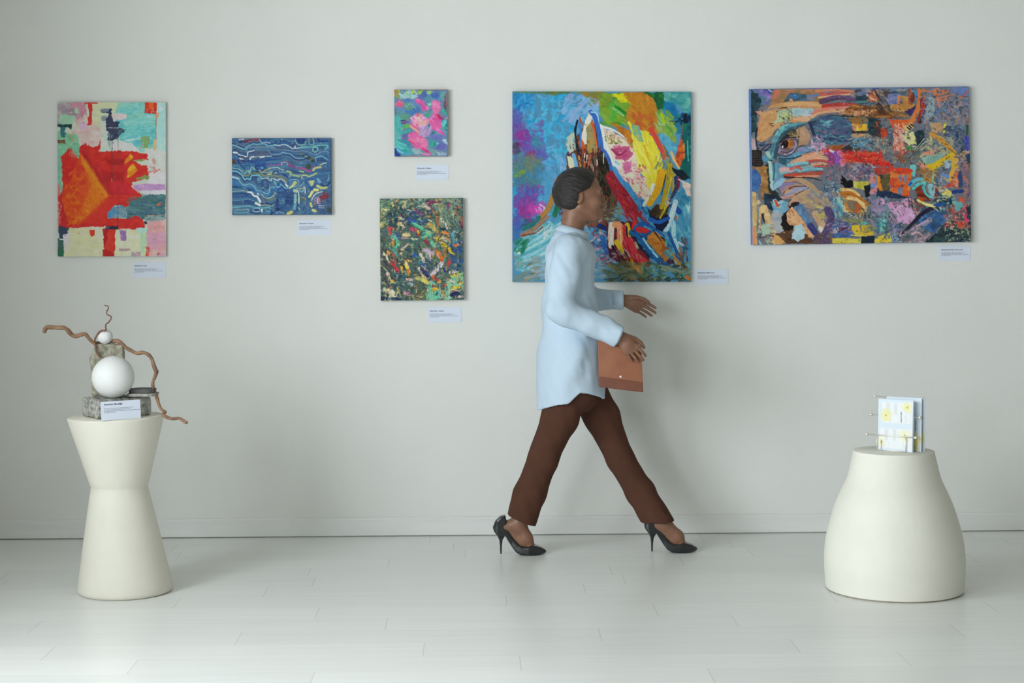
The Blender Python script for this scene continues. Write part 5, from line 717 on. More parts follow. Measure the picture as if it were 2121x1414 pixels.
    P([(1190, 1030), (1240, 1005), (1300, 1020), (1340, 985), (1405, 985), (1395, 1040), (1370, 1060), (1440, 1070), (1450, 1120), (1405, 1150), (1440, 1130), (1400, 1215), (1340, 1205), (1260, 1170), (1270, 1120), (1220, 1090)], (202, 152, 192), 4, rs=4, ang=60, cols=[(214, 170, 204), (186, 140, 176)]); P([(1130, 980), (1170, 985), (1190, 1050), (1150, 1030)], (196, 150, 184), 3); D([(1190, 1000), (1470, 1210)], 60, [(206, 156, 196), (196, 146, 186), (110, 110, 120), (120, 60, 60), (90, 110, 110), (216, 180, 206)], L=(5, 12), W=(2, 4.5), ang=50, da=50)
    P([(1235, 1200), (1320, 1200), (1310, 1265), (1250, 1275)], (152, 138, 182), 3); D([(1180, 1180), (1330, 1310)], 30, [(60, 90, 100), (90, 110, 130), (130, 120, 150)], L=(5, 12), W=(2.5, 5), ang=-40, da=30)
    D([(1400, 990), (1500, 1120)], 40, [(110, 50, 44), (140, 70, 50), (70, 50, 50), (200, 150, 130), (80, 96, 100)], L=(4, 10), W=(2, 4), ang=60, da=50)
    P([(1480, 1080), (1590, 1050), (1710, 1090), (1710, 1160), (1600, 1280), (1520, 1250), (1440, 1200)], (60, 100, 150), 3, ang=-40, cols=[(50, 80, 120), (70, 116, 170), (60, 90, 110)]); S([(1600, 1055), (1500, 1110), (1410, 1200), (1300, 1310)], 40, (46, 40, 62), 24); P([(1600, 1290), (1700, 1180), (1910, 1180), (1912, 1350), (1500, 1362), (1540, 1330)], (46, 66, 72), 3, cols=[(60, 84, 84), (36, 50, 60)]); S([(1560, 1165), (1480, 1220), (1360, 1290)], 44, (150, 146, 164), 30, dry=.1, col2=(110, 120, 130)); S([(1540, 1170), (1440, 1225), (1350, 1290)], 10, (206, 160, 190), dry=.15)
    D([(1300, 1260), (1560, 1355)], 60, [(196, 156, 166), (120, 100, 96), (90, 110, 130), (150, 140, 150), (70, 90, 100)], L=(6, 14), W=(2.5, 5), ang=-30, da=40); S([(1410, 1290), (1450, 1270), (1500, 1300)], 18, (208, 160, 170), 8); S([(1500, 1330), (1560, 1285)], 10, (200, 150, 170), dry=.2)
    # right instruments and red corner
    P([(1425, 905), (1490, 870), (1530, 930), (1565, 1010), (1500, 1010), (1450, 960)], (122, 52, 32), 2.5, cols=[(150, 60, 40), (96, 44, 34)]); S([(1388, 870), (1440, 830), (1500, 820)], 34, (90, 180, 190), 24, col2=(110, 170, 200)); S([(1420, 900), (1470, 860), (1520, 850), (1505, 900), (1540, 960), (1600, 980)], 26, (84, 186, 182), 16, col2=(120, 200, 190)); S([(1385, 870), (1400, 855)], 24, (40, 100, 180)); P([(1540, 880), (1580, 850), (1600, 900), (1600, 960), (1560, 970)], (130, 180, 184), 3, cols=[(160, 190, 200)]); S([(1588, 785), (1580, 850)], 18, (140, 180, 150), 12); S([(1620, 900), (1610, 980)], 26, (140, 50, 44), dry=.1); S([(1458, 1000), (1530, 1035), (1600, 1050)], 20, (232, 210, 130), 26); S([(1590, 1050), (1630, 1000)], 16, (226, 206, 140)); P([(1460, 970), (1520, 985), (1510, 1015), (1470, 1000)], (190, 80, 30), 2)
    P([(1640, 930), (1700, 900), (1750, 930), (1740, 970), (1660, 990)], (222, 206, 126), 3, cols=[(150, 200, 190), (226, 190, 90)]); P([(1620, 970), (1700, 990), (1750, 960), (1740, 1040), (1650, 1040)], (34, 60, 70), 3.5, cols=[(60, 100, 110)]); D([(1610, 930), (1780, 1080)], 60, [(40, 60, 70), (110, 170, 170), (30, 60, 120), (80, 120, 120), (226, 214, 160)], L=(4, 10), W=(2, 4), da=80); S([(1600, 1040), (1680, 1030)], 22, (40, 90, 160)); S([(1760, 930), (1840, 920)], 30, (36, 60, 130), dry=.1); S([(1680, 890), (1750, 870), (1810, 890)], 28, (196, 66, 56), 20, dry=.1)
    P([(1735, 850), (1760, 790), (1800, 745), (1810, 890), (1760, 880)], (214, 108, 76), 2.5, cols=[(196, 90, 70), (226, 140, 100)]); P([(1800, 770), (1830, 740), (1840, 890), (1808, 880)], (62, 76, 120), 2.5); P([(1640, 810), (1680, 770), (1720, 790), (1720, 840), (1660, 850)], (112, 140, 196), 3); S([(1660, 800), (1720, 830), (1770, 740)], 16, (206, 166, 70), dry=.2); D([(1840, 700), (1905, 1010)], 60, [(206, 110, 90), (120, 110, 160), (190, 130, 150), (130, 120, 80), (90, 90, 140)], L=(5, 12), W=(2.5, 5), ang=90, da=30); D([(1600, 780), (1700, 920)], 30, [(120, 140, 180), (200, 190, 160), (190, 160, 120), (90, 110, 150)], L=(5, 11), W=(2.5, 5), da=60)
    D([(1700, 1050), (1905, 1230)], 80, [(214, 106, 90), (206, 80, 90), (190, 110, 100), (120, 80, 80), (60, 80, 80)], L=(6, 14), W=(3, 6), da=70); P([(1800, 970), (1850, 980), (1850, 1020), (1800, 1010)], (206, 90, 70), 3); P([(1745, 1000), (1830, 1010), (1850, 1060), (1790, 1090)], (112, 166, 166), 3); P([(1840, 1100), (1890, 1100), (1900, 1180), (1860, 1200)], (204, 66, 104), 3); P([(1790, 1180), (1850, 1180), (1840, 1240), (1800, 1240)], (206, 76, 56), 2.5); P([(1870, 1050), (1910, 1030), (1911, 1160), (1880, 1150)], (40, 56, 80), 3)
    c.speck([(1690, 1110), (1905, 1345)], 150, [(206, 204, 170), (190, 190, 150), (150, 150, 120), (226, 220, 190)], (.8, 2)); c.speck([(35, 50), (1900, 1380)], 420, [(214, 204, 190), (40, 44, 50), (206, 130, 90), (120, 160, 180), (190, 150, 180)], (.5, 1.4))
    D([(880, 60), (1900, 760)], 220, [(36, 50, 60), (50, 66, 80), (44, 40, 44), (60, 80, 90)], L=(2, 6), W=(1, 2.4), da=90, th=.8)
    D([(620, 760), (1900, 1350)], 200, [(36, 50, 60), (50, 66, 80), (44, 40, 50), (60, 90, 100)], L=(2, 6), W=(1, 2.4), da=90, th=.8)
    c.speck([(900, 400), (1500, 720)], 160, [(206, 190, 160), (40, 50, 50), (120, 170, 170), (200, 90, 60)], (.6, 1.5))
    S([(38, 60), (46, 700), (48, 1386)], 9, (100, 140, 200), curve=False); S([(36, 59), (900, 52), (1893, 40)], 5, (96, 120, 170), curve=False)
    return c
# ------------------------------------------------------------------ camera model (photo frame 2121 x 1414)
FPX, CX, HY = 3400.0, 1060.5, 505.0
CAM = Vector((0, -7.90, 1.40))
YAW, ROLL = math.radians(1.35), math.radians(.25)
FW = Vector((math.sin(YAW), math.cos(YAW), 0)); R0 = Vector((math.cos(YAW), -math.sin(YAW), 0)); U0 = Vector((0, 0, 1))
RT = R0 * math.cos(ROLL) - U0 * math.sin(ROLL); UP = U0 * math.cos(ROLL) + R0 * math.sin(ROLL)


def ray(x, y):
    return FW + RT * ((x - CX) / FPX) + UP * ((HY - y) / FPX)


def at_y(x, y, wy):
    d = ray(x, y); return CAM + d * ((wy - CAM.y) / d.y)


def at_z(x, y, wz):
    d = ray(x, y); return CAM + d * ((wz - CAM.z) / d.z)


SC = bpy.context.scene
COL = SC.collection


def lin(c):
    return tuple(((v / 255) / 12.92 if v / 255 <= .04045 else ((v / 255 + .055) / 1.055) ** 2.4) for v in c)


# ------------------------------------------------------------------ scene helpers
def link(name, me, m=None, parent=None, smooth_=False):
    o = bpy.data.objects.new(name, me); COL.objects.link(o)
    if m is not None and me is not None:
        me.materials.clear(); me.materials.append(m)
    if smooth_ and me is not None:
        me.polygons.foreach_set('use_smooth', [True] * len(me.polygons)); me.update()
    if parent is not None:
        o.parent = parent; o.matrix_parent_inverse = parent.matrix_world.inverted()
    return o


def thing(name, label, cat, loc=(0, 0, 0), rot=(0, 0, 0), group=None):
    o = bpy.data.objects.new(name, None); COL.objects.link(o); o.empty_display_size = .1
    o.location = loc; o.rotation_euler = rot
    o.matrix_world = Matrix.Translation(Vector(loc)) @ (Matrix.Rotation(rot[2], 4, 'Z') @ Matrix.Rotation(rot[1], 4, 'Y') @ Matrix.Rotation(rot[0], 4, 'X'))
    return tag(o, label, cat, group)


def tag(o, label, cat, group=None):
    o['label'] = label; o['category'] = cat
    if group:
        o['group'] = group
    return o


def child(name, bm, m, root, smooth_=False, label=None):
    """a part whose mesh is given in the root's own coordinates"""
    me = bpy.data.meshes.new(name)
    if isinstance(bm, bmesh.types.BMesh):
        bmesh.ops.recalc_face_normals(bm, faces=bm.faces); bm.to_mesh(me); bm.free()
    else:
        me = bm
    o = bpy.data.objects.new(name, me); COL.objects.link(o); o.parent = root
    me.materials.append(m)
    if smooth_:
        me.polygons.foreach_set('use_smooth', [True] * len(me.polygons))
    if label:
        o['label'] = label
    return o


def structure(name, bm, m, smooth_=False):
    me = bpy.data.meshes.new(name); bmesh.ops.recalc_face_normals(bm, faces=bm.faces); bm.to_mesh(me); bm.free()
    o = link(name, me, m, None, smooth_); o['kind'] = 'structure'; return o


def box(bm, lo, hi, bevel=0, seg=2):
    v = [bm.verts.new((x, y, z)) for x in (lo[0], hi[0]) for y in (lo[1], hi[1]) for z in (lo[2], hi[2])]
    F = [(0, 1, 3, 2), (4, 6, 7, 5), (0, 4, 5, 1), (2, 3, 7, 6), (0, 2, 6, 4), (1, 5, 7, 3)]
    fs = [bm.faces.new([v[i] for i in f]) for f in F]
    if bevel:
        bmesh.ops.bevel(bm, geom=list({e for f in fs for e in f.edges}), offset=bevel, segments=seg, affect='EDGES', profile=.5)
    return bm


def tube(bm, pts, rad, n=8, sub=4, caps=True):
    p = smooth([tuple(q) for q in pts], sub) if sub > 1 else np.array([tuple(q) for q in pts])
    m = len(p); r = np.interp(np.linspace(0, 1, m), np.linspace(0, 1, len(rad)), rad) if hasattr(rad, '__len__') else np.full(m, rad)
    rings = []; ref = Vector((0.3, 0.2, 1))
    for i in range(m):
        t = Vector(p[min(i + 1, m - 1)] - p[max(i - 1, 0)]).normalized()
        a = t.cross(ref)
        if a.length < 1e-3:
            a = t.cross(Vector((1, 0, 0)))
        a.normalize(); b = t.cross(a); ref = b.cross(t) * -1 if False else ref
        rings.append([bm.verts.new(Vector(p[i]) + (a * math.cos(2 * math.pi * k / n) + b * math.sin(2 * math.pi * k / n)) * r[i]) for k in range(n)])
    for A, B_ in zip(rings, rings[1:]):
        for k in range(n):
            bm.faces.new((A[k], A[(k + 1) % n], B_[(k + 1) % n], B_[k]))
    if caps:
        bm.faces.new(rings[0][::-1]); bm.faces.new(rings[-1])
    return bm


def ball(bm, c, r, seg=24, rings=14):
    bmesh.ops.create_uvsphere(bm, u_segments=seg, v_segments=rings, radius=r, matrix=Matrix.Translation(Vector(c)))
    return bm


# ------------------------------------------------------------------ materials
def new_mat(name):
    m = bpy.data.materials.new(name); m.use_nodes = True
    return m, m.node_tree.nodes, m.node_tree.links, m.node_tree.nodes['Principled BSDF']


def mat(name, col, rough=.5, var=.08, scale=8., bump=0., bscale=60., metal=0., spec=.5, detail=4., stretch=None, tint=None, coat=0., sss=0.):
    """procedural material: base colour broken by noise, optional bump"""
    m, N, L, P = new_mat(name)
    tc = N.new('ShaderNodeTexCoord'); src = tc.outputs['Object']
    if stretch:
        mp = N.new('ShaderNodeMapping'); mp.inputs['Scale'].default_value = stretch; L.new(src, mp.inputs['Vector']); src = mp.outputs['Vector']
    nz = N.new('ShaderNodeTexNoise'); nz.inputs['Scale'].default_value = scale; nz.inputs['Detail'].default_value = detail; L.new(src, nz.inputs['Vector'])
    mx = N.new('ShaderNodeMix'); mx.data_type = 'RGBA'
    c = Vector(col); c2 = Vector(tint) if tint else c * (1 - var * 2)
    cr = N.new('ShaderNodeValToRGB'); cr.color_ramp.elements[0].position = .3; cr.color_ramp.elements[1].position = .7
    cr.color_ramp.elements[0].color = (*[min(1, v) for v in c2], 1); cr.color_ramp.elements[1].color = (*[min(1, v * (1 + var)) for v in c], 1)
    L.new(nz.outputs['Fac'], cr.inputs['Fac']); L.new(cr.outputs['Color'], P.inputs['Base Color'])
    P.inputs['Roughness'].default_value = rough; P.inputs['Metallic'].default_value = metal; P.inputs['Specular IOR Level'].default_value = spec
    P.inputs['Coat Weight'].default_value = coat
    if sss:
        P.inputs['Subsurface Weight'].default_value = sss; P.inputs['Subsurface Radius'].default_value = (.01, .004, .002); P.inputs['Subsurface Scale'].default_value = .5
    if bump:
        n2 = N.new('ShaderNodeTexNoise'); n2.inputs['Scale'].default_value = bscale; n2.inputs['Detail'].default_value = 5; L.new(src, n2.inputs['Vector'])
        b = N.new('ShaderNodeBump'); b.inputs['Strength'].default_value = bump; b.inputs['Distance'].default_value = .01; L.new(n2.outputs['Fac'], b.inputs['Height']); L.new(b.outputs['Normal'], P.inputs['Normal'])
    return m


def paint_mat(name, rough=.5, spec=.16):
    m, N, L, P = new_mat(name)
    a = N.new('ShaderNodeAttribute'); a.attribute_name = 'paint'; L.new(a.outputs['Color'], P.inputs['Base Color'])
    P.inputs['Roughness'].default_value = rough; P.inputs['Specular IOR Level'].default_value = spec
    tc = N.new('ShaderNodeTexCoord'); nz = N.new('ShaderNodeTexNoise'); nz.inputs['Scale'].default_value = 700; L.new(tc.outputs['Object'], nz.inputs['Vector'])
    b = N.new('ShaderNodeBump'); b.inputs['Strength'].default_value = .12; b.inputs['Distance'].default_value = .001; L.new(nz.outputs['Fac'], b.inputs['Height']); L.new(b.outputs['Normal'], P.inputs['Normal'])
    return m


WALL_A = (.80, .80, .765)
m_wall = mat('wall_paint', WALL_A, .75, .01, 2.5, bump=.12, bscale=120, spec=.25)
m_ceil = mat('ceiling_paint', (.40, .395, .36), .9, .01, 3)
m_grey = mat('grey_wall_paint', (.38, .375, .34), .8, .01, 3)
m_base = mat('baseboard_paint', (.80, .80, .775), .45, .02, 6, stretch=(.3, 1, 3), spec=.4)
m_plaster = mat('cream_plaster', (.765, .735, .635), .62, .02, 4.5, bump=.10, bscale=45, spec=.3)
m_plaster_lit = mat('cream_plaster_lit', (.785, .765, .675), .62, .02, 5.5, bump=.10, bscale=45, spec=.3)  # same plaster as the left pedestal, paler to carry the stronger light here
m_base_shadow = mat('plaster_base_shadow_line', (.30, .27, .21), .8, .1, 30)
m_card = mat('white_card', (.74, .795, .91), .6, .008, 20, spec=.3)
m_ink = mat('black_ink', (.03, .032, .045), .7, .1, 90)
m_ink2 = mat('grey_ink', (.16, .17, .20), .7, .1, 90)
m_stone = mat('rough_grey_stone', (.46, .45, .41), .9, .16, 60, bump=.6, bscale=90, detail=8, tint=(.15, .148, .128))
m_stone2 = mat('mossy_grey_stone', (.40, .375, .29), .9, .16, 50, bump=.55, bscale=80, detail=8, tint=(.18, .17, .125))
m_slate_d = mat('dark_slate', (.085, .085, .08), .7, .2, 40, bump=.4, bscale=70)
m_slate_l = mat('pale_slate', (.40, .385, .34), .75, .12, 40, bump=.3, bscale=70, tint=(.22, .21, .19))
m_white_ball = mat('white_gypsum', (.745, .745, .73), .55, .012, 9, bump=.06, bscale=40, spec=.35)
m_white_ball2 = mat('white_porous_foam', (.76, .755, .74), .75, .04, 60, bump=.4, bscale=160, spec=.25)
m_bark = mat('brown_bark', (.29, .165, .095), .6, .2, 26, bump=.35, bscale=60, stretch=(1, 1, 1), tint=(.125, .066, .038), spec=.35)
m_bark2 = mat('reddish_twig_bark', (.22, .10, .06), .6, .2, 60, bump=.3, bscale=90, tint=(.11, .045, .028))
m_metal = mat('brushed_metal', (.88, .84, .77), .42, .04, 40, metal=.72)
m_skin = mat('brown_skin', (.255, .125, .075), .45, .05, 25, bump=.05, bscale=150, sss=.06, tint=(.225, .105, .062))
m_hair = mat('black_hair', (.014, .010, .009), .42, .3, 20, bump=.5, bscale=90, stretch=(1, 2.2, 3))
m_shirt = mat('pale_blue_cotton', (.53, .65, .765), .85, .02, 9, bump=.08, bscale=200, spec=.2)
m_trouser = mat('brown_wool', (.088, .036, .022), .85, .06, 18, bump=.08, bscale=220, spec=.2)
m_leather_black = mat('black_patent_leather', (.012, .012, .014), .22, .1, 20, spec=.5, coat=.3)
m_leather = mat('brown_leather', (.31, .118, .056), .5, .09, 14, bump=.12, bscale=160, tint=(.27, .095, .045))
m_leather2 = mat('dark_brown_leather', (.20, .065, .036), .5, .1, 14, bump=.12, bscale=160)
m_eye = mat('eye_white', (.5, .46, .43), .25, .02, 30); m_iris = mat('dark_iris', (.02, .012, .01), .2, .1, 30)
m_frame = mat('white_window_frame', (.8, .8, .8), .4, .01, 10)


def floor_material():
    """white-washed laminate: boards along x with end joints, streaky grain"""
    m, N, L, P = new_mat('white_laminate')

    def mth(op, a, b=None, c=None):
        n = N.new('ShaderNodeMath'); n.operation = op
        for i, v in enumerate((a, b, c)):
            if v is None:
                continue
            if isinstance(v, (int, float)):
                n.inputs[i].default_value = v
            else:
                L.new(v, n.inputs[i])
        return n.outputs[0]
    tc = N.new('ShaderNodeTexCoord'); sp = N.new('ShaderNodeSeparateXYZ'); L.new(tc.outputs['Object'], sp.inputs[0])
    X, Y = sp.outputs['X'], sp.outputs['Y']
    BW, BL = .193, 1.29
    row = mth('FLOOR', mth('DIVIDE', Y, BW)); fy = mth('FRACT', mth('DIVIDE', Y, BW))
    wn = N.new('ShaderNodeTexWhiteNoise'); wn.noise_dimensions = '1D'; L.new(row, wn.inputs['W'])
    xs = mth('ADD', mth('DIVIDE', X, BL), mth('MULTIPLY', wn.outputs['Value'], 1.0)); fx = mth('FRACT', xs); brd = mth('FLOOR', xs)
    w2 = N.new('ShaderNodeTexWhiteNoise'); w2.noise_dimensions = '2D'; cb = N.new('ShaderNodeCombineXYZ'); L.new(row, cb.inputs[0]); L.new(brd, cb.inputs[1]); L.new(cb.outputs[0], w2.inputs['Vector'])
    # seams
    sy = mth('LESS_THAN', mth('MINIMUM', fy, mth('SUBTRACT', 1.0, fy)), .008)
    sx = mth('LESS_THAN', mth('MINIMUM', fx, mth('SUBTRACT', 1.0, fx)), .0014)
    # grain
    cv = N.new('ShaderNodeCombineXYZ'); L.new(mth('ADD', mth('MULTIPLY', X, 1.1), mth('MULTIPLY', w2.outputs['Value'], 37.0)), cv.inputs[0]); L.new(mth('MULTIPLY', Y, 26.0), cv.inputs[1])
    g = N.new('ShaderNodeTexNoise'); g.inputs['Scale'].default_value = 1.6; g.inputs['Detail'].default_value = 6; g.inputs['Roughness'].default_value = .6; L.new(cv.outputs[0], g.inputs['Vector'])
    cv2 = N.new('ShaderNodeCombineXYZ'); L.new(mth('ADD', mth('MULTIPLY', X, 3.0), mth('MULTIPLY', w2.outputs['Value'], 91.0)), cv2.inputs[0]); L.new(mth('MULTIPLY', Y, 40.0), cv2.inputs[1])
    k = N.new('ShaderNodeTexNoise'); k.inputs['Scale'].default_value = .9; k.inputs['Detail'].default_value = 3; L.new(cv2.outputs[0], k.inputs['Vector'])
    r1 = N.new('ShaderNodeValToRGB'); e = r1.color_ramp.elements; e[0].position = .3; e[0].color = (.775, .78, .75, 1); e[1].position = .68; e[1].color = (.835, .84, .81, 1); L.new(g.outputs['Fac'], r1.inputs['Fac'])
    r2 = N.new('ShaderNodeValToRGB'); e = r2.color_ramp.elements; e[0].position = .70; e[0].color = (0, 0, 0, 1); e[1].position = .80; e[1].color = (1, 1, 1, 1); L.new(k.outputs['Fac'], r2.inputs['Fac'])
    a = N.new('ShaderNodeMix'); a.data_type = 'RGBA'; L.new(mth('MULTIPLY', r2.outputs['Color'], .35), a.inputs['Factor']); L.new(r1.outputs['Color'], a.inputs['A']); a.inputs['B'].default_value = (.50, .44, .39, 1)
    b = N.new('ShaderNodeMix'); b.data_type = 'RGBA'; b.blend_type = 'MULTIPLY'; b.inputs['Factor'].default_value = 1.; L.new(a.outputs['Result'], b.inputs['A'])
    rb = N.new('ShaderNodeMapRange'); rb.inputs['To Min'].default_value = .965; rb.inputs['To Max'].default_value = 1.02; L.new(w2.outputs['Value'], rb.inputs['Value']); L.new(rb.outputs['Result'], b.inputs['B'])
    c = N.new('ShaderNodeMix'); c.data_type = 'RGBA'; L.new(mth('MAXIMUM', mth('MULTIPLY', sy, .05), mth('MULTIPLY', sx, .30)), c.inputs['Factor']); L.new(b.outputs['Result'], c.inputs['A']); c.inputs['B'].default_value = (.25, .24, .22, 1)
    L.new(c.outputs['Result'], P.inputs['Base Color'])
    P.inputs['Roughness'].default_value = .30; P.inputs['Specular IOR Level'].default_value = .42
    rr = N.new('ShaderNodeMapRange'); rr.inputs['To Min'].default_value = .24; rr.inputs['To Max'].default_value = .38; L.new(g.outputs['Fac'], rr.inputs['Value']); L.new(rr.outputs['Result'], P.inputs['Roughness'])
    bp = N.new('ShaderNodeBump'); bp.inputs['Strength'].default_value = .05; bp.inputs['Distance'].default_value = .003; L.new(g.outputs['Fac'], bp.inputs['Height']); L.new(bp.outputs['Normal'], P.inputs['Normal'])
    return m


# ------------------------------------------------------------------ the room
XL, XR, YB, ZC = -2.62, 5.6, -12.5, 3.6
bm = bmesh.new(); box(bm, (XL - .15, YB - .15, -.1), (XR + .15, .15, 0)); structure('floor', bm, floor_material())
bm = bmesh.new(); box(bm, (XL - .15, 0, 0), (XR + .15, .15, ZC)); structure('wall_back', bm, m_wall)
bm = bmesh.new(); box(bm, (XR, YB, 0), (XR + .15, 0, ZC)); structure('wall_right', bm, m_grey)
bm = bmesh.new(); box(bm, (XL - .15, YB - .15, 0), (XR + .15, YB, ZC)); structure('wall_front', bm, m_grey)
bm = bmesh.new(); box(bm, (XL - .15, YB - .15, ZC), (XR + .15, .15, ZC + .1)); structure('ceiling', bm, m_ceil)
WIN = [(-4.7, -2.7), (-7.5, -5.5), (-10.3, -8.3)]
WZ0, WZ1 = 1.0, 2.55
bm = bmesh.new()
ys = [YB] + [v for w in sorted(WIN) for v in w] + [0]
for i in range(0, len(ys), 2):
    box(bm, (XL - .15, ys[i], 0), (XL, ys[i + 1], ZC))
for w in WIN:
    box(bm, (XL - .15, w[0], 0), (XL, w[1], WZ0)); box(bm, (XL - .15, w[0], WZ1), (XL, w[1], ZC))
structure('wall_left', bm, m_wall)
for i, w in enumerate(WIN):
    bm = bmesh.new()
    for a, b in (((w[0], WZ0), (w[0] + .06, WZ1)), ((w[1] - .06, WZ0), (w[1], WZ1)), ((w[0] + .06, WZ0), (w[1] - .06, WZ0 + .06)), ((w[0] + .06, WZ1 - .06), (w[1] - .06, WZ1)), (((w[0] + w[1]) / 2 - .03, WZ0 + .06), ((w[0] + w[1]) / 2 + .03, WZ1 - .06))):
        box(bm, (XL - .11, a[0], a[1]), (XL - .05, b[0], b[1]), .004)
    structure('window_%d' % (i + 1), bm, m_frame)
# baseboard: profile swept along the back wall, a bead on top
prof = [(0, 0), (-.016, 0), (-.016, .066), (-.0135, .0695), (-.0115, .0705), (-.0115, .078), (-.009, .083), (-.004, .0865), (0, .087)]
bm = bmesh.new(); A = [bm.verts.new((XL, y, z + .005)) for y, z in prof]; B2 = [bm.verts.new((XR, y, z + .005)) for y, z in prof]
for i in range(len(prof) - 1):
    bm.faces.new((A[i], B2[i], B2[i + 1], A[i + 1]))
bm.faces.new(A); bm.faces.new(B2[::-1])
structure('baseboard_back', bm, m_base)

# ------------------------------------------------------------------ paintings
m_paint = paint_mat('oil_paint')


def hang(paint, px, thick, gain, edge, label, relief=.0011, sat=1.):
    q = [at_y(x, y, -thick) for x, y in px]
    tl, tr, br, bl = q
    c = (tl + tr + br + bl) / 4; ux = ((tr - tl) + (br - bl)) / 2; uz = ((tl - bl) + (tr - br)) / 2
    w, h = ux.length, uz.length
    ang = (math.atan2(ux.z, ux.x) + math.atan2(-uz.x, uz.z)) / 2
    root = thing('abstract_painting', label, 'painting', (c.x, -.0005, c.z), (0, -ang, 0), 'paintings on the gallery wall')
    ny, nx = paint.ny, paint.nx
    u = np.linspace(-w / 2, w / 2, nx); v = np.linspace(h / 2, -h / 2, ny)
    Xg, Zg = np.meshgrid(u, v)
    H = paint.H.copy(); H[0] = H[-1] = 0; H[:, 0] = H[:, -1] = 0
    co = np.stack([Xg, -thick - H * relief, Zg], -1).reshape(-1, 3)
    idx = np.arange(nx * ny).reshape(ny, nx)
    faces = np.stack([idx[:-1, :-1], idx[1:, :-1], idx[1:, 1:], idx[:-1, 1:]], -1).reshape(-1, 4)
    me = grid_mesh('painted_surface', co, faces)
    g_ = paint.C.mean(-1, keepdims=True); paint.C = g_ + (paint.C - g_) * sat
    put_paint(me, paint, gain, 1.16)
    child('painted_surface', me, m_paint, root, True)
    # wrapped canvas sides and back
    bm = bmesh.new(); a = .0012
    fr = [bm.verts.new((x, -thick, z)) for x, z in ((-w / 2, h / 2), (w / 2, h / 2), (w / 2, -h / 2), (-w / 2, -h / 2))]
    bk = [bm.verts.new((x, 0, z)) for x, z in ((-w / 2, h / 2), (w / 2, h / 2), (w / 2, -h / 2), (-w / 2, -h / 2))]
    for i in range(4):
        bm.faces.new((fr[i], fr[(i + 1) % 4], bk[(i + 1) % 4], bk[i]))
    bm.faces.new(bk)
    child('canvas_edge', bm, mat('canvas_edge_%d' % len(bpy.data.materials), lin(edge), .7, .12, 14, bump=.2, bscale=300), root)
    return root


def grid_mesh(name, co, faces):
    me = bpy.data.meshes.new(name); nf = len(faces)
    me.vertices.add(len(co)); me.vertices.foreach_set('co', co.astype(np.float32).ravel())
    me.loops.add(nf * 4); me.loops.foreach_set('vertex_index', faces.astype(np.int32).ravel())
    me.polygons.add(nf); me.polygons.foreach_set('loop_start', np.arange(0, nf * 4, 4, dtype=np.int32))
    me.update(calc_edges=True); me.validate()
    return me


def put_paint(me, paint, gain, contrast=1.):
    c = (np.clip(paint.C, 0, 255) / 255) ** contrast
    l = np.where(c <= .04045, c / 12.92, ((c + .055) / 1.055) ** 2.4) * gain
    l = np.where(l > .6, .6 + .3 * (1 - np.exp(-(l - .6) / .3)), l)
    col = np.ones((paint.ny * paint.nx, 4), np.float32); col[:, :3] = l.reshape(-1, 3)
    at = me.color_attributes.new('paint', 'FLOAT_COLOR', 'POINT'); at.data.foreach_set('color', col.ravel())


hang(paint_red(), [(119, 212), (343, 211.5), (344, 531), (119.5, 530.5)], .022, 1.45, (190, 190, 182), 'tall painting of a red field with an orange folded sheet and turquoise patches', sat=.95)
hang(paint_waves(), [(479.9, 285.8), (685.1, 285.8), (686, 444.9), (481.2, 444.9)], .028, 1.36, (40, 60, 84), 'blue painting covered in wavy cyan and white lines with yellow dabs', sat=.80)
hang(paint_pink(), [(816.7, 185.8), (927.2, 185.8), (927.6, 323.2), (817.1, 323.8)], .03, 1.36, (110, 96, 96), 'smallest painting, pink blossoms over teal and violet', sat=.86)
hang(paint_garden(), [(786.6, 412), (958.9, 409.1), (960.9, 621.1), (788.3, 622.1)], .03, 1.36, (150, 150, 140), 'painting thick with speckled green, yellow and orange dabs below the pink one')
hang(paint_portal(), [(1061.2, 189.7), (1431.5, 189.7), (1430.6, 583.5), (1061.7, 583.5)], .028, 1.36, (40, 110, 140), 'large square painting with a blue peak and yellow swirl behind the walking woman', sat=.95)
hang(paint_face(), [(1553.5, 183.9), (2006.9, 179.3), (2011.6, 499.4), (1556.5, 508.7)], .03, 1.32, (84, 112, 168), 'wide painting of half a face with one eye beside a collage of colours', sat=.90)


# ------------------------------------------------------------------ caption cards
def text_mesh(body, width, height=None, bold=0., res=2):
    cu = bpy.data.curves.new('lettering', 'FONT'); cu.body = body; cu.size = 1.; cu.offset = bold; cu.resolution_u = res; cu.fill_mode = 'FRONT'
    o = bpy.data.objects.new('lettering', cu); COL.objects.link(o); dg = bpy.context.evaluated_depsgraph_get(); dg.update()
    me = bpy.data.meshes.new_from_object(o.evaluated_get(dg)); bpy.data.objects.remove(o); bpy.data.curves.remove(cu)
    n = len(me.vertices); co = np.empty(n * 3, np.float32); me.vertices.foreach_get('co', co); co = co.reshape(-1, 3)
    lo, hi = co.min(0), co.max(0); sx = width / (hi[0] - lo[0]); sy = sx if height is None else height
    fs = [tuple(p.vertices) for p in me.polygons]; bpy.data.meshes.remove(me)
    out = np.zeros((n, 2)); out[:, 0] = (co[:, 0] - lo[0]) * sx; out[:, 1] = co[:, 1] * sy
    return out, fs


BODY = ('This range of the forms is often concealed within the canvas', 'where distant objects almost disclose how it is perceived', 'the connections from abstraction to the line, gallery and common space between nature', 'are remembered as it fades')


def add_text(bm, co, fs, ox, oz, y):
    vs = [bm.verts.new((ox + a, y, oz + b)) for a, b in co]
    for f in fs:
        try:
            bm.faces.new([vs[i] for i in f])
        except ValueError:
            pass


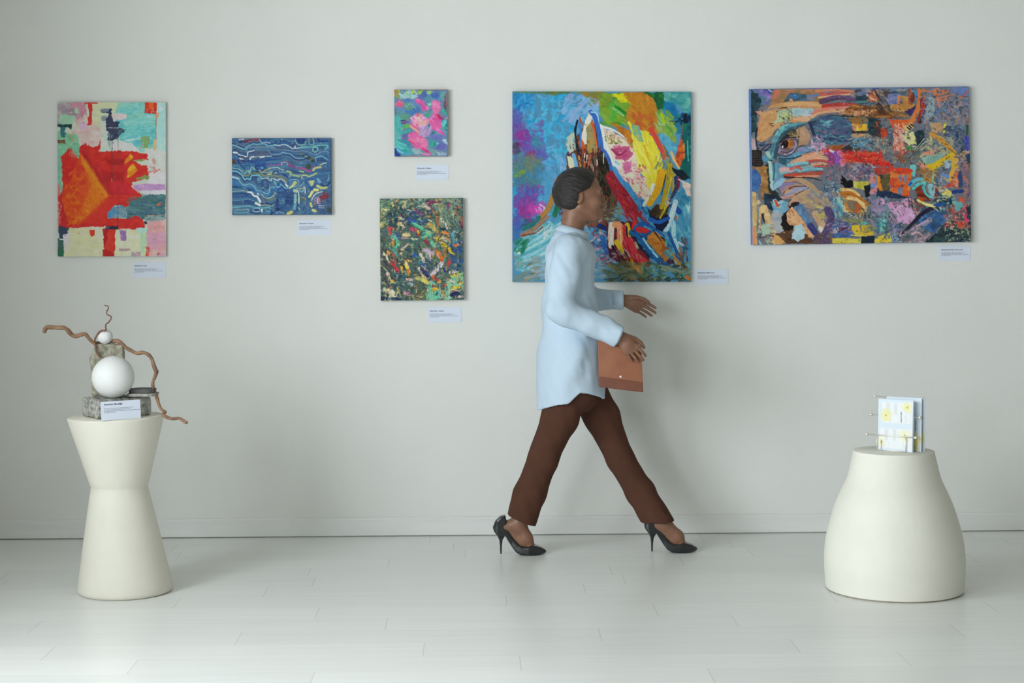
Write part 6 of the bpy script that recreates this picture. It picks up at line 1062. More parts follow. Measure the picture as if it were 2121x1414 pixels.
def caption(root, w, h, title, tw, lx=.055, seed=0):
    """card with a bold title and four lines of small print, drawn in the root's xz plane facing -y"""
    bm = bmesh.new(); box(bm, (-w / 2, -.0016, -h / 2), (w / 2, 0, h / 2)); child('card', bm, m_card, root)
    bm = bmesh.new(); x0 = -w / 2 + lx * w
    co, fs = text_mesh(title, tw * w, .0094 * h / .074, .02); add_text(bm, co, fs, x0, h / 2 - .275 * h, -.0019)
    child('title_lettering', bm, m_ink, root)
    bm = bmesh.new()
    for i, (t, lw) in enumerate(zip(BODY, (.74, .64, .87, .28))):
        co, fs = text_mesh(t, lw * w, .0056 * h / .074, .006); add_text(bm, co, fs, x0, h / 2 - (.455 + .068 * i) * h, -.0019)
    child('small_print', bm, m_ink2, root)


for (x0, y0, x1, y1), title, tw, lab in (((275, 542.5, 343, 574.5), 'Abstraction. Lines', .38, 'white caption card under the red and orange painting'), ((616.5, 455.5, 685, 486.5), 'Abstraction. Tsunami', .43, 'white caption card under the blue wave painting'),
                                         ((860.5, 341, 929, 372.5), 'Abstraction. Shadow', .43, 'white caption card under the small pink painting'), ((886.5, 636.5, 955, 667), 'Abstraction. Tandem', .43, 'white caption card under the speckled green painting'),
                                         ((1439, 557.5, 1508, 588.5), 'Abstraction. Microcosm', .51, 'white caption card beside the large square painting'), ((1944, 510, 2010, 540), 'Abstraction. Border of the world', .67, 'white caption card under the painting of half a face')):
    a, b = at_y(x0, y0, -.001), at_y(x1, y1, -.001)
    root = thing('caption_card', lab, 'label', ((a.x + b.x) / 2, -.0004, (a.z + b.z) / 2), (0, 0, 0), 'caption cards on the gallery wall')
    caption(root, b.x - a.x, a.z - b.z, title, tw, .085 if x0 > 1400 else .05)


# ------------------------------------------------------------------ pedestals
def lathe(bm, rings, n=96):
    """rings: (centre x, centre y, z, radius, tilt)"""
    R = []
    for cx, cy, z, r, *t in rings:
        tl = t[0] if t else 0
        R.append([bm.verts.new((cx + r * math.cos(2 * math.pi * k / n), cy + r * math.sin(2 * math.pi * k / n), z + tl * r * math.cos(2 * math.pi * k / n))) for k in range(n)])
    for A_, B_ in zip(R, R[1:]):
        for k in range(n):
            bm.faces.new((A_[k], A_[(k + 1) % n], B_[(k + 1) % n], B_[k]))
    bm.faces.new(R[0][::-1]); bm.faces.new(R[-1])
    return bm


def mark_sharp(o, deg=35):
    me = o.data; bm = bmesh.new(); bm.from_mesh(me)
    for e in bm.edges:
        e.smooth = e.calc_face_angle(0) < math.radians(deg)
    bm.to_mesh(me); bm.free()


# left: tapered waist pedestal
LB = at_z(259.9, 1224, 0); LS = FPX / (LB - CAM).dot(FW)
zt = at_y(240, 861, LB.y).z; zw = at_y(247, 1006, LB.y).z
xt = at_y(240, 861, LB.y).x - LB.x; xw = at_y(247.3, 1006, LB.y).x - LB.x
rB, rW, rT = 96.5 / LS, 57.3 / LS, 97.3 / LS
rings = [(0, 0, 0, rB - .012), (0, 0, .004, rB - .004), (0, 0, .012, rB), (0, 0, .022, rB + .0005)]
for i in range(1, 13):
    t = i / 12; e = t ** .9
    rings.append((xw * t, 0, .022 + (zw - .022) * t, rB + (rW - rB) * (t * .93 + .07 * t * t)))
rings += [(xw, 0, zw + .003, rW + .0012), (xw, 0, zw + .008, rW + .004)]
for i in range(1, 9):
    t = i / 8; rings.append((xw + (xt - xw) * t, 0, zw + .008 + (zt - .012 - zw - .008) * t, rW + .004 + (rT - rW - .004) * t, .018 * t))
rings += [(xt, 0, zt - .006, rT + .0015, .018), (xt, 0, zt - .002, rT - .0005, .018), (xt, 0, zt, rT - .005, .018)]
bm = lathe(bmesh.new(), rings)
me = bpy.data.meshes.new('pedestal'); bmesh.ops.recalc_face_normals(bm, faces=bm.faces); bm.to_mesh(me); bm.free()
ped_l = link('pedestal', me, m_plaster, None, True); ped_l.location = LB; mark_sharp(ped_l, 40)
tag(ped_l, 'cream hourglass pedestal with a pinched waist under the stone sculpture', 'pedestal')

# right: bell-shaped pedestal
RB = at_z(1852.4, 1219, 0); RS = FPX / (RB - CAM).dot(FW)
prf = [(1219, 548), (1210, 552), (1193, 557), (1167, 562), (1142, 560), (1116, 548), (1091, 527), (1065.5, 498), (1040, 465), (1014.6, 421), (1002, 397), (989, 376), (976, 361), (963.6, 350), (951, 338), (940.7, 328.5), (936, 326)]
pts = [(at_y(1852.4, y, RB.y).z, hw / 3.928 / RS) for y, hw in prf]
pp = smooth(pts, 4)
zt_r = at_y(1852.4, 932.5, RB.y).z
rings = [(0, 0, .006, pts[0][1] - .004)] + [(0, 0, max(.006, z), r) for z, r in pp] + [(0, 0, zt_r - .004, 325.5 / 3.928 / RS), (0, 0, zt_r - .001, 324.5 / 3.928 / RS), (0, 0, zt_r, 321 / 3.928 / RS)]
root = thing('pedestal', 'cream bell-shaped pedestal under the brochure rack', 'pedestal', RB)
bell = child('body', lathe(bmesh.new(), rings), m_plaster_lit, root, True); mark_sharp(bell, 40)
child('base_shadow_disc', lathe(bmesh.new(), [(0, 0, 0, pts[0][1] - .004), (0, 0, .007, pts[0][1] - .004)]), m_base_shadow, root, label='thin dark disc standing in for the shadow line')  # dark disc colours in the shadow line under the pedestal foot

# ------------------------------------------------------------------ sculpture on the left pedestal
ZT = zt + .001
P_ = lambda x, y, dy=0.: at_y(x, y, LB.y + dy)
S0 = thing('sculpture', 'sculpture of grey stones, white spheres and twisted brown branches on the hourglass pedestal', 'sculpture', (LB.x + xt, LB.y, ZT))
O0 = Vector(S0.location)


def rough_block(name, fr, ax, ay, h, m, amp=.004, bevel=.012, sub=5, seed=0, label=None, shape=None):
    """a broken stone block: origin corner fr, edge vectors ax, ay, height h"""
    bm = bmesh.new(); box(bm, (0, 0, 0), (1, 1, 1))
    M = Matrix(((ax.x, ay.x, 0, fr.x), (ax.y, ay.y, 0, fr.y), (0, 0, h, fr.z), (0, 0, 0, 1))); bm.transform(M)
    bmesh.ops.bevel(bm, geom=list(bm.edges), offset=bevel, segments=3, affect='EDGES', profile=.6)
    bmesh.ops.triangulate(bm, faces=bm.faces)
    for _ in range(sub):
        long_ = [e for e in bm.edges if e.calc_length() > .009]
        if not long_:
            break
        bmesh.ops.subdivide_edges(bm, edges=long_, cuts=1); bmesh.ops.triangulate(bm, faces=[f for f in bm.faces if len(f.verts) > 3])
    zmin = min(v.co.z for v in bm.verts)
    if shape:
        for v in bm.verts:
            shape(v, (v.co.x - fr.x) / ax.x, (v.co.z - zmin) / h)
    co = np.array([v.co[:] for v in bm.verts]); s = seed * 7.3
    n = fbm(co[:, 0] * 26 + co[:, 2] * 17 + s, co[:, 1] * 26 + co[:, 2] * 9 + s, seed % 8) + .5 * fbm(co[:, 0] * 90 + s, co[:, 2] * 90 + co[:, 1] * 50, 3)
    bm.normal_update()
    for v, k in zip(bm.verts, n):
        v.co += v.normal * float(k) * amp
        v.co.z = max(v.co.z, zmin)
    for v in bm.verts:
        v.co -= O0
    return child(name, bm, m, S0, True, label)


fl = at_z(202.5, 868.5, ZT); fr_ = at_z(314, 860.5, ZT); bl_ = at_z(170, 861.5, ZT)
zb = P_(202.5, 828, fl.y - LB.y).z - ZT
rough_block('stone_block', fl, fr_ - fl, bl_ - fl, zb, m_stone, seed=1)
yb = (fl.y + fr_.y + bl_.y * .0) / 2
BT = ZT + zb
# big sphere resting on the block
cs = at_y(234.3, 776.8, yb + .005); rs = 43.4 / FPX * (cs - CAM).dot(FW); cs.z = BT + rs + .001
# upright stone standing on the block behind the sphere
yu = cs.y + rs * .55 + .03
ul, ur = at_y(184, 818, yu), at_y(258, 818, yu); ut = at_y(220, 712.5, yu).z
ul.z = BT - .002


def lean_top(v, u, t):
    """knocked-off upper left corner, rounded upper right, foot slightly narrower"""
    k = max(0, t - .72) / .28
    v.co.x += .026 * k * max(0, 1 - u * 2.2) - .010 * k * k * max(0, u * 2 - 1) + .014 * (1 - t) * max(0, 1 - u * 1.5)


rough_block('upright_stone', ul, Vector((ur.x - ul.x, .014, 0)), Vector((-.012, .055, 0)), ut - BT + .002, m_stone2, amp=.0045, bevel=.014, seed=3, shape=lean_top)
bm = ball(bmesh.new(), cs - O0, rs, 64, 40); child('large_sphere', bm, m_white_ball, S0, True, 'large smooth white sphere')
cm = at_y(217.8, 697.8, yu + .02); rm = 15.4 / FPX * (cm - CAM).dot(FW); cm.z = max(cm.z, ut + rm - .001)
bm = ball(bmesh.new(), cm - O0, rm, 40, 24); child('small_sphere', bm, m_white_ball2, S0, True, 'small porous white sphere')
# slates


def slate(name, px, y0, y1, zlo, th, m, seed):
    bm = bmesh.new(); r = random.Random(seed); a, b = at_y(px[0], 810, (y0 + y1) / 2), at_y(px[1], 810, (y0 + y1) / 2)
    n = 22; lo, hi = [], []
    for k in range(n):
        t = 2 * math.pi * k / n; c, s = math.cos(t), math.sin(t); q = 1 / max(abs(c) ** .75, abs(s) ** .75, .7); q = min(q, 1.2) * (.95 + .1 * r.random())
        x = (a.x + b.x) / 2 + (b.x - a.x) / 2 * max(-1, min(1, c * q)); y = (y0 + y1) / 2 + (y1 - y0) / 2 * s * q * .9
        dz = (r.random() - .5) * .002
        lo.append(bm.verts.new(Vector((x, y, zlo + dz * .3)) - O0)); hi.append(bm.verts.new(Vector((x + (r.random() - .5) * .004, y, zlo + th + dz)) - O0))
    bm.faces.new(lo[::-1]); bm.faces.new(hi)
    for k in range(n):
        bm.faces.new((lo[k], lo[(k + 1) % n], hi[(k + 1) % n], hi[k]))
    child(name, bm, m, S0)


slate('slate_slab', (266, 326), yb - .01, yb + .10, BT + .006, .011, m_slate_l, 4)
slate('slate_slab', (270, 322), yb + .0, yb + .095, BT + .0185, .016, m_slate_d, 5)
# branches (zoom coordinates of the photo crop 60..420 x 620..880)


def limb(name, pts, rad, y, m, nubs=(), n=10, label=None, seed=0):
    bm = bmesh.new(); k = len(pts); ys_ = np.interp(np.linspace(0, 1, k), np.linspace(0, 1, len(y)), y)
    q = [at_y(60 + a / 5.439, 620 + b / 5.439, yy) - O0 for (a, b), yy in zip(pts, ys_)]
    p = smooth([tuple(v) for v in q], 5); m_ = len(p); r = np.interp(np.linspace(0, 1, m_), np.linspace(0, 1, len(rad)), rad) / 5.439 / LS * 1.14
    r = r * (1 + .1 * vn(np.arange(m_) * .35 + seed, np.zeros(m_) + seed, 2) + .07 * vn(np.arange(m_) * 1.1, np.zeros(m_) + 3.3, 3))
    tube(bm, p, r, n, 1)
    for i, dx, dz in nubs:
        a = Vector(p[min(m_ - 1, int(i * (m_ - 1)))]); tube(bm, [a, a + Vector((dx, -.001, dz)) * .6, a + Vector((dx, -.002, dz))], [.0022, .0016, .0009], 6, 1)
    return child(name, bm, m, S0, True, label)


limb('branch', [(172, 374), (180, 340), (205, 314), (265, 314), (330, 318), (395, 320), (430, 340), (465, 380), (505, 410), (545, 410), (590, 396), (632, 390), (655, 412), (690, 455), (735, 490), (800, 492)],
     [20, 24, 21, 20, 22, 20, 20, 19, 20], [yu - .03, yu + .0, yu + .03], m_bark, ((.38, .002, .006), (.62, .001, .007)), label='thick branch reaching out beside the small sphere', seed=1)
limb('branch', [(800, 490), (880, 480), (940, 474), (1000, 466), (1050, 500), (1090, 540), (1150, 575), (1215, 605), (1290, 598), (1345, 622), (1385, 670), (1402, 730), (1420, 780), (1436, 815), (1424, 860), (1400, 920), (1395, 970), (1412, 1020), (1440, 1100), (1462, 1180), (1490, 1235), (1535, 1268), (1508, 1292), (1545, 1322), (1615, 1344), (1690, 1338), (1735, 1362), (1778, 1390)],
     [17, 20, 19, 18, 18, 19, 20, 17, 16, 16, 14, 17, 14, 16], [yu + .035, yu + .02, yb + .07, yb + .05, yb + .03, yb - .02, yb - .07], m_bark, ((.47, .007, .004), (.72, .006, .006), (.79, .008, .0)), label='long curling branch arching past the slates and over the pedestal rim', seed=5)
limb('twig', [(748, 495), (742, 460), (755, 420), (785, 375), (815, 352), (850, 350), (868, 340), (864, 310), (868, 280), (900, 255), (925, 215), (922, 190), (890, 175), (872, 150), (885, 120), (896, 95), (893, 76), (870, 72), (852, 66)],
     [9, 9, 9, 8, 7, 6, 6, 5, 5], [yu + .01, yu - .012, yu - .012, yu + .005], m_bark2, ((.27, .0, .004), (.52, -.001, .004), (.64, .003, .003), (.77, -.003, 0)), 8, 'thin twisting twig rising above the small sphere', 9)
limb('twig', [(735, 490), (750, 530), (756, 580), (780, 630), (812, 652)], [10, 9, 9, 7], [yu - .006, yu - .012], m_bark2, (), 8, 'thin twig bending down over the upright stone', 11)

# card leaning on the stone block
a, b = at_z(207.2, 870.6, ZT + .001), at_z(288.9, 864.8, ZT + .001)
n_ = Vector((b.y - a.y, -(b.x - a.x), 0)).normalized()
a = a + n_ * .012; b = b + n_ * .012
wd = (b - a).length; hg = 37.6 / LS
root = thing('caption_card', 'white caption card leaning on the stone block atop the hourglass pedestal', 'label', (a + b) / 2, (math.radians(-5), 0, math.atan2(b.y - a.y, b.x - a.x)), 'caption cards of the exhibition')
root2 = root
sub = bpy.data.objects.new('tmp', None)
bmx = bmesh.new(); box(bmx, (-wd / 2, -.0016, 0), (wd / 2, 0, hg)); child('card', bmx, m_card, root)
bmx = bmesh.new(); co, fs = text_mesh('Abstraction. Moonlight', .47 * wd, .0098, .02); add_text(bmx, co, fs, -wd / 2 + .075 * wd, hg * .80, -.0019); child('title_lettering', bmx, m_ink, root)
bmx = bmesh.new()
for i, (t, lw) in enumerate(zip(BODY, (.74, .66, .91, .28))):
    co, fs = text_mesh(t, lw * wd, .0056); add_text(bmx, co, fs, -wd / 2 + .075 * wd, hg * (.60 - .073 * i), -.0019)
child('small_print', bmx, m_ink2, root)
bpy.data.objects.remove(sub)

# ------------------------------------------------------------------ brochure rack on the right pedestal
ZR = zt_r + .0005
ra, rb = at_z(1815.8, 931.8, ZR), at_z(1876.0, 936.6, ZR)
rot = math.atan2(rb.y - ra.y, rb.x - ra.x); RW = (rb - ra).length
rack = thing('brochure_rack', 'metal wire brochure rack with ball-tipped bars on the bell pedestal', 'rack', ra, (0, 0, rot))
hs = [(.0, .0615), (.042, .138), (.080, .2095)]
rw = .0019
bm = bmesh.new(); tips = []
PU = RW / 60.3; OV = 19.5 * PU
for i, (y, z) in enumerate(hs):
    yy = y
    tube(bm, [(0, yy, rw), (RW, yy, rw)], rw, 8, 1); tube(bm, [(0, yy, rw), (0, yy, z)], rw, 8, 1); tube(bm, [(RW, yy, rw), (RW, yy, z)], rw, 8, 1)
    tube(bm, [(-OV, yy, z), (RW + OV, yy, z)], rw * 1.15, 8, 1); tips += [(-OV - .002, yy, z), (RW + OV + .002, yy, z)]
for x in (0, RW):
    tube(bm, [(x, 0, rw), (x, .095, rw)], rw, 8, 1)
child('wire_frame', bm, m_metal, rack, True)
for c in tips:
    child('ball_tip', ball(bmesh.new(), c, .0064, 16, 10), m_metal, rack, True)


def leaflet_paint(seed, flowers, panels, nx=110, ny=160):
    p = Paint([(0, 0), (100, 0), (100, 145), (0, 145)], nx, ny, (206, 220, 238), seed, 1.3)
    for x0, y0, x1, y1 in panels:
        p.P([(x0, y0), (x1, y0), (x1, y1), (x0, y1)], (232, 236, 238), .1, soft=.3, var=1)
        for k in range(3):
            xx = x0 + (x1 - x0) * (.28 + .26 * k); p.S([(xx, y0), (xx, y1)], .5, (196, 206, 216), var=0, curve=False)
        for k in range(2):
            xx = x0 + (x1 - x0) * (.15 + .26 * k); p.P([(xx, y0 + 2), (xx + 9, y0 + 2), (xx + 9, y0 + (y1 - y0) * .6), (xx, y0 + (y1 - y0) * .6)], (206, 206, 208), .2, soft=.4, alpha=.8, var=3)
        for k in range(6):
            xx = x0 + (x1 - x0) * (.74 + .045 * k); p.S([(xx, y0 + 2), (xx, y1 - 2)], .7, (200, 200, 204), var=0, curve=False)
    for x, y, r, c in flowers:
        for k in range(5):
            t = k * 1.26 + seed; q = .45 + .3 * p.r.rand(); p.B(x + r * q * math.cos(t), y + r * q * 1.1 * math.sin(t), r * (.5 + .25 * p.r.rand()), r * (.5 + .25 * p.r.rand()), c, .6)
        p.B(x, y, r * .2, r * .2, (170, 150, 90), .8)
    p.H[:] = 0
    return p


m_leaf = paint_mat('printed_paper', .5, .4)


def leaflet(label, x0, y0, w, h, lean, paint, twist=0., words=(), zoff=.0005):
    root = thing('brochure', label, 'brochure', rack.matrix_world @ Vector((x0 + w / 2, y0, zoff)), (-lean, 0, rot + twist), 'brochures in the wire rack')
    ny, nx = paint.ny, paint.nx
    Xg, Zg = np.meshgrid(np.linspace(-w / 2, w / 2, nx), np.linspace(h, 0, ny))
    co = np.stack([Xg, np.full_like(Xg, -.0012), Zg], -1).reshape(-1, 3); idx = np.arange(nx * ny).reshape(ny, nx)
    faces = np.stack([idx[:-1, :-1], idx[1:, :-1], idx[1:, 1:], idx[:-1, 1:]], -1).reshape(-1, 4)
    me = grid_mesh('printed_cover', co, faces); put_paint(me, paint, 1.06); child('printed_cover', me, m_leaf, root)
    bm = bmesh.new(); box(bm, (-w / 2, -.001, 0), (w / 2, .001, h)); child('paper_sheets', bm, m_card, root)
    if words:
        for t, px, pz, ln, hh in words:
            bm = bmesh.new()
            c2, fs = text_mesh(t, ln, hh, .02)
            vs = [bm.verts.new((px - bb, -.0016, pz + aa)) for aa, bb in c2]
            for f in fs:
                try:
                    bm.faces.new([vs[i] for i in f])
                except ValueError:
                    pass
            child('title_lettering', bm, m_ink, root)
    return root


Y1, Y2 = (236, 222, 140), (240, 232, 178)
fw_ = 71.5 * PU; fh = 106 / RS
lp1 = leaflet_paint(21, [(22, 46, 15, Y1), (84, 20, 13, Y1), (78, 98, 15, Y2), (10, 122, 12, Y2)], [(10, 8, 98, 66), (6, 82, 98, 138)])
leaflet('front brochure in the wire rack with yellow flowers and two white printed panels', .002, .006, fw_, fh, math.radians(3), lp1, words=(('OUR STORY', fw_ * .19, fh * .56, fh * .22, .0085), ('OUR STORY', -fw_ * .37, fh * .02, fh * .19, .0085)))
lp2 = leaflet_paint(22, [(70, 110, 15, Y1)], [(10, 8, 98, 66)])
leaflet('second brochure in the rack, its edge just showing behind the front one', .009, .012, fw_ * .965, fh * .985, math.radians(2.4), lp2, math.radians(-1.5))
lp3 = leaflet_paint(23, [(84, 112, 16, Y1), (78, 132, 13, (226, 206, 110))], [(8, 60, 60, 138)])
leaflet('pale blue middle brochure in the rack with a yellow flower low on its edge', 9 * PU, .048, fw_ * 1.02, fh * 1.035, math.radians(2), lp3, words=(('OUR STORY', fw_ * .36, fh * .40, fh * .20, .007),))
lp4 = leaflet_paint(24, [(88, 112, 13, Y1)], [])
leaflet('rearmost pale blue brochure in the wire rack', 12 * PU, .066, fw_ * 1.02, fh * 1.03, math.radians(1.5), lp4)
# ------------------------------------------------------------------ signed-distance sculpting for the figure
class Field:
    def __init__(s, lo, hi, h):
        s.lo = np.array(lo, float); s.h = h; s.n = np.ceil((np.array(hi, float) - s.lo) / h).astype(int) + 1
        s.D = np.full(tuple(s.n), 1.0, np.float32)

    def sl(s, lo, hi):
        a = np.maximum(0, np.floor((np.array(lo) - s.lo) / s.h).astype(int)); b = np.minimum(s.n, np.ceil((np.array(hi) - s.lo) / s.h).astype(int) + 1)
        S = tuple(slice(i, max(i, j)) for i, j in zip(a, b))
        g = [(s.lo[k] + s.h * np.arange(S[k].start, S[k].stop)).astype(np.float32) for k in range(3)]
        return S, g[0][:, None, None], g[1][None, :, None], g[2][None, None, :]

    def mix(s, S, d, k, op='u'):
        D = s.D[S]
        if op == 'u':
            if k <= 0:
                s.D[S] = np.minimum(D, d); return
            h = np.clip(.5 + .5 * (D - d) / k, 0, 1); s.D[S] = D * (1 - h) + d * h - k * h * (1 - h)
        else:
            d = -d
            if k <= 0:
                s.D[S] = np.maximum(D, d); return
            h = np.clip(.5 - .5 * (D - d) / k, 0, 1); s.D[S] = D * (1 - h) + d * h + k * h * (1 - h)

    def cone(s, a, b, ra, rb, k=.01, sy=1., op='u'):
        a = np.array(a, float); b = np.array(b, float); R = max(ra, rb) * max(1, sy) + k + 3 * s.h
        S, X, Y, Z = s.sl(np.minimum(a, b) - R, np.maximum(a, b) + R)
        if s.D[S].size == 0:
            return
        yc = (a[1] + b[1]) / 2
        if sy != 1:
            Y = yc + (Y - yc) / sy; a = a.copy(); b = b.copy(); a[1] = yc + (a[1] - yc) / sy; b[1] = yc + (b[1] - yc) / sy
        v = b - a; L = v.dot(v) + 1e-12
        t = np.clip(((X - a[0]) * v[0] + (Y - a[1]) * v[1] + (Z - a[2]) * v[2]) / L, 0, 1)
        d = np.sqrt((X - a[0] - t * v[0]) ** 2 + (Y - a[1] - t * v[1]) ** 2 + (Z - a[2] - t * v[2]) ** 2) - (ra + (rb - ra) * t)
        s.mix(S, d.astype(np.float32), k, op)

    def ell(s, c, r, k=.01, op='u', ry=0.):
        """ellipsoid, ry: rotation about the y axis in degrees"""
        c = np.array(c, float); r = np.array(r, float); R = r.max() + k + 3 * s.h
        S, X, Y, Z = s.sl(c - R, c + R)
        if s.D[S].size == 0:
            return
        x, y, z = X - c[0], Y - c[1], Z - c[2]
        if ry:
            q = math.radians(ry); x, z = x * math.cos(q) - z * math.sin(q), x * math.sin(q) + z * math.cos(q)
        k0 = np.sqrt((x / r[0]) ** 2 + (y / r[1]) ** 2 + (z / r[2]) ** 2); k1 = np.sqrt((x / r[0] ** 2) ** 2 + (y / r[1] ** 2) ** 2 + (z / r[2] ** 2) ** 2) + 1e-9
        d = k0 * (k0 - 1) / k1; d = np.where(k0 < .05, -r.min(), d)
        s.mix(S, d.astype(np.float32), k, op)

    def grid(s):
        return s.sl(s.lo - 1, s.lo + s.h * s.n + 1)

    def mesh(s, name):
        """surface nets"""
        D = s.D; D[0] = D[-1] = 1; D[:, 0] = D[:, -1] = 1; D[:, :, 0] = D[:, :, -1] = 1
        neg = D < 0
        c = np.zeros(tuple(s.n - 1), np.int8)
        O = [(i, j, k) for i in (0, 1) for j in (0, 1) for k in (0, 1)]
        N = s.n
        for i, j, k in O:
            c += neg[i:N[0] - 1 + i, j:N[1] - 1 + j, k:N[2] - 1 + k]
        I = np.argwhere((c > 0) & (c < 8)); id_ = np.full(tuple(N - 1), -1, np.int32); id_[I[:, 0], I[:, 1], I[:, 2]] = np.arange(len(I))
        V = np.stack([D[I[:, 0] + i, I[:, 1] + j, I[:, 2] + k] for i, j, k in O], 1).astype(np.float64)
        acc = np.zeros((len(I), 3)); cnt = np.zeros(len(I))
        for a in range(8):
            for b in range(a + 1, 8):
                if sum(abs(O[a][q] - O[b][q]) for q in range(3)) != 1:
                    continue
                m = (V[:, a] < 0) != (V[:, b] < 0); t = np.where(m, V[:, a] / np.where(m, V[:, a] - V[:, b], 1), 0)
                p = np.array(O[a])[None] * (1 - t[:, None]) + np.array(O[b])[None] * t[:, None]
                acc += p * m[:, None]; cnt += m
        P = s.lo + s.h * (I + acc / cnt[:, None])
        F = []
        for ax in range(3):
            u, v = [(1, 2), (2, 0), (0, 1)][ax]
            A = [slice(1, -1)] * 3; A[ax] = slice(0, -1); B_ = list(A); B_[ax] = slice(1, None)
            A[ax] = slice(0, N[ax] - 1); B_[ax] = slice(1, N[ax])
            n0 = neg[tuple(A)]; n1 = neg[tuple(B_)]
            E = np.argwhere(n0 != n1); s0 = n0[E[:, 0], E[:, 1], E[:, 2]]
            q = E.copy(); q[:, u] += 1; q[:, v] += 1      # back to grid index
            def cell(du, dv):
                r = q.copy(); r[:, u] += du; r[:, v] += dv; return id_[r[:, 0], r[:, 1], r[:, 2]]
            f = np.stack([cell(-1, -1), cell(0, -1), cell(0, 0), cell(-1, 0)], 1)
            f[~s0] = f[~s0][:, ::-1]
            F.append(f)
        F = np.concatenate(F); F = F[(F >= 0).all(1)]
        # light smoothing
        for _ in range(2):
            sm = np.zeros_like(P); ct = np.zeros(len(P))
            for i in range(4):
                a, b = F[:, i], F[:, (i + 1) % 4]
                np.add.at(sm, a, P[b]); np.add.at(ct, a, 1)
            P = P * .5 + .5 * sm / np.maximum(ct, 1)[:, None]
        return P, F


def sdf_child(name, f, m, root, label=None):
    P, F = f.mesh(name)
    me = grid_mesh(name, P - np.array(root.location[:]), F)
    return child(name, me, m, root, True, label)


# ------------------------------------------------------------------ the walking woman
NF = at_z(1095, 1148, 0); FF = at_z(1395, 1143, 0)
YW = NF.y + .035
dN, dF = -.035, FF.y - YW
W = lambda x, y, dy=0.: np.array(at_y(x, y, YW + dy)[:])
MPP = (Vector(W(1200, 700)) - CAM).dot(FW) / FPX        # metres per photo pixel
woman = thing('person', 'woman in pale blue shirt, brown trousers and black heels walking past the large square painting', 'person', (W(1200, 700)[0], YW, 0))

HC = W(1204, 404); hd = lambda x, y, z: HC + np.array((x, y, z))
b = Field(W(1010, 1147)[[0, 1, 2]] + np.array((-.05, -.36, -.02)), W(1460, 340)[[0, 1, 2]] + np.array((.05, .42, .03)), .0035)
# head
b.ell(hd(-.014, 0, .024), (.098, .076, .092), 0)
b.ell(hd(.032, 0, -.036), (.058, .056, .082), .03)
for q in (-1, 1):
    b.cone(hd(-.008, q * .050, -.058), hd(.056, q * .016, -.096), .020, .016, .03)
    b.ell(hd(.064, q * .040, -.030), (.022, .020, .020), .025)
b.ell(hd(.070, 0, -.098), (.019, .020, .017), .022)
b.cone(hd(.080, -.030, .014), hd(.080, .030, .014), .013, .013, .022)
for q in (-1, 1):
    b.ell(hd(.094, q * .032, -.006), (.016, .017, .011), .012, 's')
    b.ell(hd(.079, q * .031, -.006), (.0125, .0135, .0105), .004)
b.cone(hd(.088, 0, .002), hd(.106, 0, -.036), .0065, .0110, .014)
for q in (-1, 1):
    b.ell(hd(.097, q * .011, -.040), (.010, .0075, .0075), .006)
b.cone(hd(.080, -.022, -.068), hd(.0950, 0, -.062), .0030, .0075, .010); b.cone(hd(.080, .022, -.068), hd(.0950, 0, -.062), .0030, .0075, .010)
b.cone(hd(.078, -.020, -.073), hd(.0915, 0, -.077), .0030, .0085, .010); b.cone(hd(.078, .020, -.073), hd(.0915, 0, -.077), .0030, .0085, .010)
b.cone(hd(.094, -.017, -.0695), hd(.103, 0, -.0695), .0026, .0030, .003, 1, 's'); b.cone(hd(.094, .017, -.0695), hd(.103, 0, -.0695), .0026, .0030, .003, 1, 's')
for q in (-1, 1):
    b.ell(hd(-.012, q * .077, -.014), (.017, .008, .030), .006, 'u', 12)
    b.ell(hd(-.009, q * .086, -.012), (.009, .006, .018), .004, 's', 12)
NB = W(1182, 492)
b.cone(hd(-.028, 0, -.055), NB, .050, .055, .03)
# trunk, arms (under the shirt)
b.cone(W(1183, 512, -.12), W(1183, 512, .12), .055, .055, .05)
b.cone(W(1184, 540), W(1184, 700), .095, .10, .05, 1.25); b.cone(W(1186, 700), W(1190, 790), .10, .115, .05, 1.25)
SN, EN, WN = W(1176, 522, -.165), W(1158, 640, -.215), W(1284, 696, -.205)
SF, EF, WF = W(1190, 522, .165), W(1210, 622, .205), W(1292, 621, .185)
for S1, E1, W1 in ((SN, EN, WN), (SF, EF, WF)):
    b.cone(S1, E1, .045, .036, .03); b.cone(E1, W1, .036, .025, .02)
HN, KN, AN = W(1184, 775, -.085), W(1120, 955, -.075), W(1074, 1084, dN)
HF, KF, AF = W(1200, 775, .085), W(1284, 950, .06), W(1374, 1083, dF)
for H1, K1, A1 in ((HN, KN, AN), (HF, KF, AF)):
    b.cone(H1, K1, .065, .038, .02); b.cone(K1, K1 * .6 + A1 * .4, .037, .037, .01); b.cone(K1 * .6 + A1 * .4, A1, .037, .032, .01)
# feet
for ox, oy, dy, AK in ((0, 0, dN, AN), (313, -3.5, dF, AF)):
    q = lambda x, y, d=0.: W(x + ox, y + oy, dy + d)
    b.cone(AK, q(1090, 1114), .033, .027, .02); b.cone(q(1090, 1114), q(1102, 1136), .027, .018, .02)
    b.cone(AK, q(1046, 1090), .030, .023, .02); b.cone(q(1046, 1090), q(1080, 1128), .022, .020, .02)
    b.cone(q(1100, 1136, -.014), q(1112, 1141, -.006), .016, .010, .015); b.cone(q(1100, 1136, .014), q(1112, 1141, .006), .016, .010, .015)


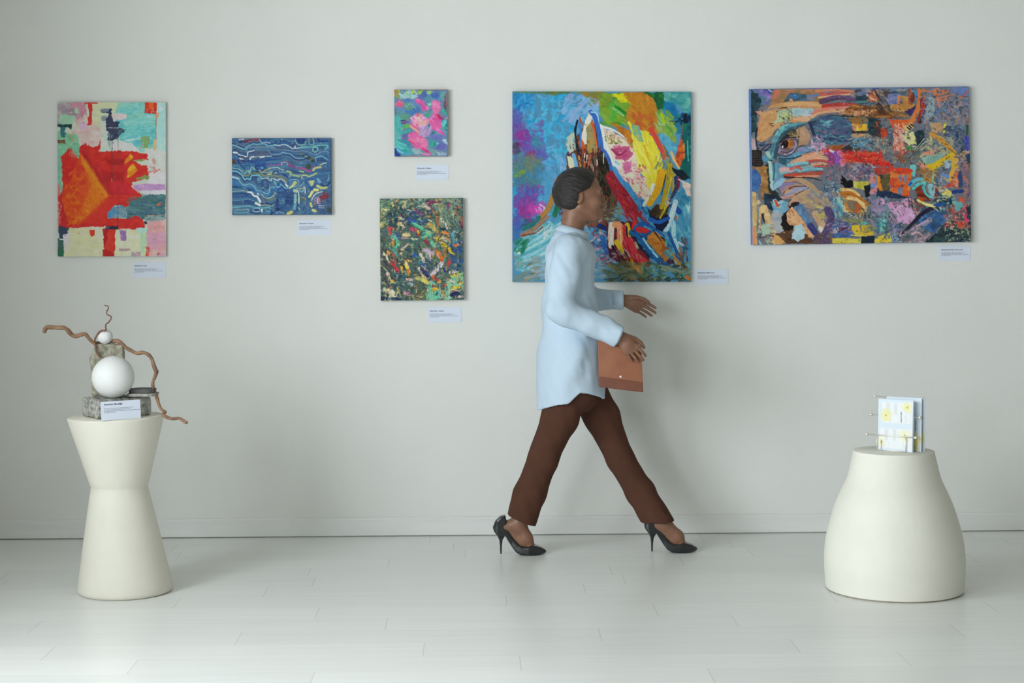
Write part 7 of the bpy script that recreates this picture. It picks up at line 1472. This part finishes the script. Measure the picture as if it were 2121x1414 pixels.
def hand(wr, d, w, n, thumb_open=1., curl=(.1, .6, 1.0), scale=1.):
    """wrist, finger direction, direction of the thumb side, palm normal (fingers curl towards it)"""
    d = np.array(d, float); d /= np.linalg.norm(d); w = np.array(w, float); w -= d * w.dot(d); w /= np.linalg.norm(w); n = np.array(n, float); n -= d * n.dot(d) + w * n.dot(w); n /= np.linalg.norm(n)
    offs = (.030, .0105, -.0095, -.0275); pl = (.086, .088, .083, .075); ln = (.072, .080, .074, .058); rr = (.0082, .0084, .0080, .0070)
    tips = []
    for o, p, l, r in zip(offs, pl, ln, rr):
        k = wr + (d * p + w * o) * scale
        b.cone(wr + (d * .012 + w * o * .55) * scale, k, .0135 * scale, .0108 * scale, .010)
        pt = k; sp = w * (o * .9)
        for a, f in zip(curl, (.46, .30, .24)):
            v = d * math.cos(a) + n * math.sin(a) + sp * .9
            nx = pt + v * l * f * scale; b.cone(pt, nx, r * scale, r * .92 * scale, .0012); r *= .93; pt = nx
        tips.append(pt)
    b.ell(wr + (d * .050 + w * .002) * scale, np.array((.030, .020, .030)) * scale, .012)
    t0 = wr + (d * .022 + w * .022) * scale; t1 = t0 + (d * .030 + w * .024 * thumb_open + n * .008) * scale; t2 = t1 + (d * .031 + w * .010 * thumb_open + n * .006) * scale; t3 = t2 + (d * .026 - w * .002 + n * .006) * scale
    b.cone(t0, t1, .0135 * scale, .0110 * scale, .008); b.cone(t1, t2, .0100 * scale, .0092 * scale, .002); b.cone(t2, t3, .0090 * scale, .0072 * scale, .001)
    return tips


hand(WN, (.64, .0, -.77), (.77, 0, .64), (0, 1, 0), .9, (.02, .35, 1.5))
hand(WF, (.92, 0, -.38), (.36, -.3, .90), (-.05, -.9, -.4), .7, (.25, .6, .7), .98)
sdf_child('body', b, m_skin, woman)
del b
# eyes
for q in (-1, 1):
    bm = ball(bmesh.new(), Vector(hd(.0780, q * .0318, -.006)) - Vector(woman.location), .0122, 20, 14); e = child('eye', bm, m_eye, woman, True)
    bm = ball(bmesh.new(), Vector(hd(.0842, q * .0338, -.006)) - Vector(woman.location), .0078, 16, 10); child('iris', bm, m_iris, e, True)
    bm = tube(bmesh.new(), [Vector(hd(.0935, q * .013, .017)) - Vector(woman.location), Vector(hd(.0915, q * .030, .021)) - Vector(woman.location), Vector(hd(.0845, q * .044, .014)) - Vector(woman.location)], [.0035, .0042, .0018], 8, 5)
    child('eyebrow', bm, m_hair, woman, True)
# hair: close cap drawn back into a low knot
h = Field(HC + np.array((-.17, -.12, -.13)), HC + np.array((.13, .12, .16)), .0032)
h.ell(hd(-.016, 0, .028), (.108, .086, .100), 0)
h.ell(hd(-.040, 0, -.010), (.080, .083, .082), .03)
h.ell(hd(-.088, 0, .016), (.036, .045, .040), .03)
S, X, Y, Z = h.grid()
line = (Z - HC[2]) - (.034 + 1.05 * np.maximum(0, (X - HC[0]) - .030) * 1.0 - .55 * np.maximum(0, -(X - HC[0] - .030)) * 1.4)
line = np.maximum(line, -(X - HC[0]) - .0)      # behind the ear the hair reaches the nape
low = -((Z - HC[2]) + .066 - .25 * np.clip(-(X - HC[0]) - .06, 0, 1) - 4. * np.clip((X - HC[0]) + .05, 0, 1) ** 1.5)
h.D = np.maximum(h.D, np.minimum(-((Z - HC[2]) - (.040 + .5 * (X - HC[0] - .05))), (X - HC[0] + .020)).astype(np.float32) * .8)
h.D = np.maximum(h.D, (low * np.ones_like(h.D)).astype(np.float32))
h.D += (.0022 * vn((Z * 160 + X * 60) + 0 * Y, Y * 70 + 0 * Z, 3)).astype(np.float32)
sdf_child('hair', h, m_hair, woman)
# shirt
s = Field(W(1060, 870) + np.array((-.03, -.34, 0)), W(1330, 470) + np.array((.03, .36, .04)), .005)
s.cone(W(1182, 512, -.135), W(1182, 512, .135), .062, .062, 0)
s.cone(NB + np.array((0, 0, -.02)), W(1183, 520), .062, .09, .05)
s.cone(W(1181, 535), W(1178, 640), .112, .122, .05, 1.30); s.cone(W(1178, 640), W(1180, 740), .122, .142, .04, 1.30); s.cone(W(1180, 740), W(1182, 870), .142, .160, .04, 1.30)
b2 = s


def sleeve(S1, E1, W1, r0, r1, r2):
    E2 = E1; u = (W1 - E1) / np.linalg.norm(W1 - E1)
    s.cone(S1, E1, r0, r1, .035); s.cone(E1, W1 - u * .012, r1, r2, .03)


sleeve(SN, EN, WN, .066, .058, .046); sleeve(SF, EF, WF, .066, .056, .044)
S, X, Y, Z = s.grid()
ph = .011 * vn(X * 9 + Z * 3, Z * 5 + Y * 11, 1) + .008 * vn(X * 16 - Z * 7 + 3, Y * 14 + Z * 10, 2) + .004 * vn(X * 34 + Z * 20, Y * 30 - Z * 12, 5)
s.D += (ph * .75).astype(np.float32)
# cut the sleeves square at the cuffs
for E1, W1 in ((EN, WN), (EF, WF)):
    u = (W1 - E1) / np.linalg.norm(W1 - E1); c = W1 - u * .004
    S2, x, y, z = s.sl(c - .09, c + .09)
    pl = ((x - c[0]) * u[0] + (y - c[1]) * u[1] + (z - c[2]) * u[2]); s.D[S2] = np.maximum(s.D[S2], pl.astype(np.float32))
zb_, zf_ = W(1180, 850)[2], W(1180, 826)[2]; xs_ = W(1182, 840)[0]
t = np.clip((X - xs_ + .03) / .07, 0, 1); t = t * t * (3 - 2 * t)
hem = zb_ + (zf_ - zb_) * t + .05 * np.clip(np.abs(Y - YW) / .2, 0, 1) ** 2 + .10 * (X - xs_) * (X < xs_) * -.25
hollow = np.maximum(s.D + .010, -(W(1180, 760)[2] - Z) * 1.0)
s.D = np.maximum(s.D, (hem - Z).astype(np.float32)); s.D = np.maximum(s.D, -np.maximum(s.D * 0 + (hollow), -1).astype(np.float32))
shirt = sdf_child('shirt', s, m_shirt, woman)
# collar and cuffs as sub-parts
wl = Vector(woman.location)


def band(name, c, axis, rx, ry, h0, h1, flare, par, th=.004, n=48, gap=0., up=Vector((0, 1, 0))):
    """a cloth band around an axis"""
    ax = Vector(axis).normalized(); e1 = up.cross(ax).normalized(); e2 = ax.cross(e1)
    bm = bmesh.new(); R = []
    for rr, hh in ((0, h0), (flare, h1), (flare + th, h1), (th, h0)):
        R.append([bm.verts.new(Vector(c) - wl + ax * hh + e1 * (rx + rr) * math.cos(t_) + e2 * (ry + rr) * math.sin(t_)) for t_ in [gap + (2 * math.pi - 2 * gap) * k / (n - 1 if gap else n) for k in range(n)]])
    m_ = n - 1 if gap else n
    for i in range(4):
        A_, B_ = R[i], R[(i + 1) % 4]
        for k in range(m_):
            bm.faces.new((A_[k], A_[(k + 1) % n], B_[(k + 1) % n], B_[k]))
    if gap:
        bm.faces.new([r[0] for r in R]); bm.faces.new([r[-1] for r in R][::-1])
    o = child(name, bm, m_shirt, par, True); o.location = (0, 0, 0); return o


uN = (WN - EN) / np.linalg.norm(WN - EN); uF = (WF - EF) / np.linalg.norm(WF - EF)
band('collar', W(1186, 482), (.30, 0, 1), .064, .066, -.006, .022, -.008, shirt, gap=.16)
band('collar', W(1186, 482), (.30, 0, 1), .060, .064, .022, -.012, .020, shirt, gap=.34)
band('cuff', WN - uN * .004, uN, .041, .041, -.055, .004, -.002, shirt); band('cuff', WF - uF * .004, uF, .039, .039, -.05, .004, -.002, shirt)
# trousers
p = Field(W(1030, 1100) + np.array((-.03, -.26, -.02)), W(1410, 740) + np.array((.03, .28, 0)), .005)
p.ell(W(1192, 800), (.115, .165, .125), 0)
LN = [(HN, .095), (W(1160, 865, -.08), .080), (W(1126, 945, -.072), .066), (W(1098, 1020, -.06), .069), (W(1077, 1085, dN - .005), .068)]
LF = [(HF, .095), (W(1246, 862, .075), .080), (W(1284, 950, .06), .063), (W(1326, 1018, .045), .066), (W(1368, 1086, dF), .066)]
for L_ in (LN, LF):
    for (a0, r0), (a1, r1) in zip(L_, L_[1:]):
        p.cone(a0, a1, r0, r1, .022, .92)
S, X, Y, Z = p.grid()
p.D += (.0035 * vn(X * 14 + Z * 7, Z * 4 + Y * 16, 4) + .003 * vn(X * 30 + Z * 10, Y * 26 + Z * 6, 7)).astype(np.float32)
for L_, pxs, far in ((LN, ((1040, 1060), (1106, 1088)), False), (LF, ((1330, 1083), (1398, 1078)), True)):
    a0 = W(*pxs[0], dN if not far else dF); a1 = W(*pxs[1], dN if not far else dF)
    nrm = np.array((-(a1 - a0)[2], 0, (a1 - a0)[0])); nrm /= np.linalg.norm(nrm); nrm *= 1 if nrm[2] < 0 else -1
    c = (a0 + a1) / 2
    S2, x, y, z = p.sl(c - .14, c + .14)
    pl = (x - c[0]) * nrm[0] + (z - c[2]) * nrm[2] + 0 * y
    old = p.D[S2]; p.D[S2] = np.maximum(np.maximum(old, pl.astype(np.float32)), -np.maximum(old + .009, (-pl - .06).astype(np.float32)))
sdf_child('trousers', p, m_trouser, woman)
# shoes: pointed pumps on slim heels
SHP = [(1046.6, 1066), (1036, 1069), (1026, 1078), (1020.5, 1092), (1023, 1100), (1029, 1108), (1034, 1118), (1035.2, 1130), (1035.6, 1148.2), (1039.6, 1148.2), (1039.8, 1130), (1041, 1118), (1046, 1109.5), (1052, 1119), (1061, 1133), (1068, 1142), (1078, 1147.8), (1094, 1148.6), (1116, 1148.4), (1128, 1146), (1132.5, 1142.5), (1130, 1138),
       (1120, 1132.2), (1109, 1128.5), (1101, 1127.5), (1092, 1130.5), (1083, 1130.5), (1074, 1126), (1066, 1117), (1058, 1104), (1053, 1093), (1049, 1078)]
WID = [(1018, .020), (1030, .029), (1045, .029), (1060, .027), (1078, .035), (1095, .041), (1108, .037), (1120, .024), (1129, .010), (1134, .004)]


def shoe(ox, oy, dy, label):
    g = lambda x, y: W(x + ox, y + oy, dy)
    f = Field(g(1012, 1152) + np.array((-.01, -.06, -.004)), g(1142, 1060) + np.array((.01, .06, .01)), .0024)
    S, X, Y, Z = f.grid(); pts = np.array([g(x, y)[[0, 2]] for x, y in SHP]); zmin = pts[:, 1].min(); pts[:, 1] = pts[:, 1] - zmin
    x = X[:, :, 0:1] * np.ones_like(Z); z = np.ones_like(X) * Z
    x, z = x[:, 0], z[:, 0]
    d = np.full(x.shape, 1e9); ins = np.zeros(x.shape, bool)
    for (ax, ay), (bx, by) in zip(pts, np.roll(pts, -1, 0)):
        ex, ey = bx - ax, by - ay; L_ = ex * ex + ey * ey + 1e-12; t = np.clip(((x - ax) * ex + (z - ay) * ey) / L_, 0, 1)
        d = np.minimum(d, (x - ax - t * ex) ** 2 + (z - ay - t * ey) ** 2)
        if ay != by:
            ins ^= ((ay > z) != (by > z)) & (x < ex * (z - ay) / ey + ax)
    d = np.sqrt(d); d = np.where(ins, -d, d)
    wx = np.array([g(a, 1140)[0] for a, _ in WID]); w = np.interp(x, wx, [q for _, q in WID])
    hz = pts[[5, 8], 1]; k = np.clip((z - .0) / (.088), 0, 1)
    heel = x < g(1049, 1120)[0]
    w = np.where(heel & (z < .088), .0058 + (.0225 - .0058) * k ** 1.4, w)
    top = np.clip(1 - np.clip((z - .03) / .12, 0, 1) * .12, 0, 1); w = w * top
    d2 = d[:, None, :]; dy_ = np.abs(Y - (YW + dy)) - w[:, None, :]; kk = .010
    hh = np.clip(.5 - .5 * (d2 - dy_) / kk, 0, 1); f.D = np.maximum(np.maximum(d2, dy_), d2 * (1 - hh) + dy_ * hh + kk * hh * (1 - hh)).astype(np.float32)
    sh = sdf_child('shoe', f, m_leather_black, woman)
    return sh


shoe(0, 0, dN, ''); shoe(313, -3.5, dF, '')
# clutch held against her side
cl = thing('clutch_bag', "flat brown leather clutch held under the woman's near arm", 'bag', W(1286, 800, -.176))
co_ = Vector(cl.location); q4 = [Vector(W(x, y, -.176)) - co_ for x, y in ((1238, 702), (1327, 716), (1332, 812), (1240, 801))]


def slab(name, q, y0, y1, m, par, bev=.006):
    bm = bmesh.new(); F_ = [bm.verts.new((v.x, y0, v.z)) for v in q]; B_ = [bm.verts.new((v.x, y1, v.z)) for v in q]
    bm.faces.new(F_); bm.faces.new(B_[::-1])
    for k in range(len(q)):
        bm.faces.new((F_[k], F_[(k + 1) % len(q)], B_[(k + 1) % len(q)], B_[k]))
    bmesh.ops.bevel(bm, geom=list(bm.edges), offset=bev, segments=3, affect='EDGES', profile=.6)
    return child(name, bm, m, par, True)


slab('bag_body', q4, -.012, .012, m_leather2, cl)
lo_ = lambda t: [q4[0], q4[1], q4[1].lerp(q4[2], t), q4[0].lerp(q4[3], t)]
fl_ = slab('flap', lo_(.78), -.0165, -.0118, m_leather, cl, .002)
mid = q4[0].lerp(q4[1], .5).lerp(q4[3].lerp(q4[2], .5), .72)
bm = ball(bmesh.new(), (0, 0, 0), .006, 16, 10); bm.transform(Matrix.Translation((mid.x, -.0172, mid.z)) @ Matrix.Diagonal((1, .4, 1, 1))); child('snap_button', bm, m_metal, fl_, True)

# ------------------------------------------------------------------ daylight and camera


def area(name, loc, rot, sx, sy, power, col):
    l = bpy.data.lights.new(name, 'AREA'); l.shape = 'RECTANGLE'; l.size = sx; l.size_y = sy; l.energy = power; l.color = col
    o = bpy.data.objects.new(name, l); COL.objects.link(o); o.location = loc; o.rotation_euler = rot; return o


for i, w_ in enumerate(WIN):
    area('window_daylight', (XL - .2, (w_[0] + w_[1]) / 2, (WZ0 + WZ1) / 2), (0, math.radians(-90), 0), WZ1 - WZ0, w_[1] - w_[0], (155, 205, 165)[i], (.90, .97, 1.02))
wd_ = bpy.data.worlds.new('daylight'); SC.world = wd_; wd_.use_nodes = True
bg = wd_.node_tree.nodes['Background']; bg.inputs['Color'].default_value = (.85, .93, 1, 1); bg.inputs['Strength'].default_value = 1.

cd = bpy.data.cameras.new('camera'); cam = bpy.data.objects.new('camera', cd); COL.objects.link(cam); SC.camera = cam
cd.sensor_width = 36; cd.lens = FPX / 2121 * 36; cd.shift_y = -(707 - HY) / 2121; cd.clip_start = .1
cam.matrix_world = Matrix(((RT.x, UP.x, -FW.x, CAM.x), (RT.y, UP.y, -FW.y, CAM.y), (RT.z, UP.z, -FW.z, CAM.z), (0, 0, 0, 1)))
vs = SC.view_settings
SC.display_settings.display_device = 'sRGB'; vs.view_transform = 'Standard'; vs.look = 'None'; vs.gamma = 1; vs.use_curve_mapping = False; vs.exposure = 0.0
SC.cycles.use_denoising = True; SC.cycles.max_bounces = 8; SC.cycles.diffuse_bounces = 5
